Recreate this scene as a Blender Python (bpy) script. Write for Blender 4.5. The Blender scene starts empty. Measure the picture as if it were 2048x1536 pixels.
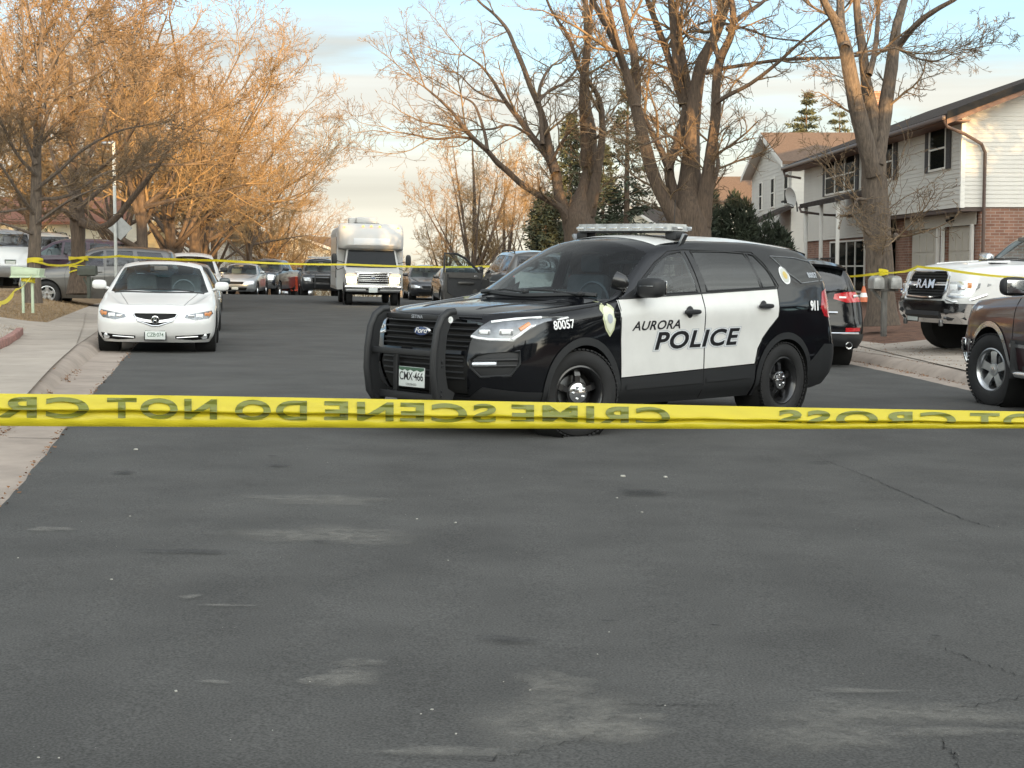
import bpy, bmesh, math, random
import numpy as np
from mathutils import Vector, Matrix
from mathutils.bvhtree import BVHTree

SC = bpy.context.scene
COL = SC.collection
R = math.radians

# ------------------------------------------------------------------ camera
FPX = 3078.0            # focal length in pixels of the 2048 px wide frame
CAM_Z = 1.43
PITCH = R(4.27)
cam_d = bpy.data.cameras.new('camera')
cam = bpy.data.objects.new('camera', cam_d)
COL.objects.link(cam)
cam_d.sensor_width = 36.0
cam_d.lens = FPX / 2048 * 36.0
cam_d.clip_start = 0.05
cam_d.clip_end = 3000
cam.location = (0, 0, CAM_Z)
cam.rotation_euler = (R(90) - PITCH, 0, 0)
SC.camera = cam

# ------------------------------------------------------------------ sun and sky
SUN_EL = R(5.0)
SUN_AZ_X, SUN_AZ_Y = 0.36, -0.93          # where the sun stands, seen from above (behind the camera, a little right)
_n = math.hypot(SUN_AZ_X, SUN_AZ_Y)
sun_dir = Vector((SUN_AZ_X / _n * math.cos(SUN_EL), SUN_AZ_Y / _n * math.cos(SUN_EL), math.sin(SUN_EL)))
sun_d = bpy.data.lights.new('sun', 'SUN')
sun_d.energy = 4.7
sun_d.angle = R(0.5)
sun_d.color = (1.0, 0.62, 0.26)
sun = bpy.data.objects.new('sun', sun_d)
COL.objects.link(sun)
sun.rotation_euler = (-sun_dir).to_track_quat('-Z', 'Y').to_euler()

SC.view_settings.view_transform = 'Standard'
SC.view_settings.look = 'None'
SC.view_settings.gamma = 1.0
SC.view_settings.use_curve_mapping = False
SC.view_settings.exposure = 1.5

world = bpy.data.worlds.new('World')
SC.world = world
world.use_nodes = True


def build_world():
    nt = world.node_tree
    nt.nodes.clear()
    N, L = nt.nodes.new, nt.links.new
    out = N('ShaderNodeOutputWorld')
    bg = N('ShaderNodeBackground')
    bg.inputs[1].default_value = 0.15
    sky = N('ShaderNodeTexSky')
    sky.sky_type = 'NISHITA'
    sky.sun_disc = False
    sky.sun_elevation = SUN_EL
    sky.sun_rotation = math.atan2(SUN_AZ_X, SUN_AZ_Y)
    sky.altitude = 1600
    sky.air_density = 1.0
    sky.dust_density = 0.6
    sky.ozone_density = 2.0
    tc = N('ShaderNodeTexCoord')
    sep = N('ShaderNodeSeparateXYZ')
    L(tc.outputs['Generated'], sep.inputs[0])
    # streaky high cloud: noise stretched along the horizon
    mp = N('ShaderNodeMapping')
    mp.inputs['Scale'].default_value = (1.5, 1.5, 16.0)
    mp.inputs['Rotation'].default_value = (0.0, R(3), R(20))
    mp.inputs['Location'].default_value = (3.1, 1.7, 0.62)
    L(tc.outputs['Generated'], mp.inputs['Vector'])
    nz = N('ShaderNodeTexNoise')
    nz.inputs['Scale'].default_value = 1.6
    nz.inputs['Detail'].default_value = 6
    nz.inputs['Roughness'].default_value = 0.55
    nz.inputs['Distortion'].default_value = 0.25
    L(mp.outputs[0], nz.inputs['Vector'])
    # less cloud higher up, so the clear blue shows there
    el = N('ShaderNodeValToRGB')
    el.color_ramp.elements[0].position = .02; el.color_ramp.elements[0].color = (.80, .80, .80, 1)
    el.color_ramp.elements[1].position = .42; el.color_ramp.elements[1].color = (.95, .95, .95, 1)
    for p_, v_ in ((.10, .62), (.17, .42), (.24, .46)):
        q_ = el.color_ramp.elements.new(p_); q_.color = (v_, v_, v_, 1)
    L(sep.outputs['Z'], el.inputs[0])
    eo = N('ShaderNodeMath'); eo.operation = 'SUBTRACT'; eo.inputs[1].default_value = .5
    L(el.outputs[0], eo.inputs[0])
    ad = N('ShaderNodeMath'); ad.operation = 'ADD'
    L(nz.outputs['Fac'], ad.inputs[0]); L(eo.outputs[0], ad.inputs[1])
    cr = N('ShaderNodeValToRGB')
    cr.color_ramp.interpolation = 'EASE'
    cr.color_ramp.elements[0].position = 0.40
    cr.color_ramp.elements[0].color = (.34, .34, .34, 1)
    cr.color_ramp.elements[1].position = 0.66
    cr.color_ramp.elements[1].color = (1, 1, 1, 1)
    L(ad.outputs[0], cr.inputs[0])
    # cloud colour: warm cream low in the sky, cooler white further up
    cc = N('ShaderNodeValToRGB')
    e = cc.color_ramp.elements
    e[0].position = 0.0; e[0].color = (*CLOUD_LOW, 1)
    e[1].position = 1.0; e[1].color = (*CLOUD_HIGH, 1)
    e2 = e.new(0.16); e2.color = (*CLOUD_MID, 1)
    e3 = e.new(0.26); e3.color = (*CLOUD_MID2, 1)
    mr = N('ShaderNodeMapRange')
    mr.inputs['From Min'].default_value = 0.0
    mr.inputs['From Max'].default_value = 0.80
    L(sep.outputs['Z'], mr.inputs['Value'])
    # fine grey bands inside the cloud sheet
    mp2 = N('ShaderNodeMapping')
    mp2.inputs['Scale'].default_value = (1.2, 1.2, 34.0)
    mp2.inputs['Rotation'].default_value = (0, R(-2), 0)
    L(tc.outputs['Generated'], mp2.inputs['Vector'])
    nz2 = N('ShaderNodeTexNoise')
    nz2.inputs['Scale'].default_value = 1.3
    nz2.inputs['Detail'].default_value = 4
    L(mp2.outputs[0], nz2.inputs['Vector'])
    br = N('ShaderNodeMapRange')
    br.inputs['From Min'].default_value = 0.3
    br.inputs['From Max'].default_value = 0.7
    br.inputs['To Min'].default_value = 0.84
    br.inputs['To Max'].default_value = 1.12
    L(nz2.outputs['Fac'], br.inputs['Value'])
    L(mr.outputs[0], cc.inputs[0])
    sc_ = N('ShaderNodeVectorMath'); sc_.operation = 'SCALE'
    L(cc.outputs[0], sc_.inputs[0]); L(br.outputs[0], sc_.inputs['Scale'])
    # the sky is far brighter on the side where the sun is setting
    dt = N('ShaderNodeVectorMath'); dt.operation = 'DOT_PRODUCT'
    dt.inputs[1].default_value = tuple(sun_dir)
    L(tc.outputs['Generated'], dt.inputs[0])
    gl = N('ShaderNodeValToRGB')
    g_ = gl.color_ramp.elements
    g_[0].position = 0.0; g_[0].color = (.1, .1, .1, 1)
    g_[1].position = 1.0; g_[1].color = (.72, .66, .58, 1)
    for p_, v_ in ((.30, .1), (.45, .155), (.60, .33), (.80, .50)):
        q_ = g_.new(p_); q_.color = (v_, v_ * .985, v_ * .95, 1)
    hm = N('ShaderNodeMapRange'); hm.inputs['From Min'].default_value = -1
    L(dt.outputs['Value'], hm.inputs['Value']); L(hm.outputs[0], gl.inputs[0])
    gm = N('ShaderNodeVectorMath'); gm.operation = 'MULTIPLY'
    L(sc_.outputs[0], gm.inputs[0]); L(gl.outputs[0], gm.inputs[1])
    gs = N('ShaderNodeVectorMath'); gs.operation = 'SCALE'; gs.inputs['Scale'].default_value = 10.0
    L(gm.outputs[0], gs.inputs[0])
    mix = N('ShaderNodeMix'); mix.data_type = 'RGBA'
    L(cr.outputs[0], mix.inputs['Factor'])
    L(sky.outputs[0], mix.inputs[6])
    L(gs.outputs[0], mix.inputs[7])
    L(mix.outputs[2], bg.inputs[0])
    L(bg.outputs[0], out.inputs[0])


CLOUD_LOW = (2.32, 2.18, 1.76)
CLOUD_MID = (1.98, 2.02, 1.90)
CLOUD_MID2 = (1.75, 1.85, 1.8)
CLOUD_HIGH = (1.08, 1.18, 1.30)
build_world()


# ------------------------------------------------------------------ object helpers
def tag(o, label=None, cat=None, group=None, kind=None):
    if label: o['label'] = label
    if cat: o['category'] = cat
    if group: o['group'] = group
    if kind: o['kind'] = kind
    return o


def empty(name, loc=(0, 0, 0), label=None, cat=None, group=None):
    o = bpy.data.objects.new(name, None)
    o.empty_display_size = 0.3
    COL.objects.link(o)
    o.location = loc
    return tag(o, label, cat, group)


def link_mesh(name, me, mats, parent=None):
    o = bpy.data.objects.new(name, me)
    COL.objects.link(o)
    if mats is not None:
        for m in (mats if isinstance(mats, (list, tuple)) else [mats]):
            me.materials.append(m)
    if parent is not None:
        o.parent = parent
    return o


def np_mesh(name, V, F, mats, parent=None, smooth=True, mi=None):
    """V (n,3) array, F (m,k) array of equal-sized faces -> one mesh object."""
    V = np.asarray(V, dtype=np.float32)
    F = np.asarray(F, dtype=np.int32)
    me = bpy.data.meshes.new(name)
    k = F.shape[1]
    me.vertices.add(len(V)); me.vertices.foreach_set('co', V.ravel())
    me.loops.add(F.size); me.loops.foreach_set('vertex_index', F.ravel())
    me.polygons.add(len(F))
    me.polygons.foreach_set('loop_start', np.arange(0, F.size, k, dtype=np.int32))
    if smooth:
        me.polygons.foreach_set('use_smooth', np.ones(len(F), dtype=bool))
    if mi is not None:
        me.polygons.foreach_set('material_index', np.asarray(mi, dtype=np.int32))
    me.update(calc_edges=True)
    me.validate()
    return link_mesh(name, me, mats, parent)


class MB:
    """Collects shapes, then links them as ONE mesh object."""
    def __init__(self):
        self.v, self.f, self.m, self.s = [], [], [], []

    def add(self, verts, faces, mi=0, smooth=False):
        b = len(self.v)
        self.v.extend([tuple(p) for p in verts])
        for f in faces:
            self.f.append(tuple(i + b for i in f)); self.m.append(mi); self.s.append(smooth)
        return self

    def bm(self, bm, mi=0, smooth=False, mat=None):
        if mat is not None:
            bmesh.ops.transform(bm, matrix=mat, verts=bm.verts)
        bm.verts.index_update()
        self.add([v.co.copy() for v in bm.verts], [[v.index for v in f.verts] for f in bm.faces], mi, smooth)
        bm.free()
        return self

    def box(self, c, size, bevel=0.0, mi=0, rot=None, seg=2, smooth=None):
        bm = bmesh.new()
        bmesh.ops.create_cube(bm, size=1)
        bmesh.ops.scale(bm, vec=size, verts=bm.verts)
        if bevel > 0:
            bmesh.ops.bevel(bm, geom=bm.edges[:], offset=min(bevel, min(size) * .49), segments=seg, affect='EDGES', profile=.5)
        M = Matrix.Translation(c)
        if rot is not None:
            M = M @ (rot.to_4x4() if hasattr(rot, 'to_4x4') else rot)
        return self.bm(bm, mi, smooth if smooth is not None else bevel > 0, M)

    def tube(self, pts, r, n=8, mi=0, caps=True, smooth=True):
        pts = [Vector(p) for p in pts]
        rs = r if isinstance(r, (list, tuple)) else [r] * len(pts)
        rings = []
        prev = None
        for i, p in enumerate(pts):
            a = pts[min(i + 1, len(pts) - 1)] - pts[max(i - 1, 0)]
            if a.length < 1e-9: a = Vector((0, 0, 1))
            a.normalize()
            if prev is None:
                u = a.orthogonal().normalized()
            else:
                u = (prev - a * prev.dot(a))
                u = u.normalized() if u.length > 1e-6 else a.orthogonal().normalized()
            prev = u
            w = a.cross(u)
            rings.append([p + (u * math.cos(2 * math.pi * k / n) + w * math.sin(2 * math.pi * k / n)) * rs[i] for k in range(n)])
        V = [q for ring in rings for q in ring]
        F = []
        for i in range(len(rings) - 1):
            for k in range(n):
                F.append((i * n + k, i * n + (k + 1) % n, (i + 1) * n + (k + 1) % n, (i + 1) * n + k))
        if caps:
            F.append(tuple(range(n - 1, -1, -1)))
            F.append(tuple((len(rings) - 1) * n + k for k in range(n)))
        return self.add(V, F, mi, smooth)

    def lathe(self, prof, n=32, axis='y', c=(0, 0, 0), mi=0, smooth=True, a0=0, a1=2 * math.pi):
        """prof: (radius, along-axis) pairs turned round an axis through c."""
        V, F = [], []
        full = abs(a1 - a0 - 2 * math.pi) < 1e-6
        cnt = n if full else n + 1
        for k in range(cnt):
            t = a0 + (a1 - a0) * k / n
            ca, sa = math.cos(t), math.sin(t)
            for (r, h) in prof:
                p = {'y': (r * ca, h, r * sa), 'z': (r * ca, r * sa, h), 'x': (h, r * ca, r * sa)}[axis]
                V.append((p[0] + c[0], p[1] + c[1], p[2] + c[2]))
        m = len(prof)
        for k in range(n):
            k2 = (k + 1) % cnt
            for j in range(m - 1):
                F.append((k * m + j, k2 * m + j, k2 * m + j + 1, k * m + j + 1))
        return self.add(V, F, mi, smooth)

    def prism(self, poly, h0, h1, axis='y', mi=0, smooth=False):
        """poly in the two other coordinates, extruded along an axis."""
        def P(a, b, h):
            return {'y': (a, h, b), 'z': (a, b, h), 'x': (h, a, b)}[axis]
        n = len(poly)
        V = [P(a, b, h0) for a, b in poly] + [P(a, b, h1) for a, b in poly]
        F = [tuple(range(n)), tuple(range(2 * n - 1, n - 1, -1))]
        F += [(i, i + n, (i + 1) % n + n, (i + 1) % n) for i in range(n)]
        return self.add(V, F, mi, smooth)

    def build(self, name, mats, parent=None, recalc=True):
        me = bpy.data.meshes.new(name)
        me.from_pydata(self.v, [], self.f)
        me.polygons.foreach_set('material_index', self.m)
        me.polygons.foreach_set('use_smooth', self.s)
        if recalc:
            bm = bmesh.new(); bm.from_mesh(me)
            bmesh.ops.recalc_face_normals(bm, faces=bm.faces)
            bm.to_mesh(me); bm.free()
        me.update()
        if any(self.s):
            me.set_sharp_from_angle(angle=R(42))
        return link_mesh(name, me, mats, parent)


def copy_tree(o, parent=None):
    c = o.copy()
    COL.objects.link(c)
    if parent is not None:
        c.parent = parent
    for ch in list(o.children):
        copy_tree(ch, c)
    return c


def pchip(xs, ys):
    """Monotone cubic interpolation through the points."""
    xs = np.asarray(xs, float); ys = np.asarray(ys, float)
    if len(xs) == 1:
        return lambda x: np.full_like(np.asarray(x, float), ys[0])
    h = np.diff(xs); d = np.diff(ys) / h
    m = np.zeros(len(xs))
    m[0], m[-1] = d[0], d[-1]
    for i in range(1, len(xs) - 1):
        if d[i - 1] * d[i] > 0:
            w1, w2 = 2 * h[i] + h[i - 1], h[i] + 2 * h[i - 1]
            m[i] = (w1 + w2) / (w1 / d[i - 1] + w2 / d[i])

    def f(x):
        x = np.clip(np.asarray(x, float), xs[0], xs[-1])
        i = np.clip(np.searchsorted(xs, x) - 1, 0, len(xs) - 2)
        t = (x - xs[i]) / h[i]
        return ((2 * t**3 - 3 * t**2 + 1) * ys[i] + (t**3 - 2 * t**2 + t) * h[i] * m[i]
                + (-2 * t**3 + 3 * t**2) * ys[i + 1] + (t**3 - t**2) * h[i] * m[i + 1])
    return f


def tab(t):
    if isinstance(t, (int, float)):
        return lambda x: np.full_like(np.asarray(x, float), float(t))
    return pchip([a for a, b in t], [b for a, b in t])


def ray(px, py):
    u, v = (px - 1024) / FPX, (768 - py) / FPX
    c, s = math.cos(PITCH), math.sin(PITCH)
    return Vector((u, c + v * s, v * c - s))


def at(px, py, Y):
    """The point of the photograph's pixel (2048 x 1536) that stands Y metres ahead of the camera."""
    d = ray(px, py)
    return Vector((0, 0, CAM_Z)) + d * (Y / d.y)


# ------------------------------------------------------------------ materials
def new_mat(name):
    m = bpy.data.materials.new(name)
    m.use_nodes = True
    nt = m.node_tree
    return m, nt, nt.nodes['Principled BSDF']


def pmat(name, col, rough=.5, metal=0.0, coat=0.0, var=0.0, scale=8.0, bump=0.0, bscale=60.0, spec=None, emit=None, estr=0.0,
         stretch=(1, 1, 1), rvar=0.0, col2=None, detail=5.0):
    """Principled material; var mixes a darker/lighter noise into the colour, bump roughens the surface."""
    m, nt, b = new_mat(name)
    N, L = nt.nodes.new, nt.links.new
    b.inputs['Base Color'].default_value = (*col, 1)
    b.inputs['Roughness'].default_value = rough
    b.inputs['Metallic'].default_value = metal
    if coat:
        b.inputs['Coat Weight'].default_value = coat
        b.inputs['Coat Roughness'].default_value = 0.04
    if spec is not None:
        b.inputs['Specular IOR Level'].default_value = spec
    if emit:
        b.inputs['Emission Color'].default_value = (*emit, 1)
        b.inputs['Emission Strength'].default_value = estr
    if var or bump or rvar:
        tc = N('ShaderNodeTexCoord'); mp = N('ShaderNodeMapping')
        mp.inputs['Scale'].default_value = stretch
        L(tc.outputs['Object'], mp.inputs['Vector'])
    if var or rvar:
        nz = N('ShaderNodeTexNoise')
        nz.inputs['Scale'].default_value = scale
        nz.inputs['Detail'].default_value = detail
        nz.inputs['Roughness'].default_value = .6
        L(mp.outputs[0], nz.inputs['Vector'])
        if var:
            rp = N('ShaderNodeValToRGB')
            c2 = col2 or tuple(c * (1 - var) for c in col)
            c1 = col if col2 else tuple(min(1, c * (1 + var)) for c in col)
            rp.color_ramp.elements[0].position = .3; rp.color_ramp.elements[0].color = (*c2, 1)
            rp.color_ramp.elements[1].position = .7; rp.color_ramp.elements[1].color = (*c1, 1)
            L(nz.outputs['Fac'], rp.inputs[0]); L(rp.outputs[0], b.inputs['Base Color'])
        if rvar:
            mr = N('ShaderNodeMapRange')
            mr.inputs['To Min'].default_value = rough - rvar
            mr.inputs['To Max'].default_value = rough + rvar
            L(nz.outputs['Fac'], mr.inputs['Value']); L(mr.outputs[0], b.inputs['Roughness'])
    if bump:
        n2 = N('ShaderNodeTexNoise')
        n2.inputs['Scale'].default_value = bscale
        n2.inputs['Detail'].default_value = 4
        L(mp.outputs[0], n2.inputs['Vector'])
        bp = N('ShaderNodeBump')
        bp.inputs['Strength'].default_value = bump
        bp.inputs['Distance'].default_value = 0.02
        L(n2.outputs['Fac'], bp.inputs['Height']); L(bp.outputs[0], b.inputs['Normal'])
    return m


def glass_mat(name, tint, dens=.5, ior=1.6):
    """Thin car or house glass: part see-through, part mirror by angle."""
    m, nt, b = new_mat(name)
    N, L = nt.nodes.new, nt.links.new
    tr = N('ShaderNodeBsdfTransparent'); tr.inputs[0].default_value = (*tint, 1)
    gl = N('ShaderNodeBsdfGlossy'); gl.inputs['Roughness'].default_value = .015
    df = N('ShaderNodeBsdfDiffuse'); df.inputs[0].default_value = (.012, .014, .015, 1)
    lw = N('ShaderNodeFresnel'); lw.inputs['IOR'].default_value = ior
    ge = N('ShaderNodeNewGeometry'); im_ = N('ShaderNodeMapRange'); im_.inputs['To Min'].default_value = ior; im_.inputs['To Max'].default_value = 1 / ior
    L(ge.outputs['Backfacing'], im_.inputs['Value']); L(im_.outputs[0], lw.inputs['IOR'])
    m1 = N('ShaderNodeMixShader'); m1.inputs[0].default_value = dens
    m2 = N('ShaderNodeMixShader')
    L(tr.outputs[0], m1.inputs[1]); L(df.outputs[0], m1.inputs[2])
    if ior < 1.2: m2.inputs[0].default_value = .05
    else: L(lw.outputs[0], m2.inputs[0])
    L(m1.outputs[0], m2.inputs[1]); L(gl.outputs[0], m2.inputs[2])
    L(m2.outputs[0], nt.nodes['Material Output'].inputs[0])
    return m


def paint(name, col, metal=0.0, rough=.35, flake=0.0):
    return pmat(name, col, rough=rough, metal=metal, coat=1.0, rvar=.06, scale=3.0)


M = {}
M['black_paint'] = pmat('black_paint', (.005, .0055, .007), rough=.07, rvar=.03, scale=3)
M['white_paint'] = pmat('white_paint', (.66, .66, .65), rough=.35, coat=.6, var=.03, scale=2.5)
M['police_white'] = pmat('police_white', (.68, .68, .655), rough=.35, coat=.4, var=.05, scale=4.2)
M['plastic'] = pmat('black_plastic', (.015, .016, .0175), rough=.55, bump=.05, bscale=300)
M['rubber'] = pmat('tyre_rubber', (.013, .013, .0135), rough=.8, var=.25, scale=6, bump=.06, bscale=90)
M['chrome'] = pmat('chrome', (.78, .79, .80), rough=.12, metal=1.0, rvar=.04, scale=9)
M['alloy'] = pmat('alloy', (.55, .56, .57), rough=.3, metal=1.0, var=.08)
M['black_wheel'] = pmat('black_wheel', (.012, .012, .013), rough=.28, coat=.5, var=.2)
M['steel'] = pmat('grey_steel', (.30, .31, .32), rough=.4, metal=1.0, var=.1)
M['gap'] = pmat('dark_gap', (.006, .006, .006), rough=.9)
M['dark'] = pmat('dark_underside', (.010, .010, .010), rough=.9, var=.2)
M['seat'] = pmat('seat_cloth', (.035, .036, .038), rough=.9, var=.15, scale=30)
M['seat_tan'] = pmat('seat_grey', (.12, .115, .105), rough=.85, var=.1, scale=20)
M['glass'] = glass_mat('window_glass', (.72, .87, .93), .05, 1.5)
M['glass_bus'] = glass_mat('bus_glass', (.10, .11, .12), .7, 1.35)
M['glass_side'] = glass_mat('side_glass', (.82, .92, .92), .05, 1.75)
M['glass_dark'] = glass_mat('tinted_glass', (.20, .22, .23), .5, 1.8)
M['house_glass'] = glass_mat('house_glass', (.30, .34, .36), .55, 1.14)
M['lamp'] = pmat('lamp_reflector', (.62, .64, .66), rough=.12, metal=.7, coat=1.0, var=.25, scale=22)
M['lamp_dark'] = pmat('lamp_housing', (.16, .17, .18), rough=.15, metal=.7, coat=1.0, var=.3, scale=18)
M['lens'] = pmat('clear_lens', (.85, .87, .88), rough=.1, coat=1.0)
M['amber'] = pmat('amber_lens', (.62, .24, .08), rough=.2, coat=1.0, var=.1, scale=30)
M['red_lens'] = pmat('red_lens', (.42, .012, .018), rough=.12, coat=1.0, var=.3, scale=26)
M['white_text'] = pmat('white_vinyl', (.78, .79, .78), rough=.5)
M['black_text'] = pmat('black_vinyl', (.010, .010, .012), rough=.4)
M['grey_text'] = pmat('grey_vinyl', (.40, .43, .47), rough=.45)
M['plate'] = pmat('plate_white', (.62, .66, .64), rough=.45, var=.05, scale=30)
M['plate_green'] = pmat('plate_green', (.05, .11, .07), rough=.5)
M['blue_badge'] = pmat('blue_enamel', (.015, .05, .16), rough=.2, coat=1.0)
# ------------------------------------------------------------------ vehicles: body shell
# Local axes of a vehicle: x forward, y to its left, z up.  s = metres back from the front bumper (x = L/2 - s).
class Shell:
    def __init__(self, sp, nf=14, ns=70, nv=4, n1=8, n2=10):
        self.sp = sp
        L = self.L = sp['L']
        belts = sp['belts']
        K = len(belts)
        rows = []
        for b in belts:
            zf, wf = tab(b['z']), tab(b['w'])
            s0, c, n = b['f']; s1, cr, nr = b['r']
            a = np.linspace(0, 1, nf) * math.pi / 2
            sf = s0 + c * (1 - np.cos(a) ** (2 / n)); yf = wf(np.array([s0 + c])) * np.sin(a) ** (2 / n)
            ss = np.linspace(s0 + c, s1 - cr, ns + 2)[1:-1]; ys = wf(ss)
            a2 = a[::-1]
            sr = s1 - cr * (1 - np.cos(a2) ** (2 / nr)); yr = wf(np.array([s1 - cr])) * np.sin(a2) ** (2 / nr)
            s = np.concatenate([sf, ss, sr]); y = np.concatenate([yf, ys, yr])
            rows.append(np.stack([s, y, zf(s)], 1))
        rows = np.array(rows)                                  # K, n, 3
        n = rows.shape[1]
        # smooth interpolation between belts
        tk = np.arange(K, dtype=float)
        tt = np.concatenate([np.linspace(k, k + 1, nv, endpoint=False) for k in range(K - 1)] + [[K - 1]])
        G = np.zeros((len(tt), n, 3))
        for i in range(n):
            for a in range(3):
                G[:, i, a] = pchip(tk, rows[:, i, a])(tt)
        # upper part: hood, glasshouse, roof
        top = rows[-1]
        yr_f, zr_f, zc_f = tab(sp['yr']), tab(sp['zr']), tab(sp['zc'])
        bul = sp.get('bulge', .02)
        crown = sp.get('crown', 2.4)
        U = []
        for j in range(1, n1 + n2 + 1):
            if j <= n1:
                t = j / n1
                s = top[:, 0]; yr = np.minimum(yr_f(s), .93 * top[:, 1]); zr = zr_f(s)
                y = top[:, 1] + (yr - top[:, 1]) * t; z = top[:, 2] + (zr - top[:, 2]) * t
                k = np.clip((zr - top[:, 2]) / .4, 0, 1)
                y = y + bul * 4 * t * (1 - t) * k
                z = z + .012 * 4 * t * (1 - t) * (1 - k)
            else:
                t = (j - n1) / n2
                s = top[:, 0]; yr = np.minimum(yr_f(s), .93 * top[:, 1]); zr = zr_f(s); zc = zc_f(s)
                y = yr * (1 - t)
                z = zc - (zc - zr) * np.abs(1 - t) ** crown
            U.append(np.stack([s, y, z], 1))
        G = np.concatenate([G, np.array(U)], 0)                # rows, n, 3
        m = G.shape[0]
        V = np.stack([L / 2 - G[..., 0], G[..., 1], G[..., 2]], -1).reshape(-1, 3)
        idx = np.arange(m * n).reshape(m, n)
        F = np.stack([idx[:-1, :-1], idx[1:, :-1], idx[1:, 1:], idx[:-1, 1:]], -1).reshape(-1, 4)
        V2 = V.copy(); V2[:, 1] *= -1
        F2 = F[:, ::-1] + len(V)
        bm = bmesh.new()
        vs = [bm.verts.new(p) for p in np.concatenate([V, V2])]
        for f in np.concatenate([F, F2]):
            try:
                bm.faces.new([vs[i] for i in f])
            except ValueError:
                pass
        bmesh.ops.remove_doubles(bm, verts=bm.verts, dist=2e-4)
        bmesh.ops.dissolve_degenerate(bm, dist=1e-4, edges=bm.edges)
        bmesh.ops.recalc_face_normals(bm, faces=bm.faces)
        # outward
        f0 = max(bm.faces, key=lambda f: f.calc_center_median().z)
        if f0.normal.z < 0:
            bmesh.ops.reverse_faces(bm, faces=bm.faces)
        self.bm = bm
        self.tagl = bm.faces.layers.int.new('part')
        self.names = ['body']
        self.bvh = BVHTree.FromBMesh(bm)

    def X(self, s): return self.L / 2 - s

    def cut(self, name, poly, proj='side', cond=None):
        """Knife the shell along a polygon seen from the side (s, z), the front or rear (y, z) or the top (s, y)
        and give the faces inside it to a part."""
        bm = self.bm
        L = self.L
        if proj == 'side':
            co = lambda p: (L / 2 - p.x, p.z)
            nrm = lambda d: Vector((-d[0], 0, d[1]))
            pt = lambda q: Vector((L / 2 - q[0], 0, q[1]))
        elif proj == 'top':
            co = lambda p: (L / 2 - p.x, p.y)
            nrm = lambda d: Vector((-d[0], d[1], 0))
            pt = lambda q: Vector((L / 2 - q[0], q[1], 0))
        else:
            co = lambda p: (p.y, p.z)
            nrm = lambda d: Vector((0, d[0], d[1]))
            pt = lambda q: Vector((0, q[0], q[1]))
        us = [p[0] for p in poly]; vs_ = [p[1] for p in poly]
        lo, hi = (min(us) - .004, min(vs_) - .004), (max(us) + .004, max(vs_) + .004)

        def near(f, e=0.0):
            qs = [co(v.co) for v in f.verts]
            return (max(q[0] for q in qs) > lo[0] and min(q[0] for q in qs) < hi[0]
                    and max(q[1] for q in qs) > lo[1] and min(q[1] for q in qs) < hi[1])

        for i in range(len(poly)):
            a, b = poly[i], poly[(i + 1) % len(poly)]
            d = (b[1] - a[1], -(b[0] - a[0]))
            elo = (min(a[0], b[0]) - .002, min(a[1], b[1]) - .002)
            ehi = (max(a[0], b[0]) + .002, max(a[1], b[1]) + .002)
            fs = []
            for f in bm.faces:
                if cond is not None and not cond(f): continue
                qs = [co(v.co) for v in f.verts]
                if (max(q[0] for q in qs) > elo[0] and min(q[0] for q in qs) < ehi[0]
                        and max(q[1] for q in qs) > elo[1] and min(q[1] for q in qs) < ehi[1]):
                    fs.append(f)
            if not fs: continue
            ed = {e for f in fs for e in f.edges}; ve = {v for f in fs for v in f.verts}
            bmesh.ops.bisect_plane(bm, geom=list(ve) + list(ed) + fs, dist=1e-4, plane_co=pt(a), plane_no=nrm(d))
        if name not in self.names: self.names.append(name)
        k = self.names.index(name)

        def inside(q):
            c = False
            for i in range(len(poly)):
                (x1, y1), (x2, y2) = poly[i], poly[i - 1]
                if (y1 > q[1]) != (y2 > q[1]) and q[0] < (x2 - x1) * (q[1] - y1) / (y2 - y1) + x1:
                    c = not c
            return c
        for f in bm.faces:
            if cond is not None and not cond(f): continue
            c = f.calc_center_median()
            if inside(co(c)): f[self.tagl] = k
        return self

    def drop(self, name):
        """Remove the faces of a part (wheel openings)."""
        k = self.names.index(name)
        bmesh.ops.delete(self.bm, geom=[f for f in self.bm.faces if f[self.tagl] == k], context='FACES')

    def parts(self, root, table):
        """table: {part: (object name, materials, push out in metres, split sides?)} -> builds the meshes."""
        bm = self.bm
        bm.normal_update()
        norm = {v.index: v.normal.copy() for v in bm.verts} if False else None
        bm.verts.index_update()
        N = [v.normal.copy() for v in bm.verts]
        out = {}
        groups = {}
        for f in bm.faces:
            nm = self.names[f[self.tagl]]
            t = table.get(nm)
            if t is None: continue
            side = ''
            if len(t) > 3 and t[3]:
                side = 'L' if f.calc_center_median().y > 0 else 'R'
                if t[3] == 'quad': side += 'f' if f.calc_center_median().x > 0 else 'b'
            groups.setdefault((nm, side), []).append(f)
        for (nm, side), fs in groups.items():
            t = table[nm]
            push = t[2] if len(t) > 2 else 0
            ids = {}
            V, F, NN = [], [], []
            for f in fs:
                r = []
                for v in f.verts:
                    if v.index not in ids:
                        ids[v.index] = len(V); V.append(v.co + N[v.index] * push); NN.append(N[v.index])
                    r.append(ids[v.index])
                F.append(r)
            me = bpy.data.meshes.new(t[0])
            me.from_pydata(V, [], F)
            me.polygons.foreach_set('use_smooth', [True] * len(F))
            me.update()
            me.normals_split_custom_set_from_vertices(NN)
            out[nm + side] = link_mesh(t[0], me, t[1], root)
        return out

    # points on the body surface
    def side(self, s, z, sgn=1, off=0.0):
        o = Vector((self.X(s), 3 * sgn, z))
        h = self.bvh.ray_cast(o, Vector((0, -sgn, 0)))
        if h[0] is None: return Vector((self.X(s), .9 * sgn, z))
        n_ = h[1] if h[1].y * sgn > 0 else -h[1]
        return h[0] + n_ * off

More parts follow.
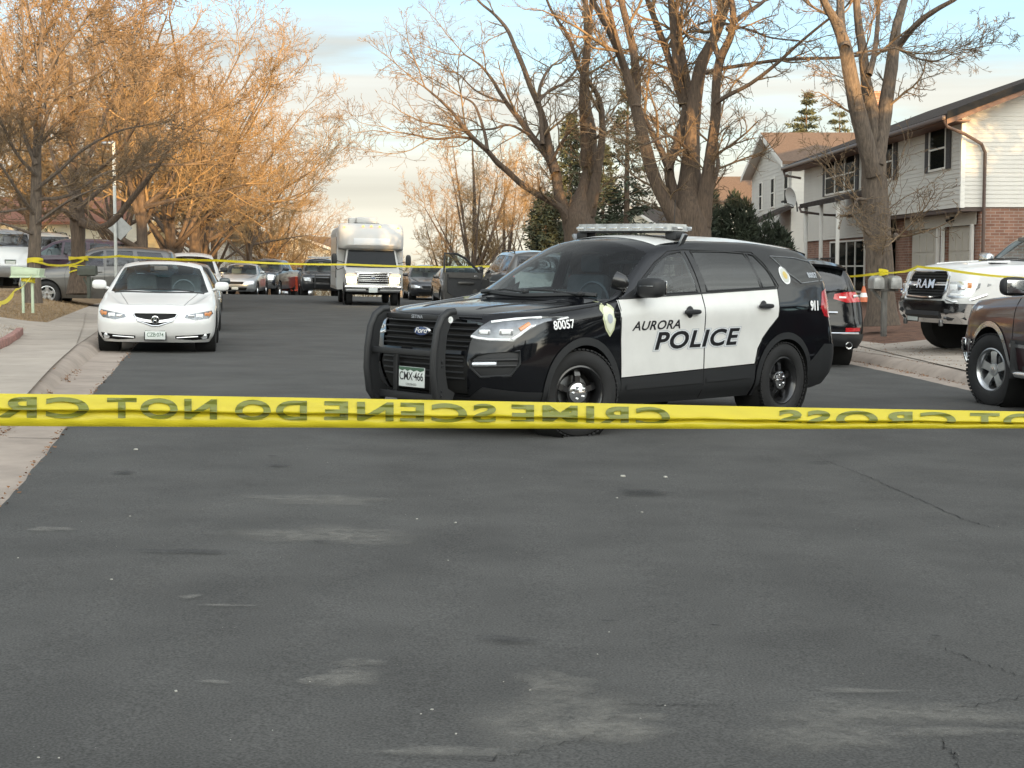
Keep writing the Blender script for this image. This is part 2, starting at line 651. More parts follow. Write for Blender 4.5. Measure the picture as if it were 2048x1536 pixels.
    def front(self, y, z, off=0.0, rear=False):
        sg = -1 if rear else 1
        h = self.bvh.ray_cast(Vector((5 * sg, y, z)), Vector((-sg, 0, 0)))
        if h[0] is None: return Vector((sg * self.L / 2, y, z))
        return h[0] + Vector((sg, 0, 0)) * off

    def above(self, s, y, off=0.0):
        h = self.bvh.ray_cast(Vector((self.X(s), y, 4)), Vector((0, 0, -1)))
        if h[0] is None: return Vector((self.X(s), y, 1))
        return h[0] + Vector((0, 0, 1)) * off


def circle(cs, cz, r, n=28, a0=0.0, a1=2 * math.pi, full=True):
    return [(cs + r * math.cos(a0 + (a1 - a0) * k / (n if full else n - 1)), cz + r * math.sin(a0 + (a1 - a0) * k / (n if full else n - 1))) for k in range(n)]


def sideish(f): return abs(f.normal.y) > .25
def frontish(f): return f.normal.x > .12
def rearish(f): return f.normal.x < -.12
def topish(f): return f.normal.z > .3


# ------------------------------------------------------------------ text
def text_mesh(body, size=1.0, offset=0.0, shear=0.0, spacing=1.0, xs=1.0, res=4):
    """Lettering as raw vertices and faces in its own plane (x right, y up), centred."""
    cu = bpy.data.curves.new('lettering', 'FONT')
    cu.body = body; cu.size = size; cu.offset = offset; cu.shear = shear
    cu.space_character = spacing; cu.resolution_u = res
    cu.align_x = 'CENTER'; cu.align_y = 'CENTER'
    o = bpy.data.objects.new('lettering', cu)
    COL.objects.link(o)
    dg = bpy.context.evaluated_depsgraph_get()
    me = o.evaluated_get(dg).to_mesh()
    V = [(v.co.x * xs, v.co.y) for v in me.vertices]
    F = [tuple(p.vertices) for p in me.polygons]
    o.evaluated_get(dg).to_mesh_clear()
    bpy.data.objects.remove(o); bpy.data.curves.remove(cu)
    return V, F


def decal(name, VF, place, mat, parent, normal_flip=False):
    """Lay flat lettering on a surface: place(u, v) gives the 3D point."""
    V, F = VF
    me = bpy.data.meshes.new(name)
    me.from_pydata([place(u, v) for u, v in V], [], F)
    me.update()
    return link_mesh(name, me, mat, parent)


def fine(VF, step):
    """Subdivide lettering by grid lines so that it follows a curved surface."""
    V, F = VF
    bm = bmesh.new()
    vs = [bm.verts.new((u, v, 0)) for u, v in V]
    for f in F:
        try: bm.faces.new([vs[i] for i in f])
        except ValueError: pass
    us = [u for u, v in V]
    u = min(us) + step
    while u < max(us):
        bmesh.ops.bisect_plane(bm, geom=bm.verts[:] + bm.edges[:] + bm.faces[:], dist=1e-6, plane_co=(u, 0, 0), plane_no=(1, 0, 0))
        u += step
    bm.verts.index_update()
    out = [(v.co.x, v.co.y) for v in bm.verts], [tuple(v.index for v in f.verts) for f in bm.faces]
    bm.free()
    return out


# ------------------------------------------------------------------ wheels
def make_wheel(parent, pos, r, w, kind='five', tyre=None, rim_m=None, steer=0.0, rim_r=None, side=1, low=False, cap_m=None):
    """wheel > tyre, rim, hub_cap.  Axis along y; side=+1 is the vehicle's left."""
    e = empty('wheel', pos)
    e.parent = parent
    e.rotation_euler = (0, 0, steer)
    if side < 0: e.rotation_euler = (0, 0, math.pi + steer)
    rr = rim_r or r * .62
    n = 24 if low else 48
    t = MB()
    h = w / 2
    t.lathe([(rr, -h * .85), (rr + .02, -h), (r - .05, -h * 1.02), (r - .012, -h * .86), (r, -h * .6), (r, h * .6), (r - .012, h * .86), (r - .05, h * 1.02), (rr + .02, h), (rr, h * .85)], n=n)
    if not low:                                      # tread blocks
        for k in range(56):
            a = 2 * math.pi * k / 56
            for yy, off in ((-.32, 0), (.32, .5)):
                aa = a + off * 2 * math.pi / 56
                t.box((math.cos(aa) * (r + .002), yy * w, math.sin(aa) * (r + .002)), (.012, w * .30, r * .075), rot=Matrix.Rotation(-aa, 4, 'Y'))
    t.build('tyre', tyre or M['rubber'], e)
    m = MB()
    m.lathe([(rr, -h * .8), (rr, h * .84), (rr - .014, h * .88), (rr - .03, h * .74), (rr - .045, h * .2), (rr - .05, -h * .6)], n=n)
    m.lathe([(rr - .04, -h * .35), (.001, -h * .35)], n=n, mi=1)
    m.lathe([(rr * .62, -h * .3), (rr * .62, -h * .2), (.03, -h * .2)], n=24, mi=2)     # brake disc
    f = h * .5
    if kind == 'steelie':
        ns = 5
        for k in range(ns):
            a = 2 * math.pi * (k + .25) / ns
            m.prism_spoke = None
            wid0, wid1 = rr * .24, rr * .19
            for (q0, q1, y0, y1) in ((.05, rr * .62, f * 1.0, f * .95), (rr * .62, rr - .02, f * .95, f * .55)):
                ca, sa = math.cos(a), math.sin(a)
                V = []
                for q, yy, ww in ((q0, y0, wid0), (q1, y1, wid1)):
                    for dw in (-1, 1):
                        V.append((ca * q - sa * dw * ww * .5, yy, sa * q + ca * dw * ww * .5))
                        V.append((ca * q - sa * dw * ww * .62, yy - .03, sa * q + ca * dw * ww * .62))
                m.add(V, [(0, 2, 6, 4), (0, 4, 5, 1), (2, 3, 7, 6)], 0, False)
        m.lathe([(rr * .43, f * .75), (rr * .42, f * 1.0), (.0, f * 1.05)], n=30)
    elif kind == 'split':                            # five wide blade spokes
        ns = 5
        for k in range(ns):
            a = 2 * math.pi * (k + .25) / ns
            ca, sa = math.cos(a), math.sin(a)
            V = []
            for q, yy, ww in ((.04, f * .9, rr * .34), (rr * .6, f * 1.05, rr * .36), (rr - .015, f * .95, rr * .52)):
                for dw in (-1, 1):
                    V.append((ca * q - sa * dw * ww * .5, yy, sa * q + ca * dw * ww * .5))
                    V.append((ca * q - sa * dw * ww * .5, yy - .035, sa * q + ca * dw * ww * .5))
            m.add(V, [(0, 2, 6, 4), (4, 6, 10, 8), (0, 4, 5, 1), (4, 8, 9, 5), (2, 3, 7, 6), (6, 7, 11, 10)], 0, False)
        m.lathe([(rr * .3, f * .85), (rr * .27, f * 1.15), (.0, f * 1.2)], n=24)
    else:
        ns = 7 if kind == 'seven' else 6
        for k in range(ns):
            a = 2 * math.pi * (k + .25) / ns
            ca, sa = math.cos(a), math.sin(a)
            V = []
            for q, yy, ww in ((.04, f * .7, rr * .26), (rr - .015, f * .95, rr * .22)):
                for dw in (-1, 1):
                    V.append((ca * q - sa * dw * ww * .5, yy, sa * q + ca * dw * ww * .5))
                    V.append((ca * q - sa * dw * ww * .5, yy - .04, sa * q + ca * dw * ww * .5))
            m.add(V, [(0, 2, 6, 4), (0, 4, 5, 1), (2, 3, 7, 6)], 0, False)
        m.lathe([(rr * .25, f * .5), (rr * .22, f * .95), (.0, f)], n=20)
    m.build('rim', [rim_m or M['alloy'], M['dark'], M['steel']], e)
    c = MB()
    if kind == 'steelie':
        c.lathe([(.088, f * .95), (.085, f * 1.25), (.06, f * 1.42), (.0, f * 1.46)], n=30)
        for k in range(5):
            a = 2 * math.pi * k / 5
            c.lathe([(.015, f * 1.2), (.014, f * 1.55), (.0, f * 1.6)], n=10, c=(.055 * math.cos(a), 0, .055 * math.sin(a)))
        c.build('hub_cap', cap_m or M['chrome'], e)
    elif not low:
        c.lathe([(.035, f * .95), (.034, f * 1.24), (.0, f * 1.26)], n=16)
        c.build('hub_cap', cap_m or M['chrome'], e)
    return e


def arch_liner(mb, cs_x, cz, r, w0, depth, sgn):
    """Dark tub behind a wheel opening."""
    mb.lathe([(r, 0), (r, -depth), (.05, -depth)] if sgn > 0 else [(r, 0), (r, depth), (.05, depth)], n=24, axis='y', c=(cs_x, w0 * sgn, cz))


def arch_poly(s, z, r, zlow=.1):
    pts = [(s + r * math.cos(a), z + r * math.sin(a)) for a in np.linspace(-.15, math.pi + .15, 26)]
    return pts + [(s - r, zlow), (s + r, zlow)]


def seams(sh, lines, r=.0045, both=True):
    """Thin dark lines lying on the body along (s, z) polylines: door shut lines."""
    mb = MB()
    for ln in lines:
        pts = []
        for (a, b) in zip(ln[:-1], ln[1:]):
            k = max(2, int(math.hypot(b[0] - a[0], b[1] - a[1]) / .06))
            pts += [(a[0] + (b[0] - a[0]) * i / k, a[1] + (b[1] - a[1]) * i / k) for i in range(k)]
        pts.append(ln[-1])
        for sg in ((1, -1) if both else (1,)):
            mb.tube([sh.side(s, z, sg, .0005) for s, z in pts], r, n=5)
    return mb


def surf_strip(mb, sh, pts, width, off, mi=0, sg=1):
    """A trim strip of a given height following the side of the body."""
    V, F = [], []
    for (s, z) in pts:
        for dz in (-width / 2, width / 2):
            V.append(sh.side(s, z + dz, sg, off))
    for i in range(len(pts) - 1):
        F.append((2 * i, 2 * i + 2, 2 * i + 3, 2 * i + 1))
    mb.add(V, F, mi, True)


def mirror_blob(mb, c, size, mi=0, n=14, p=3.2):
    """Rounded-box housing."""
    V, F = [], []
    for i in range(n + 1):
        for j in range(n * 2):
            th, ph = math.pi * i / n - math.pi / 2, math.pi * j / n
            f = lambda t, e: math.copysign(abs(t) ** (2 / p), t)
            V.append((c[0] + size[0] / 2 * f(math.cos(th), p) * f(math.cos(ph), p), c[1] + size[1] / 2 * f(math.cos(th), p) * f(math.sin(ph), p), c[2] + size[2] / 2 * f(math.sin(th), p)))
    for i in range(n):
        for j in range(n * 2):
            F.append((i * 2 * n + j, i * 2 * n + (j + 1) % (2 * n), (i + 1) * 2 * n + (j + 1) % (2 * n), (i + 1) * 2 * n + j))
    mb.add(V, F, mi, True)


def seat(mb, x, y, z, mi=0):
    mb.box((x, y, z + .10), (.52, .50, .16), .06, mi)
    mb.box((x - .27, y, z + .45), (.14, .50, .62), .06, mi, rot=Matrix.Rotation(R(-12), 4, 'Y'))
    mb.box((x - .36, y, z + .86), (.09, .26, .18), .04, mi)


def ground_z(x, y):
    """Height of the street, which falls gently to the right."""
    x = min(max(x, -22), 16)
    return -.02 * (x - 1)


def stand(root, X, Y, heading, gz=None):
    """Put a vehicle on the sloping street: heading = direction its nose points, as (dx, dy)."""
    n = Vector((.02, 0, 1)).normalized()
    f = Vector((heading[0], heading[1], 0)); f = (f - n * f.dot(n)).normalized()
    l = n.cross(f)
    m = Matrix((f, l, n)).transposed().to_4x4()
    m.translation = Vector((X, Y, ground_z(X, Y) if gz is None else gz))
    root.matrix_world = m
# ------------------------------------------------------------------ the police car
EXPLORER = dict(
    L=5.04,
    belts=[
        dict(z=[(0, .29), (.6, .25), (2.5, .24), (4.4, .27), (5.04, .38)], w=[(0, .80), (.9, .90), (4, .90), (5, .86)], f=(.16, .55, 3.0), r=(4.92, .30, 4)),
        dict(z=[(0, .42), (.7, .40), (2.5, .40), (4.4, .42), (5.04, .48)], w=[(0, .86), (.9, .975), (4, .975), (5, .90)], f=(.05, .62, 2.8), r=(5.02, .36, 4)),
        dict(z=[(0, .60), (5, .64)], w=[(0, .88), (.9, .985), (1.6, .975), (3.2, .975), (4, .995), (5, .92)], f=(.0, .66, 2.8), r=(5.04, .38, 4)),
        dict(z=[(0, .78), (2, .82), (5, .88)], w=[(0, .88), (.9, .985), (1.6, .972), (3.2, .972), (4, .99), (5, .92)], f=(.03, .66, 2.8), r=(5.0, .40, 3.6)),
        dict(z=[(0, .92), (.7, .995), (1.3, 1.01), (2, 1.02), (5, 1.08)], w=[(0, .86), (.9, .955), (2, .972), (4, .985), (5, .90)], f=(.08, .68, 2.8), r=(4.95, .40, 3.4)),
        dict(z=[(0, 1.0), (.3, 1.03), (.8, 1.078), (1.6, 1.145), (2.8, 1.215), (3.8, 1.27), (4.9, 1.33)], w=[(0, .80), (.8, .87), (1.6, .905), (2.8, .925), (4, .925), (4.9, .86)], f=(.15, .62, 2.6), r=(4.93, .36, 3.4)),
    ],
    zc=[(.15, 1.0), (.22, 1.045), (.5, 1.10), (.95, 1.135), (1.18, 1.150), (1.30, 1.185), (2.05, 1.60), (2.30, 1.70), (2.9, 1.765), (3.6, 1.77), (4.3, 1.735), (4.66, 1.70), (4.74, 1.64), (4.88, 1.38), (4.93, 1.33)],
    zr=[(.15, 1.0), (.3, 1.035), (.8, 1.085), (1.5, 1.145), (1.62, 1.17), (2.4, 1.60), (2.6, 1.65), (3.0, 1.69), (3.6, 1.695), (4.2, 1.665), (4.62, 1.625), (4.72, 1.56), (4.86, 1.38), (4.93, 1.33)],
    yr=[(.15, .5), (.5, .68), (1.4, .83), (1.65, .85), (2.35, .71), (2.8, .69), (4.0, .67), (4.6, .65), (4.93, .70)],
    bulge=.028, crown=2.4)


def warp_spec(sp, a, b):
    """Move the fore-and-aft stations of a body (s = a) to new ones (s = b)."""
    w = lambda s: float(np.interp(s, a, b))
    for k in ('zc', 'zr', 'yr'):
        sp[k] = [(w(s), v) for s, v in sp[k]]
    for bl in sp['belts']:
        for k in ('z', 'w'):
            bl[k] = [(w(s), v) for s, v in bl[k]]
        bl['f'] = (bl['f'][0] + b[0], bl['f'][1], bl['f'][2])
        bl['r'] = (w(bl['r'][0]), bl['r'][1], bl['r'][2])
    return sp


_A = [0, .95, 1.3, 1.63, 2.79, 3.33, 3.8, 4.3, 5.04]
_B = [-.06, .95, 1.22, 1.44, 2.59, 3.36, 3.78, 4.32, 4.97]
warp_spec(EXPLORER, _A, _B)


def wp(poly):
    return [(float(np.interp(s, _A, _B)), z) for s, z in poly]


def ws(s):
    return float(np.interp(s, _A, _B))


def police_car():
    root = empty('police_car', (0, 0, 0), 'black and white police car parked slantwise across the road with push bar and roof lights', 'police car')
    sh = Shell(EXPLORER, nf=18, ns=110, nv=5, n1=10, n2=12)
    FA, RA, WR = .95, 3.88, .372
    L = sh.L
    # --- panels
    fd = wp([(1.63, .49), (2.79, .53), (2.79, 1.216), (1.63, 1.160), (1.60, 1.0)])
    rd = [(2.60, .53), (3.38, .555), (3.42, .70), (3.49, .79), (3.60, .89), (3.74, 1.0), (3.79, 1.265), (2.60, 1.216)]
    sh.cut('front_door', fd, cond=sideish)
    sh.cut('rear_door', rd, cond=sideish)
    low = [(1.40, .24), (3.38, .24), (3.40, .545), (2.59, .52), (1.43, .48)]
    sh.cut('sill', low, cond=lambda f: abs(f.normal.y) > .1)
    fw = wp([(1.86, 1.195), (2.10, 1.36), (2.36, 1.515), (2.52, 1.575), (2.70, 1.60), (2.74, 1.235)])
    rw = wp([(2.86, 1.24), (2.83, 1.605), (3.2, 1.615), (3.44, 1.605), (3.52, 1.275)])
    vw = wp([(3.56, 1.278), (3.49, 1.60), (3.60, 1.59), (3.74, 1.44), (3.80, 1.29)])
    qw = wp([(3.90, 1.585), (4.30, 1.575), (4.60, 1.545), (4.76, 1.40), (4.70, 1.355), (4.22, 1.325), (4.06, 1.42)])
    up = lambda f: abs(f.normal.y) > .25 and f.calc_center_median().z > 1.17
    for nm, p in (('front_window', fw), ('rear_window', rw), ('vent_window', vw), ('quarter_window', qw)):
        sh.cut(nm, p, cond=up)
    sh.cut('windshield', wp([(1.47, -.76), (1.60, -.835), (2.30, -.67), (2.27, -.4), (2.26, 0), (2.27, .4), (2.30, .67), (1.60, .835), (1.47, .76), (1.34, .4), (1.26, 0), (1.34, -.4)]), 'top',
           cond=lambda f: f.normal.z > .2 and f.calc_center_median().z > 1.13)
    sh.cut('rear_glass', [(-.66, 1.36), (.66, 1.36), (.58, 1.60), (-.58, 1.60)], 'front', cond=rearish)
    sh.cut('roof', wp([(2.48, -.62), (4.6, -.6), (4.6, .6), (2.48, .62)]), 'top', cond=lambda f: f.normal.z > .6 and f.calc_center_median().z > 1.5)
    # --- front
    fr = lambda f: f.normal.x > .10 and f.calc_center_median().x > L / 2 - 1.0
    grill = [(-.52, .73), (.52, .73), (.60, .96), (.30, .995), (-.30, .995), (-.60, .96)]
    sh.cut('grille', grill, 'front', cond=fr)
    sh.cut('lower_grille', [(-.50, .36), (.50, .36), (.56, .60), (.52, .70), (-.52, .70), (-.56, .60)], 'front', cond=fr)
    sh.cut('lower_lip', [(-.95, .2), (.95, .2), (.95, .40), (.66, .44), (.5, .345), (-.5, .345), (-.66, .44), (-.95, .40)], 'front', cond=lambda f: f.normal.x > -.2 and f.calc_center_median().x > L / 2 - .62)
    for sg in (1, -1):
        hl = [(q * sg, z) for q, z in ((.53, .855), (.56, .835), (.72, .822), (.86, .822), (.915, .93), (.955, 1.03), (.86, 1.02), (.64, .98))]
        sh.cut('headlight', hl, 'front', cond=lambda f: f.calc_center_median().x > L / 2 - .60 and f.normal.z < .8)
    for sg in (1, -1):
        sh.cut('fog_recess', [(q * sg, z) for q, z in ((.56, .655), (.62, .71), (.90, .745), (.905, .64), (.86, .54), (.66, .52), (.58, .60))], 'front', cond=lambda f: f.calc_center_median().x > L / 2 - .5)
    sh.cut('tail_light', [(4.52, 1.09), (4.58, 1.0), (4.8, .96), (5.0, 1.02), (4.96, 1.28), (4.70, 1.285), (4.58, 1.24)], 'side', cond=lambda f: f.calc_center_median().x < -L / 2 + .60 and abs(f.calc_center_median().y) > .55)
    sh.cut('rear_bumper', [(4.33, .30), (5.1, .30), (5.1, .70), (4.60, .72), (4.33, .55)], 'side', cond=lambda f: f.calc_center_median().x < 0)
    # --- wheel openings with black trim round them
    for s in (FA, RA):
        sh.cut('arch_trim', arch_poly(s, WR, .475, .24), cond=lambda f: abs(f.calc_center_median().y) > .55)
        sh.cut('opening', arch_poly(s, WR, .41, .1), cond=lambda f: abs(f.calc_center_median().y) > .5)
    sh.drop('opening')
    P = sh.parts(root, {
        'body': ('body', M['black_paint']), 'roof': ('roof', M['police_white'], .002),
        'front_door': ('front_door', M['police_white'], .001, True), 'rear_door': ('rear_door', M['police_white'], .001, True),
        'sill': ('sill', M['plastic'], .002), 'front_window': ('front_window', M['glass_side'], 0, True),
        'rear_window': ('rear_window', M['glass_dark'], 0, True), 'vent_window': ('vent_window', M['glass_dark'], 0, True),
        'quarter_window': ('quarter_window', M['glass_dark'], .001, True), 'windshield': ('windshield', M['glass'], 0),
        'rear_glass': ('rear_glass', M['glass_dark'], 0), 'grille': ('grille', M['gap'], -.03), 'lower_grille': ('lower_grille', M['gap'], -.02),
        'lower_lip': ('front_lip', M['plastic'], .003), 'headlight': ('headlight', M['lamp_dark'], 0, True),
        'fog_recess': ('fog_light_recess', M['plastic'], -.012, True), 'tail_light': ('tail_light', M['red_lens'], .004, True),
        'rear_bumper': ('rear_bumper', M['plastic'], .003), 'arch_trim': ('arch_trim', M['plastic'], .009, 'quad'),
    })
    body = P['body']
    # --- underside, arch tubs, cabin
    u = MB()
    u.box((0, 0, .33), (3.9, 1.4, .12))
    u.box((0, 0, .62), (1.9, 1.72, .5))
    u.box((0, 0, .70), (4.3, 1.0, .36))
    for s in (FA, RA):
        for sg in (1, -1):
            arch_liner(u, L / 2 - s, WR, .43, .97, .30, sg)
    u.build('underbody', M['dark'], root)
    c = MB()
    for sg in (1, -1):
        seat(c, .15, .38 * sg, .62)
    c.box((-.85, 0, 1.02), (.14, 1.25, .72), .06, rot=Matrix.Rotation(R(-12), 4, 'Y'))
    c.box((.86, 0, 1.03), (.34, 1.45, .22), .08)
    c.lathe([(.185, -.012), (.20, 0), (.185, .012), (.17, 0), (.185, -.012)], n=24, axis='x', c=(.62, .38, 1.12))
    c.box((.62, .38, 1.12), (.03, .12, .10), .03)
    for z in (.98, 1.5): c.tube([(-.38, -.6, z), (-.38, .6, z)], .02, n=6)
    for y in np.linspace(-.6, .6, 9): c.tube([(-.38, y, .98), (-.38, y, 1.5)], .008, n=5)
    c.box((.45, 0, 1.0), (.30, .22, .26), .04)
    c.v = [(x + .19, y, z) for x, y, z in c.v]
    c.build('interior', M['seat'], root)
    # --- door handles with recess, shut lines, window rubber
    for sg, key in ((1, 'L'), (-1, 'R')):
        for (nm, s, z) in (('front_door', 2.37, 1.05), ('rear_door', 3.50, 1.10)):
            h = MB()
            p = sh.side(s, z, sg)
            h.lathe([(.058, .0), (.052, .004 * sg), (.0, .006 * sg)], n=20, axis='y', c=(p.x, p.y - .001 * sg, p.z))
            mirror_blob(h, (p.x - .01, p.y + .030 * sg, p.z + .005), (.235, .036, .046))
            h.build('handle', M['plastic'], P[nm + key])
    sm = seams(sh, [wp([(1.63, .26), (1.60, .8), (1.61, 1.0), (1.645, 1.16)]), wp([(2.795, .26), (2.795, .9), (2.795, 1.215), (2.78, 1.40), (2.76, 1.60)]),
                    [(3.38, .55), (3.49, .79), (3.60, .89), (3.74, 1.0), (3.79, 1.265)] + wp([(3.84, 1.30), (3.72, 1.52), (3.6, 1.62), (2.75, 1.62), (2.52, 1.60), (2.3, 1.5), (2.05, 1.35), (1.80, 1.19)]),
                    [(1.44, 1.15), (1.1, 1.10), (.62, 1.045)]], r=.005)
    sm.build('door_seam', M['gap'], root)
    t = MB()
    for sg in (1, -1):
        for poly in (fw, rw, vw):
            t.tube([sh.side(s, z, sg, .001) for s, z in poly + poly[:1]], .011, n=6)
        surf_strip(t, sh, [(s, 1.170 + .046 * (s - 1.46)) for s in np.linspace(1.48, 3.76, 24)], .016, .006, 0, sg)
        # two ribs along the lower cladding
        surf_strip(t, sh, [(s, .405 + .02 * (s - 1.6)) for s in np.linspace(1.5, 2.56, 12)], .045, .012, 0, sg)
        surf_strip(t, sh, [(s, .43 + .02 * (s - 2.8)) for s in np.linspace(2.63, 3.30, 6)], .045, .012, 0, sg)
    t.build('window_trim', M['plastic'], root)
    # --- hood creases
    hd = MB()
    for sg in (1, -1):
        hd.tube([sh.above(s, sg * (.34 + .14 * (s - .3) / 1.0), -.008) for s in np.linspace(.26, 1.2, 14)], [.006] + [.016] * 12 + [.006], n=8)
    hd.build('hood_rib', M['black_paint'], body)
    cow = MB()
    cow.tube([sh.above(1.19 + .20 * (abs(y) / .74) ** 2, y, .006) for y in np.linspace(-.72, .72, 17)], .022, n=6)
    for y0, y1 in ((.62, -.02), (.02, -.62)):
        cow.tube([sh.above(1.20 + .18 * y0 * y0, y0, .03), sh.above(1.26, (y0 + y1) / 2, .028), sh.above(1.27, y1, .02)], .010, n=6)
        cow.box(sh.above(1.20 + .18 * y0 * y0, y0, .035), (.06, .05, .04), .015)
    cow.build('wiper', M['plastic'], root)
    # --- grille bars and badge
    g = MB()
    for k, z in enumerate((.985, .935, .885, .835, .785, .745)):
        yy = np.linspace(-.54 - .02 * (z > .8), .54 + .02 * (z > .8), 15)
        pts = [sh.front(y, z, -.004) for y in yy]
        V, F = [], []
        for p in pts:
            V += [p + Vector((0, 0, .019)), p + Vector((-.03, 0, -.010)), p + Vector((-.012, 0, .026))]
        for i in range(len(pts) - 1):
            a = i * 3
            F += [(a, a + 3, a + 4, a + 1), (a, a + 2, a + 5, a + 3)]
        g.add(V, F, 0, True)
    for z in (.675, .645, .60, .55, .50):
        g.tube([sh.front(y, z, -.012) for y in np.linspace(-.50, .50, 9)], .008, n=5)
    g.build('grille_bar', M['plastic'], P['grille'])
    b = MB()
    pb = sh.front(0, .875, .012)
    b.lathe([(.0, .018), (.085, .014), (.095, 0), (.095, -.02)], n=36, axis='x', c=(0, 0, 0))
    b.v = [(pb.x + x, pb.y + y * 1.0, pb.z + z * .42) for x, y, z in b.v]
    b.lathe([(.0, .020), (.086, .017)], n=36, axis='x', c=(0, 0, 0), mi=1)
    k = len(b.v) - 36 * 2
    b.v[k:] = [(pb.x + x, pb.y + y, pb.z + z * .42) for x, y, z in b.v[k:]]
    em = b.build('badge', [M['chrome'], M['blue_badge']], root)
    vf = text_mesh('Ford', .075, .001, .35, .9, 1.15)
    decal('badge_script', vf, lambda a, c_: (pb.x + .0225, a, pb.z + c_ * .8 + .003), M['white_text'], em)
    # --- headlights
    for sg, key in ((1, 'L'), (-1, 'R')):
        def fp(y, z, off=.0):
            return sh.front(y * sg, z, off)
        h = MB()
        for (y, z, w_, hh) in ((.645, .888, .105, .050), (.80, .892, .115, .056)):
            o = fp(y, z)
            tng = (fp(y + .03, z) - fp(y - .03, z)).normalized()
            nrm = tng.cross(Vector((0, 0, 1))).normalized()
            if nrm.x < 0: nrm = -nrm
            rot = Matrix((nrm, tng, Vector((0, 0, 1)))).transposed()
            h.box(o + nrm * .000, (.02, w_, hh), .012, 0, rot=rot)
            h.box(o + nrm * .004, (.02, w_ * .7, hh * .6), .010, 1, rot=rot)
        for ln in (((.66, .972), (.80, 1.0), (.90, 1.015), (.94, 1.015), (.905, .94), (.878, .87), (.85, .835)), ((.545, .852), (.60, .84), (.70, .832), (.84, .832))):
            h.tube([fp(y, z, .003) for y, z in ln], .0125, n=6, mi=1)
        o = fp(.885, .945); tng = (fp(.90, .945) - fp(.87, .945)).normalized()
        h.tube([fp(.868, .915, .002), fp(.895, .965, .002)], .018, n=6, mi=2)
        h.build('lamp_unit', [M['lamp'], M['lens'], M['amber']], P['headlight' + key])
        f = MB()
        for z, rad in ((.660, .012), (.61, .010)):
            f.tube([fp(y, z + .05 * (y - .6), -.004) for y in np.linspace(.60, .89, 8)], rad, n=6)
        f.tube([fp(y, .625 + .05 * (y - .6), .0) for y in np.linspace(.60, .78, 6)], .022, n=8, mi=1)
        f.tube([fp(y, z, .004) for y, z in ((.565, .66), (.58, .60), (.66, .522), (.86, .54), (.905, .64), (.90, .742), (.62, .708), (.565, .66))], .011, n=6)
        f.build('fog_light', [M['plastic'], M['lamp']], P['fog_recess' + key])
    # --- push bar
    pbr = MB()
    fx = L / 2 + .07
    for sg in (1, -1):
        y = .43 * sg - (0 if sg > 0 else -.02)
        prof_o = [(.02, .30), (.12, .285), (.175, .36), (.205, .55), (.20, .72), (.17, .90), (.12, 1.0), (.05, 1.045), (-.02, 1.05)]
        prof_i = [(-.06, .99), (-.02, .99), (.04, .95), (.08, .86), (.095, .70), (.09, .55), (.06, .42), (-.02, .38)]
        pbr.prism([(fx + a, z) for a, z in prof_o + prof_i], y - .022, y + .022, 'y')
        rim = prof_o
        pbr.tube([(fx + a, y, z) for a, z in rim], .032, n=10)
    for z, a, hh in ((.995, .02, .045), (.705, .185, .05), (.33, .10, .06)):
        pbr.box((fx + a - .03, 0, z), (.035, .84, hh), .008)
    for sg in (1, -1):
        pbr.box((fx + .03, .23 * sg, .52), (.03, .05, .36), .006)
        pbr.lathe([(.012, -.004), (.012, .006)], n=10, axis='y', c=(fx + .06, (.43 + .025) * sg, .985), mi=1)
        for z in (.36, .40, .60, .64):
            pbr.lathe([(.011, 0), (.009, .012), (0, .013)], n=8, axis='y', c=(fx + .13, .452 * sg, z))
    bar = pbr.build('push_bar', [M['plastic'], M['chrome']], root)
    vf = text_mesh('SETINA', .040, .0004, 0, 1.1)
    decal('bar_lettering', vf, lambda a, c_: (fx + .0085, a, (.995) + c_), M['grey_text'], bar)
    s2 = MB()
    s2.lathe([(.001, .0), (.028, .001)], n=12, axis='y', c=(fx + .045, .454, .985))
    s2.build('bar_sticker', M['white_text'], bar)
    # --- front plate
    pl = MB()
    pl.box((fx + .215, .18, .505), (.012, .315, .165), .004, 0)
    pl.box((fx + .2225, .18, .575), (.002, .31, .022), 0, 1)
    plate = pl.build('licence_plate', [M['plate'], M['plate_green']], root)
    VV, FF = [(-.15, .585), (.15, .585)], []
    peaks = [(-.15, .565), (-.11, .553), (-.08, .566), (-.045, .552), (-.01, .567), (.03, .551), (.07, .564), (.11, .552), (.15, .563)]
    me = bpy.data.meshes.new('plate_mountains')
    me.from_pydata([(fx + .2240, y + .18, z) for y, z in [(-.15, .582)] + peaks + [(.15, .582)]], [], [tuple(range(11))])
    link_mesh('plate_mountains', me, M['plate_green'], plate)
    vf = text_mesh('CMX·466', .098, .0006, 0, .95, .80)
    decal('plate_number', vf, lambda a, c_: (fx + .2236, a + .18, .508 + c_), M['black_text'], plate)
    vf = text_mesh('COLORADO', .026, 0, 0, 1.0, .9)
    decal('plate_state', vf, lambda a, c_: (fx + .2236, a + .18, .443 + c_), M['black_text'], plate)
    # --- lettering on the doors
    def on_door(s0, z0, sg, off, slope=.0):
        return lambda a, c_: sh.side(s0 + a * sg, z0 + c_ + slope * a * (1 if sg > 0 else -1) * (1 if sg > 0 else -1), sg, off)
    for sg in (1, -1):
        k = 'L' if sg > 0 else 'R'
        vf = text_mesh('AURORA', .112, .0022, .32, 1.05, 1.40)
        decal('door_lettering', fine(vf, .1), on_door(1.90 if sg > 0 else 2.15, .935, sg, .004, .02), M['black_text'], P['front_door' + k])
        for off, mm, lift in ((.020, M['grey_text'], .0035), (.014, M['white_text'], .0045), (.009, M['grey_text'], .0055), (.0055, M['black_text'], .007)):
            vf = text_mesh('POLICE', .212, off, .24, 1.10, 1.62)
            decal('police_lettering', fine(vf, .08), on_door(2.47, .800, sg, lift, .02), mm, root)
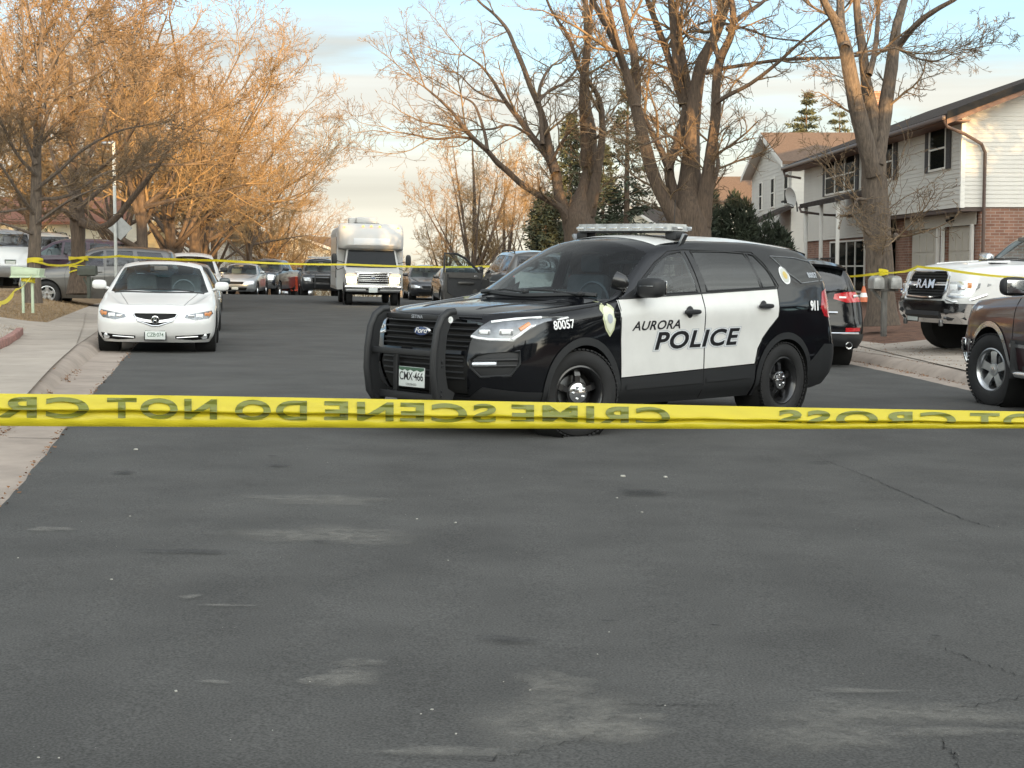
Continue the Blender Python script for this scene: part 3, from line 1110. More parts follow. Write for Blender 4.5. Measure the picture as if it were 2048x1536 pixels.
        vf = text_mesh('80057', .098, .0022, .0, 1.0, 1.0)
        decal('unit_number', fine(vf, .02), on_door(.70 if sg > 0 else .74, .952, sg, .010, .06), M['white_text'], root)
        vf = text_mesh('911', .125, .006, .10, .92, 1.05)
        decal('emergency_number', fine(vf, .05), on_door(4.39, 1.10, sg, .010, .0), M['white_text'], root)
        vf = text_mesh('80057', .07, .002, 0, 1.0)
        decal('window_number', vf, on_door(4.50, 1.405, sg, .004), M['grey_text'], root)
        # badge shield on the fender and round seal on the rear pillar
        shield = [(-.062, .13), (-.03, .145), (0, .16), (.03, .145), (.062, .13), (.085, .10), (.08, 0), (.055, -.08), (0, -.14), (-.055, -.08), (-.08, 0), (-.085, .10)]
        def medal(mb, pts, s0, z0, lift, mi):
            """A thin badge that follows the body: rings of the outline about its middle."""
            V, F = [], []
            n = len(pts)
            pl = on_door(s0, z0, sg, lift)
            for q in (1.0, .66, .33, .02):
                V += [pl(a * q, c_ * q) for a, c_ in pts]
            for r_ in range(3):
                for i in range(n):
                    F.append((r_ * n + i, r_ * n + (i + 1) % n, (r_ + 1) * n + (i + 1) % n, (r_ + 1) * n + i))
            F.append(tuple(range(3 * n, 4 * n)))
            mb.add(V, F, mi)
        b2 = MB()
        medal(b2, shield, 1.27, .985, .005, 0)
        medal(b2, [(a * .76, c_ * .78) for a, c_ in shield], 1.27, .985, .009, 1)
        medal(b2, [(.034 * math.cos(q), .04 * math.sin(q) + .015) for q in np.linspace(0, 2 * math.pi, 16, endpoint=False)], 1.27, .985, .013, 2)
        b2.build('fender_shield', [pmat('shield_gold', (.50, .52, .33), .4), pmat('shield_pale', (.68, .70, .55), .4), M['grey_text']], root, recalc=False)
        b3 = MB()
        for rr_, mi, lift in ((.080, 0, .004), (.064, 1, .007), (.034, 2, .010)):
            medal(b3, [(rr_ * math.cos(q), rr_ * 1.08 * math.sin(q)) for q in np.linspace(0, 2 * math.pi, 24, endpoint=False)], 3.98, 1.40, lift, mi)
        b3.build('city_seal', [M['white_text'], pmat('seal_grey', (.52, .54, .50), .5), pmat('seal_gold', (.55, .42, .12), .5)], root, recalc=False)
    for sg in (1, -1):
        ql = MB()
        ql.tube([sh.side(s, z, sg, .002) for s, z in qw + qw[:1]], .008, n=5)
        ql.build('quarter_window_seal', M['steel'], root)
    # --- mirrors, spotlight
    for sg in (1, -1):
        m = MB()
        p = sh.side(1.74, 1.215, sg)

        mirror_blob(m, (L / 2 - 1.72, p.y + .155 * sg, 1.27), (.17, .26, .175))
        m.tube([p + Vector((0, -.02 * sg, 0)), (L / 2 - 1.74, p.y + .10 * sg, 1.23)], .035, n=8)
        m.add([sh.side(1.50, 1.17, sg, .006), sh.side(1.80, 1.185, sg, .008), sh.side(1.78, 1.29, sg, .008)], [(0, 1, 2)], 0)
        m.box((L / 2 - 1.805, p.y + .16 * sg, 1.27), (.006, .20, .125), .003, 1)
        m.box((L / 2 - 1.635, p.y + .17 * sg, 1.285), (.004, .15, .012), .002, 2)
        if sg < 0: m.v = [(x - .22, y + .03, z) for x, y, z in m.v]
        m.build('mirror', [M['plastic'], M['chrome'], M['lamp_dark']], root)
    sp = MB()
    q = sh.side(1.60, 1.25, 1)
    head = Vector((q.x + .10, q.y + .05, 1.315))
    k0 = len(sp.v)
    sp.lathe([(.001, -.075), (.04, -.06), (.070, -.02), (.078, .045), (.078, .06)], n=24, axis='x', c=tuple(head))
    sp.lathe([(.001, .052), (.074, .058)], n=24, axis='x', c=tuple(head), mi=1)
    rz = Matrix.Rotation(R(-62), 3, 'Z') @ Matrix.Rotation(R(-18), 3, 'Y')
    sp.v[k0:] = [tuple(head + rz @ (Vector(p) - head)) for p in sp.v[k0:]]
    sp.tube([head + Vector((-.04, 0, -.04)), q + Vector((.03, .03, -.01)), q + Vector((0, -.02, -.03))], .018, n=8)
    sp.tube([q + Vector((.06, .02, .03)), q + Vector((.02, .03, .0))], .032, n=10, mi=2)
    sp.build('spotlight', [M['black_wheel'], M['lens'], M['chrome']], root)
    # --- roof light bar
    lb = MB()
    xb = L / 2 - 2.64
    clear = pmat('light_bar_lens', (.33, .35, .36), .18, coat=1.0, var=.35, scale=14, stretch=(1, 1, .2))
    wid = .585
    plan = [(-.16, -wid), (.10, -wid), (.155, -wid + .16), (.155, wid - .16), (.10, wid), (-.16, wid)]
    lb.prism([(xb + a, b_) for a, b_ in plan], 1.795, 1.845, 'z', 0)
    lb.prism([(xb + a * .93, b_ * .985) for a, b_ in plan], 1.845, 1.862, 'z', 0)
    lb.prism([(xb + a * .9, b_ * .97) for a, b_ in plan], 1.782, 1.795, 'z', 1)
    for yy in np.linspace(-.50, .50, 8):
        lb.box((xb + .158, yy, 1.820), (.006, .095, .022), .002, 2)
    for sg in (1, -1):
        lb.box((xb - .16, .56 * sg, 1.822), (.006, .14, .036), .002, 2)
        lb.box((xb, (wid + .002) * sg, 1.822), (.16, .005, .03), .002, 2)
        lb.box((xb, .56 * sg, 1.752), (.14, .14, .07), .015, 1)
        lb.box((xb + .02, .665 * sg, 1.705), (.06, .03, .14), .004, 3, rot=Matrix.Rotation(R(-28 * sg), 4, 'X'))
    lb.build('light_bar', [clear, M['plastic'], M['lamp'], M['steel']], root)
    an = MB()
    an.tube([(xb - .55, .1, 1.74), (xb - .56, .1, 2.12)], .004, n=5)
    an.tube([(xb - .55, .1, 1.735), (xb - .55, .1, 1.77)], .02, n=8)
    an.build('antenna', M['plastic'], root)
    # rear spoiler and roof rails
    rl = MB()
    V, F = [], []
    for yy in np.linspace(-.60, .60, 15):
        a, b_ = sh.above(4.42, yy, .004), sh.above(4.54, yy, .012)
        e_ = b_ + Vector((-.19, 0, -.035))
        V += [a, b_, e_, e_ + Vector((.01, 0, -.03)), b_ + Vector((0, 0, -.05))]
    for i in range(14):
        for k in range(4):
            F.append((i * 5 + k, i * 5 + k + 1, i * 5 + k + 6, i * 5 + k + 5))
    rl.add(V, F, 0, True)
    rl.build('spoiler', M['black_paint'], root)
    # --- wheels
    st = R(0)
    for s in (FA, RA):
        for sg in (1, -1):
            make_wheel(root, (L / 2 - s, .865 * sg, WR), WR, .235, 'steelie', rim_m=M['black_wheel'], side=sg, steer=(R(-17) if s == FA else 0), rim_r=.238)
    return root


pc = police_car()
# front wheel outer face stands at pixel 1164 and 13.0 m, rear at pixel 1572 and 15.0 m
_f, _r = at(1164, 784, 13.0), at(1572, 755, 15.12)
_d = (Vector((_f.x, _f.y, 0)) - Vector((_r.x, _r.y, 0))).normalized()
_left = Vector((-_d.y, _d.x, 0))
_mid = Vector((_f.x, _f.y, 0)) - _d * (EXPLORER['L'] / 2 - .95) - _left * .97
stand(pc, _mid.x, _mid.y, (_d.x, _d.y))
# ------------------------------------------------------------------ street, ground, paving
def xl(y):          # left edge of the asphalt
    return float(np.interp(y, [-40, 0, 4, 8.9, 13.9, 17.8, 23.9, 45, 75, 110, 200], [-9, -2.6, -1.98, -2.95, -3.95, -4.74, -5.93, -10.2, -14.4, -18.5, -28]))


def xr(y):          # right edge of the asphalt
    return float(np.interp(y, [-40, 0, 10, 19, 22, 25, 29, 36, 45, 61, 75, 110, 200], [12, 8.0, 6.5, 5.75, 5.6, 5.35, 4.65, 3.3, 1.4, -2.0, -4.3, -8.5, -18]))


def crest(y):
    """The street tops a rise and falls away beyond it."""
    t = max(0.0, y - 70)
    return -min(.0016 * t * t, .16 * max(t - 8, 0) + .0) if t > 0 else 0.0


def crest(y):
    t = min(max(0.0, y - 70), 70.0)
    return -(.09 * t * t / (t + 22))


def sstep(a, b, x):
    t = min(max((x - a) / (b - a), 0), 1)
    return t * t * (3 - 2 * t)


def terrain(x, y):
    """Ground height away from the road: verge, lawns rising to the houses."""
    a, b = xl(y), xr(y)
    base = ground_z(x, y)
    yy = sstep(8, 20, y)
    if x < a - .55:
        d = a - .55 - x
        base = ground_z(a, y) + .12 * yy + .02 + .48 * yy * sstep(.9, 4.2, d)
    elif x > b + .45:
        d = x - b - .45
        base = ground_z(b, y) + .12 + .30 * sstep(.9, 6.5, d)
    return base + crest(y)


def tz(x, y): return terrain(x, y)


def on_ground(px, py):
    """Where the line of sight of a pixel meets the ground."""
    d = ray(px, py)
    o = Vector((0, 0, CAM_Z))
    t, st = 2.0, .05
    while t < 120:
        p = o + d * t
        a, b = xl(p.y), xr(p.y)
        g = (ground_z(p.x, p.y) + crest(p.y)) if a - .5 < p.x < b + .4 else terrain(p.x, p.y)
        if p.z <= g: return Vector((p.x, p.y, g))
        t += st
    return o + d * 60


def asphalt_mat():
    m, nt, b = new_mat('asphalt')
    N, L = nt.nodes.new, nt.links.new
    tc = N('ShaderNodeTexCoord')
    g1 = N('ShaderNodeTexNoise'); g1.inputs['Scale'].default_value = 110; g1.inputs['Detail'].default_value = 4
    g2 = N('ShaderNodeTexNoise'); g2.inputs['Scale'].default_value = 1.1; g2.inputs['Detail'].default_value = 7; g2.inputs['Roughness'].default_value = .62
    g3 = N('ShaderNodeTexNoise'); g3.inputs['Scale'].default_value = .45; g3.inputs['Detail'].default_value = 5; g3.inputs['Distortion'].default_value = .6
    vor = N('ShaderNodeTexVoronoi'); vor.inputs['Scale'].default_value = 75
    for n in (g1, g2, g3, vor): L(tc.outputs['Object'], n.inputs['Vector'])
    r2 = N('ShaderNodeValToRGB'); r2.color_ramp.elements[0].position = .32; r2.color_ramp.elements[0].color = (.056, .0553, .0530, 1)
    r2.color_ramp.elements[1].position = .72; r2.color_ramp.elements[1].color = (.086, .0848, .0808, 1)
    L(g2.outputs['Fac'], r2.inputs[0])
    # bleached, dusty places
    r3 = N('ShaderNodeValToRGB'); r3.color_ramp.elements[0].position = .56; r3.color_ramp.elements[0].color = (0, 0, 0, 1)
    r3.color_ramp.elements[1].position = .80; r3.color_ramp.elements[1].color = (.5, .5, .5, 1)
    L(g3.outputs['Fac'], r3.inputs[0])
    mx = N('ShaderNodeMix'); mx.data_type = 'RGBA'
    L(r3.outputs[0], mx.inputs['Factor']); L(r2.outputs[0], mx.inputs[6]); mx.inputs[7].default_value = (.095, .092, .086, 1)
    # stone grain
    gr = N('ShaderNodeMapRange'); gr.inputs['From Min'].default_value = .25; gr.inputs['From Max'].default_value = .75
    gr.inputs['To Min'].default_value = .45; gr.inputs['To Max'].default_value = 1.55
    L(g1.outputs['Fac'], gr.inputs['Value'])
    sc = N('ShaderNodeVectorMath'); sc.operation = 'SCALE'
    L(mx.outputs[2], sc.inputs[0]); L(gr.outputs[0], sc.inputs['Scale'])
    # scattered pale aggregate
    sp = N('ShaderNodeMapRange'); sp.inputs['From Min'].default_value = .10; sp.inputs['From Max'].default_value = .16
    sp.inputs['To Min'].default_value = .35; sp.inputs['To Max'].default_value = 0
    L(vor.outputs['Distance'], sp.inputs['Value'])
    m2 = N('ShaderNodeMix'); m2.data_type = 'RGBA'
    L(sp.outputs[0], m2.inputs['Factor']); L(sc.outputs[0], m2.inputs[6]); m2.inputs[7].default_value = (.10, .10, .098, 1)
    L(m2.outputs[2], b.inputs['Base Color'])
    b.inputs['Roughness'].default_value = .88
    b.inputs['Specular IOR Level'].default_value = .25
    bp = N('ShaderNodeBump'); bp.inputs['Strength'].default_value = .35; bp.inputs['Distance'].default_value = .004
    L(g1.outputs['Fac'], bp.inputs['Height']); L(bp.outputs[0], b.inputs['Normal'])
    return m


M['asphalt'] = asphalt_mat()
M['concrete'] = pmat('concrete', (.345, .30, .255), rough=.9, var=.16, scale=1.6, bump=.12, bscale=60, detail=9)
M['gutter'] = pmat('gutter_concrete', (.30, .25, .21), rough=.9, var=.22, scale=2.2, bump=.15, bscale=50, detail=9)
M['lawn'] = pmat('winter_lawn', (.235, .165, .095), rough=1, var=.35, scale=2.4, bump=.8, bscale=22, detail=9)
M['mulch'] = pmat('needle_mulch', (.115, .058, .036), rough=1, var=.45, scale=6, bump=.8, bscale=40, detail=9)
M['pale_dust'] = pmat('pale_dust', (.14, .135, .125), rough=.95, var=.12, scale=9)
M['tar'] = pmat('tar_stain', (.018, .020, .023), rough=.7, var=.2, scale=12)
M['crack'] = pmat('road_crack', (.014, .014, .014), rough=1)
M['pebble'] = pmat('pale_chip', (.38, .37, .33), rough=.8)


def strip(name, ys, f0, f1, zf, mat, nx=2, lift=0.0, kind='structure'):
    V, F = [], []
    for y in ys:
        a, b = f0(y), f1(y)
        for k in range(nx):
            x = a + (b - a) * k / (nx - 1)
            V.append((x, y, zf(x, y) + lift))
    for i in range(len(ys) - 1):
        for k in range(nx - 1):
            F.append((i * nx + k, i * nx + k + 1, (i + 1) * nx + k + 1, (i + 1) * nx + k))
    o = np_mesh(name, V, F, mat)
    o['kind'] = kind
    return o


RG = random.Random(11)
ys_road = list(np.arange(-60, 0, 6.0)) + list(np.arange(0, 30, .25)) + list(np.arange(30, 130, 1.0)) + list(np.arange(130, 240, 10))
_edge, _e = {}, 0.0
for y in ys_road:
    _e = _e * .86 + RG.uniform(-.011, .011)
    _edge[round(y, 3)] = _e
rz = lambda x, y: ground_z(x, y) + crest(y)
strip('road', ys_road, lambda y: xl(y) + _edge.get(round(y, 3), 0), lambda y: xr(y) + RG.uniform(-.015, .015), rz, M['asphalt'], 9, .006)
# gutters, kerbs and pavements
gl0 = lambda y: xl(y) - .55
strip('left_gutter', ys_road, lambda y: xl(y) - .48, lambda y: xl(y) + .08, rz, M['gutter'], 3)
strip('right_gutter', ys_road, lambda y: xr(y) - .08, lambda y: xr(y) + .34, rz, M['gutter'], 3)


def kerb(name, edge, sgn, w, up):
    V, F = [], []
    prof = [(0, 0), (.06, .5), (.13, .85), (.22, 1.0), (.30, 1.02)]
    for y in ys_road:
        for a, h in prof:
            x = edge(y) + sgn * a
            zb = ground_z(xr(y) if sgn > 0 else xl(y), y) + crest(y)
            V.append((x, y, rz(x, y) * (1 - h) + zb * h + up(y) * h))
    n = len(prof)
    for i in range(len(ys_road) - 1):
        for k in range(n - 1):
            F.append((i * n + k, i * n + k + 1, (i + 1) * n + k + 1, (i + 1) * n + k))
    o = np_mesh(name, V, F, w); o['kind'] = 'structure'


lup = lambda y: .02 + .12 * sstep(8, 20, y) + .004
kerb('left_kerb', lambda y: xl(y) - .48, -1, M['gutter'], lup)
kerb('right_kerb', lambda y: xr(y) + .34, 1, M['gutter'], lambda y: .126)
strip('left_pavement', ys_road, lambda y: xl(y) - 2.0, lambda y: xl(y) - .775, lambda x, y: terrain(x, y), M['concrete'], 5, .013)
strip('right_pavement', ys_road, lambda y: xr(y) + .635, lambda y: xr(y) + 2.0, lambda x, y: terrain(x, y), M['concrete'], 5, .013)


def ground_sheet():
    ys = list(np.arange(-120, -20, 10.0)) + list(np.arange(-20, 6, 2.0)) + list(np.arange(6, 34, .4)) + list(np.arange(34, 80, 1.5)) + list(np.arange(80, 180, 5.0)) + list(np.arange(180, 1400, 80.0))
    offs = [.02, .3, .6, .9, 1.2, 1.6, 2.0, 2.4, 2.8, 3.3, 3.8, 4.4, 5, 6, 7, 8.5, 10, 13, 17, 22, 30, 45, 70, 110, 200, 400, 700]
    V, F = [], []
    rg = random.Random(4)
    for y in ys:
        a, b = xl(y) - .80, xr(y) + .66
        row = [a - o for o in reversed(offs)] + [a, a + .2, b - .2, b] + [b + o for o in offs]
        for i, x in enumerate(row):
            inside = a + .1 < x < b - .1
            z = (rz(x, y) - .12) if inside else terrain(x, y)
            if not inside and (x < a - 2.2 or x > b + 1.8) and y < 90: z += rg.uniform(-.02, .03)
            V.append((x, y, z))
    n = len(row)
    mi = []
    for i in range(len(ys) - 1):
        for k in range(n - 1):
            F.append((i * n + k, i * n + k + 1, (i + 1) * n + k + 1, (i + 1) * n + k))
            mi.append(1 if V[i * n + k][0] > xr(ys[i]) else 0)
    o = np_mesh('ground', V, F, [M['lawn'], M['mulch']], mi=mi)
    o['kind'] = 'structure'


ground_sheet()


def drape(name, pix, mat, lift, step=.35, kind='structure', world=None, zf=None):
    """A flat sheet with an irregular outline laid over the ground."""
    pts = world or [tuple(on_ground(px, py)[:2]) for px, py in pix]
    bm = bmesh.new()
    vs = [bm.verts.new((x, y, 0)) for x, y in pts]
    bm.faces.new(vs)
    bmesh.ops.triangulate(bm, faces=bm.faces)
    for ax in (0, 1):
        lo = min(p[ax] for p in pts); hi = max(p[ax] for p in pts)
        q = lo + step
        no = [(1, 0, 0), (0, 1, 0)][ax]
        while q < hi:
            bmesh.ops.bisect_plane(bm, geom=bm.verts[:] + bm.edges[:] + bm.faces[:], plane_co=(q if ax == 0 else 0, q if ax == 1 else 0, 0), plane_no=no)
            q += step
    bmesh.ops.recalc_face_normals(bm, faces=bm.faces)
    for v in bm.verts:
        x, y = v.co.x, v.co.y
        g = (zf or (lambda x, y: rz(x, y) if xl(y) - .5 < x < xr(y) + .36 else terrain(x, y)))(x, y)
        v.co.z = g + lift
    if bm.faces and next(iter(bm.faces)).normal.z < 0: bmesh.ops.reverse_faces(bm, faces=bm.faces)
    me = bpy.data.meshes.new(name); bm.to_mesh(me); bm.free()
    o = link_mesh(name, me, mat)
    if kind: o['kind'] = kind
    return o


# drive mouth on the left: concrete from the kerb to the grass
drape('driveway', [(-60, 838), (50, 800), (104, 738), (152, 694), (166, 655), (172, 622), (160, 640), (110, 648), (60, 645), (0, 637), (-60, 632), (-60, 652), (0, 652), (40, 656), (62, 668), (48, 682), (20, 694), (0, 703), (-60, 720)], M['concrete'], .028)
drape('garage_drive', None, M['concrete'], .026, step=.6, world=[(6.2, 20.2), (6.2, 27.6), (9.5, 29.5), (15.5, 36.5), (22, 36.5), (22, 26), (12, 20.2)], zf=terrain)


def joints():
    V, F = [], []
    for edge, s0, s1 in ((xl, -2.0, -.76), (xr, .62, 2.0), (xl, -.76, -.02), (xr, .02, .62)):
        for y in np.arange(9.0, 60, 1.55 if abs(s1 - s0) > 1 else 3.1):
            q = [(edge(y) + s0 + (s1 - s0) * i / 6, y) for i in range(7)]
            for i in range(6):
                b = len(V)
                for (x, yy) in (q[i], q[i + 1]):
                    for d in (-.006, .006):
                        inner = xl(yy) - .5 < x < xr(yy) + .36
                        if inner: z = rz(x, yy) + .0035
                        elif xl(yy) - .78 < x < xr(yy) + .64: z = None
                        else: z = terrain(x, yy) + .0335
                        V.append((x, yy + d, z if z is not None else -5))
                if all(V[b + k][2] > -4 for k in range(4)): F.append((b, b + 2, b + 3, b + 1))
    o = np_mesh('pavement_joints', V, F, M['crack'], smooth=False); o['kind'] = 'structure'


joints()


# road wear: pale dust, tar spots, cracks, chips
def blotch(cx, cy, rx, ry, seed, n=26, jag=.35):
    rg = random.Random(seed)
    out = []
    ph = [rg.uniform(0, 6.28) for _ in range(4)]
    for k in range(n):
        a = 2 * math.pi * k / n
        r = 1 + jag * (.5 * math.sin(2 * a + ph[0]) + .35 * math.sin(3 * a + ph[1]) + .3 * math.sin(5 * a + ph[2]) + .25 * rg.uniform(-1, 1))
        out.append((cx + rx * r * math.cos(a), cy + ry * r * math.sin(a)))
    return out


def stain_mat(name, col, strength=.6):
    """A worn patch: noise-broken edge, so the asphalt shows through."""
    m, nt, b = new_mat(name)
    N, L = nt.nodes.new, nt.links.new
    b.inputs['Base Color'].default_value = (*col, 1); b.inputs['Roughness'].default_value = .95
    tc = N('ShaderNodeTexCoord')
    n1 = N('ShaderNodeTexNoise'); n1.inputs['Scale'].default_value = 9; n1.inputs['Detail'].default_value = 10; n1.inputs['Roughness'].default_value = .8
    L(tc.outputs['Object'], n1.inputs['Vector'])
    at_ = N('ShaderNodeAttribute'); at_.attribute_name = 'core'
    ml = N('ShaderNodeMath'); ml.operation = 'MULTIPLY'
    r = N('ShaderNodeMapRange'); r.inputs['From Min'].default_value = .34; r.inputs['From Max'].default_value = .72
    r.inputs['To Max'].default_value = 1.0
    L(n1.outputs['Fac'], r.inputs['Value'])
    L(r.outputs[0], ml.inputs[0]); L(at_.outputs['Fac'], ml.inputs[1])
    m2 = N('ShaderNodeMath'); m2.operation = 'MULTIPLY'; m2.inputs[1].default_value = strength
    L(ml.outputs[0], m2.inputs[0]); L(m2.outputs[0], b.inputs['Alpha'])
    return m


M['dust_patch'] = stain_mat('dust_patch', (.28, .268, .24), .55)
M['oil_patch'] = stain_mat('oil_patch', (.012, .013, .015), .9)


def patch(name, px, py, rx, ry, mat, seed, lift):
    c = on_ground(px, py)
    out = blotch(0, 0, rx, ry, seed)
    V = [(c.x, c.y, rz(c.x, c.y) + lift)]
    core = [1.0]
    for q, k in ((.5, .8), (1.0, 0.0)):
        for a, b in out:
            x, y = c.x + a * q, c.y + b * q
            V.append((x, y, rz(x, y) + lift)); core.append(k)
    n = len(out)
    F = [(0, 1 + i, 1 + (i + 1) % n) for i in range(n)]
    F += [(1 + i, 1 + n + i, 1 + n + (i + 1) % n, 1 + (i + 1) % n) for i in range(n)]
    me = bpy.data.meshes.new(name); me.from_pydata(V, [], F)
    a = me.attributes.new('core', 'FLOAT', 'POINT'); a.data.foreach_set('value', core)
    o = link_mesh(name, me, mat); o['kind'] = 'stuff'
    return o


k = 0
for px, py, rx, ry in ((1120, 1440, .30, .42), (1110, 1375, .16, .16), (1190, 1475, .25, .16), (690, 1365, .15, .16), (620, 1375, .06, .05), (720, 1335, .12, .06), (640, 1005, .55, .22), (650, 1075, .5, .35), (1290, 1450, .08, .06),
                      (1800, 1440, .42, .18), (1640, 1480, .3, .2), (1720, 1390, .2, .03), (430, 1372, .06, .03), (380, 1205, .05, .06), (455, 1218, .12, .03), (1900, 1480, .25, .06), (900, 1520, .3, .05), (100, 1065, .12, .10)):
    patch('dust_patch', px, py, rx, ry, M['dust_patch'], 100 + k, .010 + .0004 * k); k += 1
for px, py, rx, ry in ((557, 937, .085, .085), (248, 951, .10, .09), (1290, 992, .22, .16), (1217, 1250, .035, .02), (1870, 1284, .03, .02), (638, 1089, .05, .04), (1640, 930, .12, .05), (545, 918, .05, .03), (1430, 1265, .03, .02), (2030, 1404, .05, .02), (380, 1110, .3, .05), (1015, 1290, .15, .06)):
    patch('oil_patch', px, py, rx, ry, M['oil_patch'], 200 + k, .010 + .0004 * k); k += 1


def crack(pix, w, seed):
    rg = random.Random(seed)
    pts = []
    for (a, b) in zip(pix[:-1], pix[1:]):
        n = 16
        for i in range(n):
            t = i / n
            p = on_ground(a[0] + (b[0] - a[0]) * t, a[1] + (b[1] - a[1]) * t)
            pts.append((p.x + rg.uniform(-.007, .007), p.y + rg.uniform(-.012, .012)))
    V, F = [], []
    for i, (x, y) in enumerate(pts):
        a = pts[max(i - 1, 0)]; b = pts[min(i + 1, len(pts) - 1)]
        d = Vector((b[0] - a[0], b[1] - a[1])).normalized()
        ww = w * .8 * rg.uniform(.15, 1.1) * math.sin(math.pi * (i + .5) / len(pts)) ** .4
        for s in (-1, 1):
            xx, yy = x - d.y * ww * s, y + d.x * ww * s
            V.append((xx, yy, rz(xx, yy) + .0095))
    for i in range(len(pts) - 1): F.append((2 * i, 2 * i + 2, 2 * i + 3, 2 * i + 1))
    o = np_mesh('road_crack', V, F, M['crack']); o['kind'] = 'stuff'


crack([(1600, 905), (1720, 950), (1800, 985), (1920, 1040), (2000, 1065)], .006, 1)
crack([(1215, 1418), (1330, 1420), (1480, 1417)], .0035, 2)
crack([(1040, 1515), (1180, 1485), (1235, 1430)], .003, 3)
crack([(1780, 1432), (1900, 1428), (2060, 1400)], .0035, 4)
crack([(1870, 1480), (1910, 1525), (1920, 1560)], .003, 5)
crack([(900, 1535), (990, 1526), (1060, 1513)], .003, 6)
crack([(1880, 1300), (1960, 1335), (2060, 1365)], .003, 7)


def chips():
    rg = random.Random(8)
    mb = MB()
    pix = [(272, 903, 9), (1246, 956, 11), (1331, 958, 10), (352, 1389, 8), (864, 1432, 7), (842, 1440, 5), (77, 1522, 6), (118, 1522, 6), (912, 1481, 6), (1060, 1387, 5), (223, 1163, 6), (834, 1042, 5), (911, 1050, 6), (896, 1124, 4),
           (1284, 1027, 5), (1218, 1272, 4), (1195, 1318, 4), (1281, 1444, 4), (1330, 1418, 4), (1234, 1000, 5), (620, 1375, 4), (260, 1035, 4), (36, 1119, 4), (1007, 1372, 3), (545, 1468, 3), (461, 1493, 3)]
    for _ in range(110):
        pix.append((rg.uniform(0, 2048), 880 + 640 * rg.random() ** .8, rg.uniform(.7, 1.7)))
    for px, py, s in pix:
        c = on_ground(px, py)
        if not (xl(c.y) + .1 < c.x < xr(c.y)): continue
        w = s * c.y / FPX * .55
        mb.box((c.x, c.y, rz(c.x, c.y) + .006 + w * .25), (w * 1.6, w * 1.2, w * .6), w * .15, 0, rot=Matrix.Rotation(rg.uniform(0, 3), 4, 'Z'), seg=1)
    o = mb.build('gravel_chips', M['pebble']); o['kind'] = 'stuff'


chips()


def leaf_litter():
    """Dead leaves and needles lying along the gutters."""
    rg = random.Random(21)
    V, F = [], []
    def leaf(x, y, z, s):
        a = rg.uniform(0, 6.28); ca, sa = math.cos(a) * s, math.sin(a) * s
        b = len(V)
        for u, v in ((-1, 0), (0, .5), (1, 0), (0, -.5)):
            V.append((x + u * ca - v * sa, y + u * sa + v * ca, z + rg.uniform(.002, .02)))
        F.append((b, b + 1, b + 2, b + 3))
    for _ in range(5200):
        y = rg.uniform(7.5, 34) if rg.random() < .8 else rg.uniform(34, 60)
        q = rg.random()
        if q < .28:
            x = xl(y) - .47 + rg.gauss(0, .05)
            if math.sin(y * 2.1) + math.sin(y * .77) < .2: continue
        elif q < .36: x = xl(y) - .01 + rg.gauss(0, .025)
        elif q < .68: x = xr(y) + .30 + rg.gauss(0, .07)
        else: x = xr(y) + rg.uniform(.3, 2.2)
        g = rz(x, y) if xl(y) - .5 < x < xr(y) + .36 else terrain(x, y) + .012
        leaf(x, y, g + .006, rg.uniform(.008, .022))
    o = np_mesh('fallen_leaves', V, F, pmat('dead_leaf', (.21, .105, .05), rough=1, var=.4, scale=15), smooth=False)
    o['kind'] = 'stuff'


leaf_litter()


def dry_grass():
    rg = np.random.default_rng(5)
    V = []
    def blades(n, xa, xb, ya, yb, test, hgt):
        x = rg.uniform(xa, xb, n); y = rg.uniform(ya, yb, n)
        for i in range(n):
            if not test(x[i], y[i]): continue
            z = terrain(x[i], y[i]) - .01
            h = hgt * rg.uniform(.4, 1.2); a = rg.uniform(0, 6.28); w = .006
            lx, ly = rg.normal(0, .6) * h, rg.normal(0, .6) * h
            V.extend([(x[i] - w * math.cos(a), y[i] - w * math.sin(a), z), (x[i] + w * math.cos(a), y[i] + w * math.sin(a), z), (x[i] + lx, y[i] + ly, z + h)])
    return V, blades


def make_grass():
    V, blades = dry_grass()
    drive = [tuple(on_ground(px, py)[:2]) for px, py in [(-90, 830), (88, 792), (140, 735), (186, 694), (192, 655), (186, 622), (160, 640), (110, 648), (60, 645), (0, 637), (-90, 632), (-90, 652), (0, 652), (40, 656), (62, 668), (48, 682), (20, 694), (0, 703), (-90, 720)]]
    def inpoly(x, y):
        c = False
        for i in range(len(drive)):
            (x1, y1), (x2, y2) = drive[i], drive[i - 1]
            if (y1 > y) != (y2 > y) and x < (x2 - x1) * (y - y1) / (y2 - y1) + x1: c = not c
        return c
    blades(42000, -14, -6.5, 22, 45, lambda x, y: x < xl(y) - 2.02 and not inpoly(x, y), .07)
    F = np.arange(len(V)).reshape(-1, 3)
    o = np_mesh('dry_grass', V, F, pmat('dry_grass_blade', (.27, .185, .10), rough=1, var=.35, scale=3), smooth=False)
    o['kind'] = 'stuff'


make_grass()
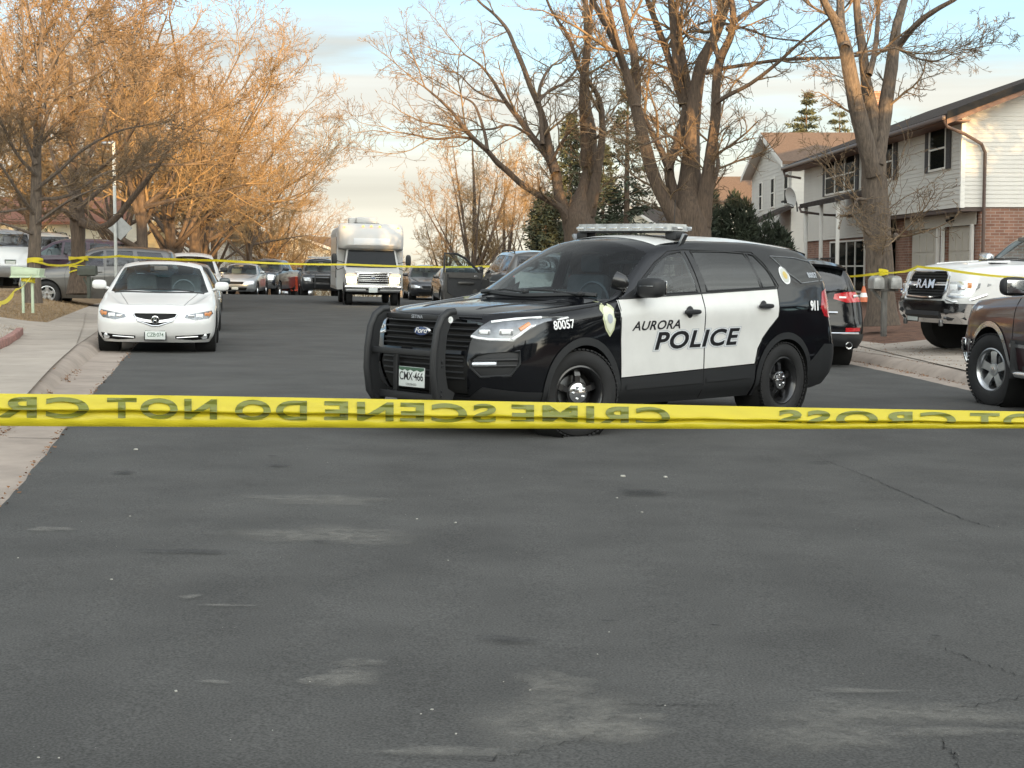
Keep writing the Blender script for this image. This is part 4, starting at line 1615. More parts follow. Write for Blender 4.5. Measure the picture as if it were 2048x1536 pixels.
# ------------------------------------------------------------------ trees
def tubes_np(segs, n):
    """segs: array (k, 8): x0 y0 z0 r0 x1 y1 z1 r1 -> prisms with n sides."""
    S = np.asarray(segs, dtype=np.float64).reshape(-1, 8)
    a, b = S[:, :3], S[:, 4:7]
    d = b - a
    ln = np.linalg.norm(d, axis=1, keepdims=True); d = d / np.maximum(ln, 1e-9)
    ref = np.where(np.abs(d[:, 2:3]) < .9, np.array([[0, 0, 1.0]]), np.array([[1.0, 0, 0]]))
    u = np.cross(d, ref); u /= np.linalg.norm(u, axis=1, keepdims=True)
    w = np.cross(d, u)
    V = np.zeros((len(S), 2 * n, 3))
    for k in range(n):
        c, s = math.cos(2 * math.pi * k / n), math.sin(2 * math.pi * k / n)
        o = u * c + w * s
        V[:, k] = a + o * S[:, 3:4]
        V[:, n + k] = b + o * S[:, 7:8] + d * S[:, 7:8] * .3
    base = (np.arange(len(S)) * 2 * n)[:, None]
    F = np.concatenate([base + np.array([[k, (k + 1) % n, n + (k + 1) % n, n + k]]) for k in range(n)], 0)
    return V.reshape(-1, 3), F


def smooth_path(pts, sub=4):
    """Catmull-Rom through (x, y, z, r) points."""
    P = [np.array(p, float) for p in pts]
    P = [2 * P[0] - P[1]] + P + [2 * P[-1] - P[-2]]
    out = []
    for i in range(1, len(P) - 2):
        for k in range(sub):
            t = k / sub
            out.append(.5 * (2 * P[i] + (P[i + 1] - P[i - 1]) * t + (2 * P[i - 1] - 5 * P[i] + 4 * P[i + 1] - P[i + 2]) * t * t + (-P[i - 1] + 3 * P[i] - 3 * P[i + 1] + P[i + 2]) * t ** 3))
    out.append(P[-2])
    return out


def limb_mesh(mb, path, n=10, seed=0, rough=.10):
    """A limb as a ring tube with a lumpy bark outline."""
    rg = random.Random(seed)
    lump = [rg.uniform(0, 6.28) for _ in range(4)]
    V, F = [], []
    prev = None
    L = len(path)
    for i, p in enumerate(path):
        a = path[min(i + 1, L - 1)][:3] - path[max(i - 1, 0)][:3]
        a = Vector(a).normalized()
        u = a.orthogonal().normalized() if prev is None else (prev - a * prev.dot(a)).normalized()
        prev = u
        w = a.cross(u)
        for k in range(n):
            t = 2 * math.pi * k / n
            r = p[3] * (1 + rough * (.5 * math.sin(3 * t + lump[0] + i * .2) + .4 * math.sin(5 * t + lump[1] - i * .33) + .4 * rg.uniform(-1, 1)))
            V.append(Vector(p[:3]) + (u * math.cos(t) + w * math.sin(t)) * r)
    for i in range(L - 1):
        for k in range(n):
            F.append((i * n + k, i * n + (k + 1) % n, (i + 1) * n + (k + 1) % n, (i + 1) * n + k))
    F.append(tuple((L - 1) * n + k for k in range(n)))
    mb.add(V, F, 0, True)


def grow(rg, segs, p, d, length, r, level, cfg):
    """A branch with its twigs, appended to segs as straight pieces."""
    stack = [(p, d, length, r, level)]
    R_ = rg.random; G_ = rg.gauss
    sq = math.sqrt
    while stack:
        (x, y, z), (dx, dy, dz), ln, r0, lv = stack.pop()
        k = cfg['n'][lv]
        st = ln / k
        wob, up = cfg['wob'][lv], cfg['up'][lv]
        nch = cfg['ch'][lv] if lv < len(cfg['ch']) else 0
        r_end = max(cfg['rmin'], r0 * cfg['taper'])
        side = 1 if R_() < .5 else -1
        for i in range(k):
            dx += G_(0, wob); dy += G_(0, wob); dz += G_(0, wob) + up
            q = sq(dx * dx + dy * dy + dz * dz); dx /= q; dy /= q; dz /= q
            nx, ny, nz = x + dx * st, y + dy * st, z + dz * st
            ra = r0 + (r_end - r0) * i / k; rb = r0 + (r_end - r0) * (i + 1) / k
            segs[lv].append((x, y, z, ra, nx, ny, nz, rb))
            x, y, z = nx, ny, nz
            if nch and (i + 1) / k > cfg['start'][lv]:
                m = nch / k / (1 - cfg['start'][lv])
                cnt = int(m) + (1 if R_() < m - int(m) else 0)
                for _ in range(cnt):
                    # child direction: turn away from the parent by the set angle
                    ang = cfg['ang'][lv] * (.7 + .6 * R_())
                    ax, ay, az = G_(0, 1), G_(0, 1), G_(0, .8)
                    t = ax * dx + ay * dy + az * dz
                    ax -= t * dx; ay -= t * dy; az -= t * dz
                    q = sq(ax * ax + ay * ay + az * az) or 1
                    ca, sa = math.cos(ang), math.sin(ang) / q
                    cd = (dx * ca + ax * sa, dy * ca + ay * sa, dz * ca + az * sa)
                    cl = ln * cfg['len'][lv] * (.55 + .7 * R_()) * (1.15 - .55 * (i + 1) / k)
                    cr = max(cfg['rmin'], min(rb * .75, r0 * cfg['rr'][lv]))
                    stack.append(((x, y, z), cd, cl, cr, lv + 1))


LOCUST = dict(n=[7, 6, 5, 4], wob=[.13, .17, .20, .22], up=[.035, .03, .03, .02], ch=[7, 4.5, 2.6], start=[.14, .14, .1], ang=[.75, .72, .7], len=[.55, .52, .5], rr=[.5, .5, .55], taper=.35, rmin=.0045)

M['bark'] = pmat('bark', (.130, .092, .064), rough=.95, var=.5, col2=(.045, .033, .026), scale=7, bump=1.0, bscale=9, stretch=(5, 5, .7), detail=9)
M['bark_light'] = pmat('bark_light', (.150, .116, .088), rough=.95, var=.4, col2=(.050, .040, .033), scale=7, bump=.9, bscale=9, stretch=(4, 4, .8), detail=9)
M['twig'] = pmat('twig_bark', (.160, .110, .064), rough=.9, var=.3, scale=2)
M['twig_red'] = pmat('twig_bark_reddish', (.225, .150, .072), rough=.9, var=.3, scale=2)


def build_tree(name, base, limbs, cfg, seed, label, cat, group, n_ring=12, sub=None, twig_m='twig', bark_m='bark', flare=1.35, dens=1.0, tips=True, shoots=0):
    """limbs: list of [(x, y, z, r), ...] in world space; the first is the trunk.  tree > trunk, crown."""
    root = empty(name, base, label, cat, group)
    rg = random.Random(seed)
    mb = MB()
    B = Vector(base)
    segs = [[] for _ in range(5)]
    for li, pts in enumerate(limbs):
        pts = [(p[0] - B.x, p[1] - B.y, p[2] - B.z, p[3]) for p in pts]
        path = smooth_path(pts, 4)
        if li == 0:                                     # root flare
            h0 = path[0][2]
            for p in path:
                q = max(0, 1 - (p[2] - h0) / 1.1)
                p[3] *= 1 + (flare - 1) * q * q
        for p in path: p[3] = max(p[3], .008)
        limb_mesh(mb, path, n_ring if pts[0][3] > .09 else 7, seed * 31 + li)
        # side branches
        L = len(path)
        ln = sum(float(np.linalg.norm(path[i + 1][:3] - path[i][:3])) for i in range(L - 1))
        step = 0.0
        for i in range(1, L):
            dvec = path[i][:3] - path[i - 1][:3]
            dl = float(np.linalg.norm(dvec)); d = dvec / max(dl, 1e-6)
            r = path[i][3]
            if li == 0 and cfg.get('trunk_bare', True): continue
            if r > .20 or path[i][2] < cfg.get('zmin', 0): continue
            rate = dens * cfg.get('rate', 2.2)
            m = dl * rate
            cnt = int(m) + (1 if rg.random() < m - int(m) else 0)
            for _ in range(cnt):
                ax = np.array([rg.gauss(0, 1), rg.gauss(0, 1), rg.gauss(0.1, .8)])
                ax -= d * float(ax @ d); ax /= np.linalg.norm(ax) + 1e-9
                ang = rg.uniform(.6, 1.15)
                cd = d * math.cos(ang) + ax * math.sin(ang)
                cl = cfg.get('blen', 2.2) * rg.uniform(.5, 1.15) * (1.0 if r < .1 else .8)
                lv = 0 if rg.random() < cfg.get('big', .6) else 1
                if lv == 1: cl *= .55
                t = rg.random()
                o = path[i - 1][:3] * (1 - t) + path[i][:3] * t
                grow(rg, segs, tuple(o), tuple(cd), cl, min(r * .55, .012 + .016 * cl), lv, cfg)
        if tips and (li > 0 or not cfg.get('trunk_bare', True)):
            d = path[-1][:3] - path[-2][:3]; d = d / (np.linalg.norm(d) + 1e-9)
            for _ in range(2):
                cd = d + np.array([rg.gauss(0, .25), rg.gauss(0, .25), rg.gauss(0, .25)])
                grow(rg, segs, tuple(path[-1][:3]), tuple(cd / np.linalg.norm(cd)), cfg.get('blen', 2.2) * .9, path[-1][3] * .85, 0, cfg)
    for _ in range(shoots):
        i = rg.randrange(1, 4); p = path[i] if False else smooth_path([(q[0] - B.x, q[1] - B.y, q[2] - B.z, q[3]) for q in limbs[0]], 4)[min(6, 3)]
        grow(rg, segs, (p[0], p[1], rg.uniform(.6, 2.6)), (rg.gauss(0, .5), rg.gauss(0, .5), .9), rg.uniform(.8, 1.6), .012, 1, cfg)
    mb.build('trunk', M[bark_m], root, recalc=False)
    Vs, Fs, o = [], [], 0
    for lv, s in enumerate(segs):
        if not s: continue
        V, F = tubes_np(s, 5 if lv == 0 else 3)
        if lv == 0:
            F5 = F
        Vs.append(V); Fs.append(F + o); o += len(V)
    if Vs:
        np_mesh('crown', np.concatenate(Vs), np.concatenate(Fs), M[twig_m], root)
    return root


def plimb(pix, Y, dy=0.0, s=None):
    """Limb from pixels (px, py, width in px): placed near distance Y, drifting dy metres in depth along its length."""
    out = []
    n = len(pix)
    for i, (px, py, w) in enumerate(pix):
        t = i / max(n - 1, 1)
        yy = Y + dy * t
        p = at(px, py, yy)
        out.append((p.x, p.y, p.z, w * yy / FPX / 2))
    return out


CFG_R = dict(LOCUST, rate=2.1, blen=1.9, big=.5)
# --- the three big street trees on the right
YA = 36.0
limbsA = [
    plimb([(1390, 640, 92), (1388, 560, 88), (1384, 480, 92), (1382, 430, 92), (1380, 380, 62), (1383, 300, 40), (1387, 220, 34), (1402, 130, 28), (1436, 60, 22), (1455, 0, 18), (1470, -70, 12)], YA, .4),
    plimb([(1372, 470, 60), (1340, 420, 42), (1310, 360, 36), (1290, 290, 34), (1272, 215, 30), (1258, 165, 26), (1240, 110, 20), (1215, 55, 18), (1185, 0, 14), (1160, -70, 9)], YA, -1.2),
    plimb([(1272, 215, 26), (1273, 170, 24), (1268, 110, 22), (1255, 50, 19), (1243, 0, 17), (1232, -70, 11)], YA - .6, 1.0),
    plimb([(1262, 180, 20), (1245, 120, 17), (1228, 60, 15), (1214, 0, 13), (1200, -70, 8)], YA - .5, -1.5),
    plimb([(1375, 440, 52), (1352, 400, 34), (1338, 340, 26), (1352, 295, 24), (1368, 240, 24), (1372, 208, 26), (1362, 165, 26), (1352, 110, 22), (1346, 50, 18), (1340, -10, 14), (1336, -70, 9)], YA, 1.4),
    plimb([(1338, 340, 20), (1322, 300, 18), (1302, 262, 14), (1292, 240, 10)], YA, .5),
    plimb([(1366, 210, 22), (1348, 150, 19), (1330, 95, 18), (1310, 40, 16), (1292, -10, 13), (1278, -80, 9)], YA + .7, 1.5),
    plimb([(1386, 215, 20), (1375, 160, 18), (1360, 90, 20), (1352, 30, 15), (1358, 0, 13), (1372, -50, 9)], YA + .3, 2.0),
    plimb([(1400, 450, 60), (1412, 370, 38), (1422, 300, 30), (1432, 230, 28), (1432, 180, 24), (1440, 120, 24), (1462, 70, 19), (1466, 20, 17), (1455, -30, 13), (1452, -80, 8)], YA, -1.6),
    plimb([(1434, 205, 12), (1458, 190, 12), (1500, 168, 11), (1550, 130, 10), (1600, 85, 8), (1650, 44, 7), (1690, 15, 5)], YA - .8, -2.0),
    plimb([(1412, 146, 12), (1440, 138, 11), (1500, 128, 10), (1560, 120, 10), (1620, 117, 9), (1668, 116, 8), (1730, 110, 6), (1780, 100, 4)], YA, -1.5),
    plimb([(1455, 60, 14), (1480, 35, 13), (1510, 15, 11), (1530, 0, 9), (1560, -30, 6)], YA - 1.2, 1.0),
    plimb([(1440, 120, 18), (1425, 70, 16), (1440, 20, 14), (1445, -40, 10)], YA - 1, 2.0),
    plimb([(1376, 300, 12), (1340, 272, 7), (1290, 290, 5)], YA, -2.0),
    plimb([(1420, 40, 8), (1500, 60, 6), (1540, 75, 5), (1600, 82, 4)], YA, -2.5),
    plimb([(1400, 430, 26), (1420, 380, 18), (1436, 330, 12), (1430, 290, 8)], YA, 2.0),
]
limbsA = [[(x, y, z, r * (.74 if i else .84)) for x, y, z, r in l] for i, l in enumerate(limbsA)]
build_tree('street_tree', at(1390, 640, YA), limbsA, CFG_R, 3, 'large bare tree of many upright limbs behind the police car roof', 'tree', 'bare trees along the right kerb', dens=1.0)

YB = 31.0
limbsB = [
    plimb([(1764, 652, 66), (1762, 600, 58), (1758, 530, 57), (1754, 470, 60), (1752, 400, 58), (1750, 340, 54), (1748, 280, 44), (1742, 220, 32), (1732, 165, 24), (1725, 100, 20), (1716, 40, 17), (1708, -60, 12)], YB, .3),
    plimb([(1748, 350, 46), (1730, 280, 44), (1712, 210, 40), (1700, 150, 36), (1690, 95, 32), (1672, 45, 24), (1650, 5, 18), (1625, -60, 11)], YB, -1.0),
    plimb([(1690, 95, 24), (1682, 50, 20), (1680, 0, 19), (1676, -70, 12)], YB - .7, 1.0),
    plimb([(1738, 150, 16), (1748, 110, 14), (1754, 60, 12), (1757, 10, 10), (1758, -60, 7)], YB, 1.2),
    plimb([(1752, 330, 42), (1764, 260, 38), (1774, 190, 34), (1784, 120, 30), (1792, 60, 24), (1803, 20, 20), (1822, -40, 13)], YB, .8),
    plimb([(1798, 92, 18), (1818, 65, 16), (1845, 38, 15), (1880, 15, 12), (1915, -5, 10), (1950, -40, 6)], YB + .4, -1.5),
    plimb([(1735, 400, 9), (1715, 398, 7), (1708, 410, 4)], YB - .3, -.2),
    plimb([(1790, 470, 16), (1795, 476, 13), (1798, 474, 7)], YB - .4, -.15),
    plimb([(1740, 470, 12), (1730, 460, 8), (1722, 430, 5), (1712, 400, 3)], YB - .3, -.3),
    plimb([(1745, 190, 7), (1722, 130, 5), (1735, 85, 4)], YB, -1.0),
    plimb([(1795, 95, 7), (1830, 115, 5), (1870, 122, 4), (1900, 110, 3)], YB, -.8),
    plimb([(1700, 108, 6), (1740, 102, 5), (1790, 96, 5)], YB - .5, -.2),
]
limbsB = [[(x, y, z, r * (.80 if i else .90)) for x, y, z, r in l] for i, l in enumerate(limbsB)]
CFG_B = dict(LOCUST, rate=.75, blen=1.5, big=.35)
build_tree('street_tree', at(1764, 652, YB), limbsB, CFG_B, 5, 'thick grey tree forking above two mailboxes beside the white pickup', 'tree', 'bare trees along the right kerb', bark_m='bark_light', shoots=9, flare=1.25)

YC = 45.0
limbsC = [
    plimb([(1163, 590, 90), (1162, 520, 82), (1160, 460, 80), (1158, 430, 74), (1172, 380, 44), (1180, 320, 30), (1182, 270, 26), (1172, 210, 24), (1170, 150, 21), (1175, 90, 18), (1172, 30, 14), (1170, -60, 9)], YC, .4),
    plimb([(1140, 450, 34), (1120, 415, 20), (1085, 395, 18), (1045, 370, 17), (1015, 342, 16), (995, 325, 15), (975, 302, 14), (950, 280, 13), (928, 255, 11), (905, 225, 9), (880, 200, 7), (850, 175, 5)], YC, -2.0),
    plimb([(950, 278, 9), (915, 274, 7), (870, 278, 6), (830, 270, 5), (800, 265, 3)], YC - 1.2, -.8),
    plimb([(975, 300, 10), (970, 270, 9), (958, 230, 8), (945, 205, 6), (915, 190, 4)], YC - 1.2, 1.0),
    plimb([(1140, 440, 36), (1118, 390, 30), (1110, 340, 28), (1090, 305, 22), (1065, 275, 18), (1040, 240, 15), (1020, 215, 13), (1000, 185, 11), (985, 160, 9), (960, 130, 6), (930, 110, 4)], YC, 1.5),
    plimb([(1112, 345, 22), (1098, 290, 20), (1088, 240, 17), (1075, 205, 16), (1060, 170, 15), (1045, 130, 14), (1030, 95, 12), (1015, 60, 10), (990, 30, 8), (960, 5, 6), (930, -30, 4)], YC, 2.5),
    plimb([(1085, 290, 16), (1082, 240, 13), (1078, 185, 10), (1090, 150, 8), (1105, 130, 6)], YC, 1.2),
    plimb([(1178, 430, 40), (1190, 370, 30), (1200, 310, 22), (1205, 250, 18), (1195, 190, 14), (1165, 150, 12), (1150, 110, 11), (1135, 70, 10), (1115, 40, 8), (1098, 10, 7), (1080, -40, 5)], YC, -1.5),
    plimb([(1170, 330, 26), (1168, 260, 22), (1165, 190, 20), (1170, 130, 19), (1178, 70, 14), (1182, 10, 11), (1185, -60, 7)], YC, -2.4),
    plimb([(1105, 320, 9), (1120, 290, 9), (1140, 262, 8), (1155, 250, 5)], YC, -.6),
    plimb([(1187, 278, 8), (1215, 265, 8), (1240, 250, 6), (1255, 240, 4)], YC, -1.0),
    plimb([(1060, 270, 9), (1020, 250, 7), (985, 258, 6), (940, 260, 4)], YC, -1.0),
    plimb([(1010, 205, 8), (980, 195, 6), (950, 180, 5), (920, 150, 4)], YC, 1.8),
    plimb([(1075, 205, 9), (1100, 180, 8), (1130, 165, 7), (1160, 130, 6)], YC, 1.5),
]
limbsC = [[(x, y, z, r * (.72 if i else .82)) for x, y, z, r in l] for i, l in enumerate(limbsC)]
build_tree('street_tree', at(1163, 590, YC), limbsC, dict(LOCUST, rate=2.2, blen=2.1, big=.5), 7, 'wide bare tree with a long low limb reaching left over the street', 'tree', 'bare trees along the right kerb', twig_m='twig', dens=1.0)


# --- generic bare trees with many fine twigs
DENSE = dict(LOCUST, n=[7, 6, 5, 4], ch=[8, 5, 2.0], rate=1.55, blen=2.3, big=.6, up=[.06, .05, .04, .03], rmin=.0055, zmin=3.0)


def generic_limbs(rg, h, spread, r, nl, fork=.22, lean=(0, 0)):
    """Trunk to the fork and nl limbs fanning out from it, at the origin."""
    hf = h * fork
    trunk = [(0, 0, -.1, r), (lean[0] * .3, lean[1] * .3, hf * .5, r * .9), (lean[0] * .6, lean[1] * .6, hf, r * .82), (lean[0], lean[1], h * .5, r * .45), (lean[0] * 1.2 + rg.gauss(0, .2), lean[1] + rg.gauss(0, .2), h * .78, r * .22)]
    L = [trunk]
    for k in range(nl):
        a = 2 * math.pi * (k + rg.uniform(-.3, .3)) / nl
        t = rg.uniform(.55, 1.5)
        z0 = hf * t
        q = rg.uniform(.55, 1.0) * spread
        zt = h * rg.uniform(.55, .95) if k % 3 else h * rg.uniform(.35, .6)
        r0 = r * rg.uniform(.32, .52)
        ca, sa = math.cos(a), math.sin(a)
        L.append([(lean[0] * .5, lean[1] * .5, z0, r0), (lean[0] * .5 + ca * q * .28, lean[1] * .5 + sa * q * .28, z0 + (zt - z0) * .30, r0 * .75),
                  (ca * q * .58 + rg.gauss(0, .2), sa * q * .58 + rg.gauss(0, .2), z0 + (zt - z0) * .62, r0 * .5), (ca * q, sa * q, zt, r0 * .22)])
    return L


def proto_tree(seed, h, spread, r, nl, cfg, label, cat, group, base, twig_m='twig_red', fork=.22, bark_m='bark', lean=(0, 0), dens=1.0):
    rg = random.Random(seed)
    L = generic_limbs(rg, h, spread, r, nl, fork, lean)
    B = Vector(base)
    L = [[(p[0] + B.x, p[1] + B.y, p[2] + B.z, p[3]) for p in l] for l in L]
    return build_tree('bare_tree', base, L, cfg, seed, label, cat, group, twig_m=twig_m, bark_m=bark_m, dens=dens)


LG = 'bare trees along the left kerb'
def gp(px, Y):
    x = (px - 1024) / FPX * Y
    return Vector((x, Y, terrain(x, Y) - .03))


# nearest on the left: slim trunk with strong leaders, low side branches
pL1 = gp(66, 31)
Y1 = 31
limbs1 = [plimb([(66, 606, 27), (67, 540, 25), (70, 470, 24), (72, 400, 22), (73, 320, 18), (77, 240, 14), (80, 150, 10), (84, 60, 7), (88, -40, 4)], Y1, .2)]
for pix, dy in (([(70, 430, 9), (40, 390, 7), (15, 350, 6), (-20, 300, 4)], -1.2), ([(70, 450, 8), (110, 420, 6), (150, 395, 5), (210, 370, 3)], -.8), ([(71, 380, 9), (120, 340, 7), (165, 300, 6), (230, 265, 4), (290, 250, 3)], -.6),
                ([(72, 330, 10), (45, 260, 8), (30, 200, 7), (10, 130, 5), (-10, 60, 3)], .8), ([(72, 310, 9), (95, 230, 8), (130, 180, 6), (190, 150, 5), (235, 120, 3)], -1.0), ([(74, 280, 9), (62, 200, 7), (50, 120, 6), (45, 40, 4), (40, -40, 3)], -1.0),
                ([(76, 250, 8), (100, 180, 7), (115, 110, 6), (125, 30, 4), (130, -40, 3)], .9), ([(72, 350, 9), (35, 310, 6), (0, 240, 5), (-30, 180, 4)], -1.5), ([(70, 415, 7), (35, 420, 5), (-5, 425, 4)], .8), ([(73, 300, 9), (110, 250, 7), (160, 215, 5), (230, 180, 4), (300, 160, 3)], 1.2),
                ([(79, 200, 7), (110, 120, 6), (155, 60, 5), (200, 0, 3)], -.8), ([(70, 470, 7), (30, 455, 5), (-20, 440, 4)], -.8), ([(75, 260, 7), (30, 180, 6), (-10, 90, 4)], 1.5), ([(71, 400, 8), (140, 390, 6), (200, 350, 5), (260, 335, 3)], 1.0), ([(80, 150, 6), (70, 80, 5), (55, 10, 4), (50, -50, 3)], 1.2), ([(80, 170, 6), (150, 110, 5), (210, 80, 4), (260, 40, 3)], .4)):
    limbs1.append(plimb(pix, Y1, dy))
build_tree('bare_tree', at(66, 606, Y1), limbs1, dict(DENSE, rate=1.9, blen=1.4, trunk_bare=True, zmin=2.2), 41, 'slim bare tree behind the pale green mailbox with tape round it', 'tree', LG, twig_m='twig', bark_m='bark_light')
Y2 = 36
limbs2 = [plimb([(158, 588, 34), (157, 530, 28), (156, 470, 28), (154, 430, 30), (150, 370, 20), (146, 300, 15), (140, 220, 10), (142, 130, 7)], Y2, .4)]
for pix, dy in (([(162, 445, 18), (190, 455, 13), (215, 450, 13), (238, 430, 13), (262, 400, 12), (290, 365, 10), (320, 325, 8), (350, 280, 7), (400, 240, 5)], -1.0), ([(150, 440, 12), (125, 420, 8), (100, 430, 6)], -1), ([(152, 400, 12), (120, 350, 8), (100, 290, 6), (90, 210, 4)], 1.2),
                ([(150, 360, 12), (185, 300, 9), (210, 230, 7), (240, 170, 5), (260, 110, 4)], .8), ([(154, 420, 13), (200, 380, 9), (250, 345, 7), (300, 330, 6), (370, 330, 4)], 1.4), ([(148, 320, 9), (130, 250, 7), (110, 180, 5), (105, 110, 3)], -1.2), ([(150, 350, 9), (195, 340, 7), (240, 300, 6), (280, 240, 4)], -1.5), ([(146, 290, 8), (170, 220, 6), (185, 150, 5), (205, 80, 3)], 1.0)):
    limbs2.append(plimb(pix, Y2, dy))
build_tree('bare_tree', at(158, 588, Y2), limbs2, dict(DENSE, rate=1.7, blen=1.8, zmin=2.6), 42, 'bare tree in front of the grey SUV with one sunlit limb slanting right', 'tree', LG)

protoA = proto_tree(51, 10.0, 4.2, .20, 10, DENSE, 'bare spreading tree just behind the stop sign pole', 'tree', LG, gp(288, 47))
protoB = proto_tree(52, 10.6, 4.4, .24, 11, DENSE, 'bare orange-brown tree with a leaning stem beyond the dark bush', 'tree', LG, gp(392, 57), fork=.26)
protoC = proto_tree(53, 9.2, 4.4, .22, 10, DENSE, 'rounded bare tree whose twigs reach furthest over the street', 'tree', LG, gp(408, 66), fork=.2)
for (src, px, Y, rz_, sc, lab) in ((protoC, 345, 52, 2.2, 1.0, 'bare tree between the stop sign and the silver sedan, leaning stems'), (protoA, 500, 84, 1.1, 1.0, 'bare tree standing over the dark pickup'), (protoB, 545, 98, 2.5, .92, 'bare tree over the far end of the parked row'),
                                   (protoA, 588, 112, 4.0, .80, 'small distant bare tree just left of the bus'), (protoC, 230, 60, .8, .95, 'bare tree behind the stop sign, in front of the sunlit houses'), (protoB, 70, 62, 3.6, .95, 'bare tree behind the silver SUV roofs'), (protoA, 150, 76, 5.1, 1.0, 'bare tree behind the sunlit fence'),
                                   (protoC, 430, 92, 3.3, 1.1, 'tall bare tree in the second row behind the silver sedan'), (protoB, -40, 46, 1.9, .9, 'bare tree at the far left edge of the street'), (protoA, 300, 88, .4, 1.1, 'bare tree behind the pale houses on the left'),
                                   (protoC, 630, 122, 1.5, .62, 'low bare tree directly behind the bus')):
    c = copy_tree(src)
    c.location = gp(px, Y); c.rotation_euler = (0, 0, rz_); c.scale = (sc,) * 3
    c['label'] = lab

# thin many-stemmed trees beyond the bus on the right
BUSHY = dict(DENSE, rate=1.5, blen=1.8, up=[.06, .05, .04, .02], big=.5, zmin=1.2)
rgD = random.Random(77)
bD = gp(945, 76)
LD = [[(bD.x, bD.y, bD.z, .20), (bD.x, bD.y, bD.z + 1.0, .17), (bD.x + .1, bD.y, bD.z + 2.2, .13), (bD.x + .1, bD.y, bD.z + 5.0, .08), (bD.x, bD.y, bD.z + 7.6, .03)]]
for k in range(12):
    a = rgD.uniform(0, 6.28); q = rgD.uniform(.8, 2.6); zt = rgD.uniform(4.8, 8.2) - q * .5
    LD.append([(bD.x, bD.y, bD.z + rgD.uniform(.3, 1.2), .085), (bD.x + math.cos(a) * q * .35, bD.y + math.sin(a) * q * .35, bD.z + zt * .4, .065), (bD.x + math.cos(a) * q * .7, bD.y + math.sin(a) * q * .7, bD.z + zt * .72, .042), (bD.x + math.cos(a) * q, bD.y + math.sin(a) * q, bD.z + zt, .02)])
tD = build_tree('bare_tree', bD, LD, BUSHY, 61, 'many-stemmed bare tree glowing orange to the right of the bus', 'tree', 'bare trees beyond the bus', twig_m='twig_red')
for px, Y, a, sc, lab in ((1010, 84, 2.1, .85, 'bare many-stemmed tree behind the open car door'), (895, 96, 4.0, .85, 'low bare tree beyond the dark sedan right of the bus'), (1075, 92, .9, 1.0, 'bare many-stemmed tree behind the dark spruce'), (850, 125, 3.1, .7, 'smallest bare tree on the skyline right of the bus')):
    c = copy_tree(tD); c.location = gp(px, Y); c.rotation_euler = (0, 0, a); c.scale = (sc,) * 3; c['label'] = lab


# --- evergreens
def conifer(name, base, h, rad, seed, label, cat, group, mat, dens=1.0, open_=.0, skirt=.08, blob=False):
    root = empty(name, base, label, cat, group)
    rg = np.random.default_rng(seed)
    t = MB()
    t.tube([(0, 0, -.2), (0, 0, h * .5), (.03, 0, h * .97)], [h * .018, h * .011, .012], n=8)
    V, F = [], []
    z = h * skirt
    tw = []
    while z < h * .98:
        f = 1 - z / h
        R_ = rad * (f ** .8) * rg.uniform(.8, 1.1) + .08
        nb = max(4, int(rg.integers(5, 9)))
        for k in range(nb):
            if rg.random() < open_: continue
            a = rg.uniform(0, 6.28)
            L = R_ * rg.uniform(.7, 1.12)
            droop = rg.uniform(.05, .35)
            n = max(3, int(L / .22))
            px, py, pz = 0.0, 0.0, z
            for i in range(n):
                q = (i + 1) / n
                nx, ny = math.cos(a) * L * q, math.sin(a) * L * q
                nz = z + L * (.12 * q - droop * q * q + .10 * q ** 4)
                tw.append((px, py, pz, .02 * (1 - .7 * q), nx, ny, nz, .016 * (1 - .7 * q)))
                px, py, pz = nx, ny, nz
                m = int((7 + 5 * (1 - q)) * dens)
                for _ in range(m):
                    # needle spray: a small two-sided blade
                    da = a + rg.normal(0, .9); el = rg.normal(-.15, .45)
                    l = rg.uniform(.16, .36) * (.6 + .5 * (1 - q)); w = rg.uniform(.02, .045)
                    d = np.array([math.cos(da) * math.cos(el), math.sin(da) * math.cos(el), math.sin(el)])
                    s = np.cross(d, rg.normal(0, 1, 3)); s /= np.linalg.norm(s) + 1e-9
                    o = np.array([px, py, pz]) + rg.normal(0, .06, 3)
                    b = len(V)
                    V.extend([o - s * w * .4, o + s * w * .4, o + d * l * .6 + s * w, o + d * l, o + d * l * .6 - s * w])
                    F.append((b, b + 1, b + 2, b + 3, b + 4))
        z += h * rg.uniform(.022, .042)
    Vt, Ft = tubes_np(tw, 3)
    t.add([tuple(v) for v in Vt], [tuple(f) for f in Ft])
    t.build('trunk', M['bark'], root, recalc=False)
    np_mesh('crown', V, F, mat, root, smooth=False)
    return root


M['spruce'] = pmat('spruce_needles', (.062, .072, .040), rough=.9, var=.45, scale=1.2)
M['juniper'] = pmat('juniper_needles', (.030, .040, .024), rough=.9, var=.5, scale=1.5)
EG = 'evergreens behind the right-hand trees'
conifer('spruce_tree', gp(1140, 64), 7.6, 1.75, 1, 'olive spruce standing behind the wide bare tree', 'tree', EG, M['spruce'], 1.2)
conifer('spruce_tree', gp(1090, 60), 4.2, 1.5, 2, 'short dark spruce left of the wide bare tree', 'tree', EG, M['juniper'], 1.3)
conifer('spruce_tree', gp(1252, 60), 9.0, 2.0, 3, 'open dark spruce seen between the two largest trees', 'tree', EG, M['juniper'], .8, open_=.35)
conifer('spruce_tree', gp(1205, 70), 6.6, 1.9, 4, 'golden green spruce low between the two largest trees', 'tree', EG, M['spruce'], 1.2)
conifer('spruce_tree', gp(1606, 88), 11.9, 3.3, 5, 'tall spruce rising above the white house roof', 'tree', EG, M['spruce'], 2.2)
conifer('spruce_tree', gp(1672, 92), 11.6, 2.9, 6, 'ragged spruce behind the brick chimney', 'tree', EG, M['spruce'], 1.8, open_=.3)


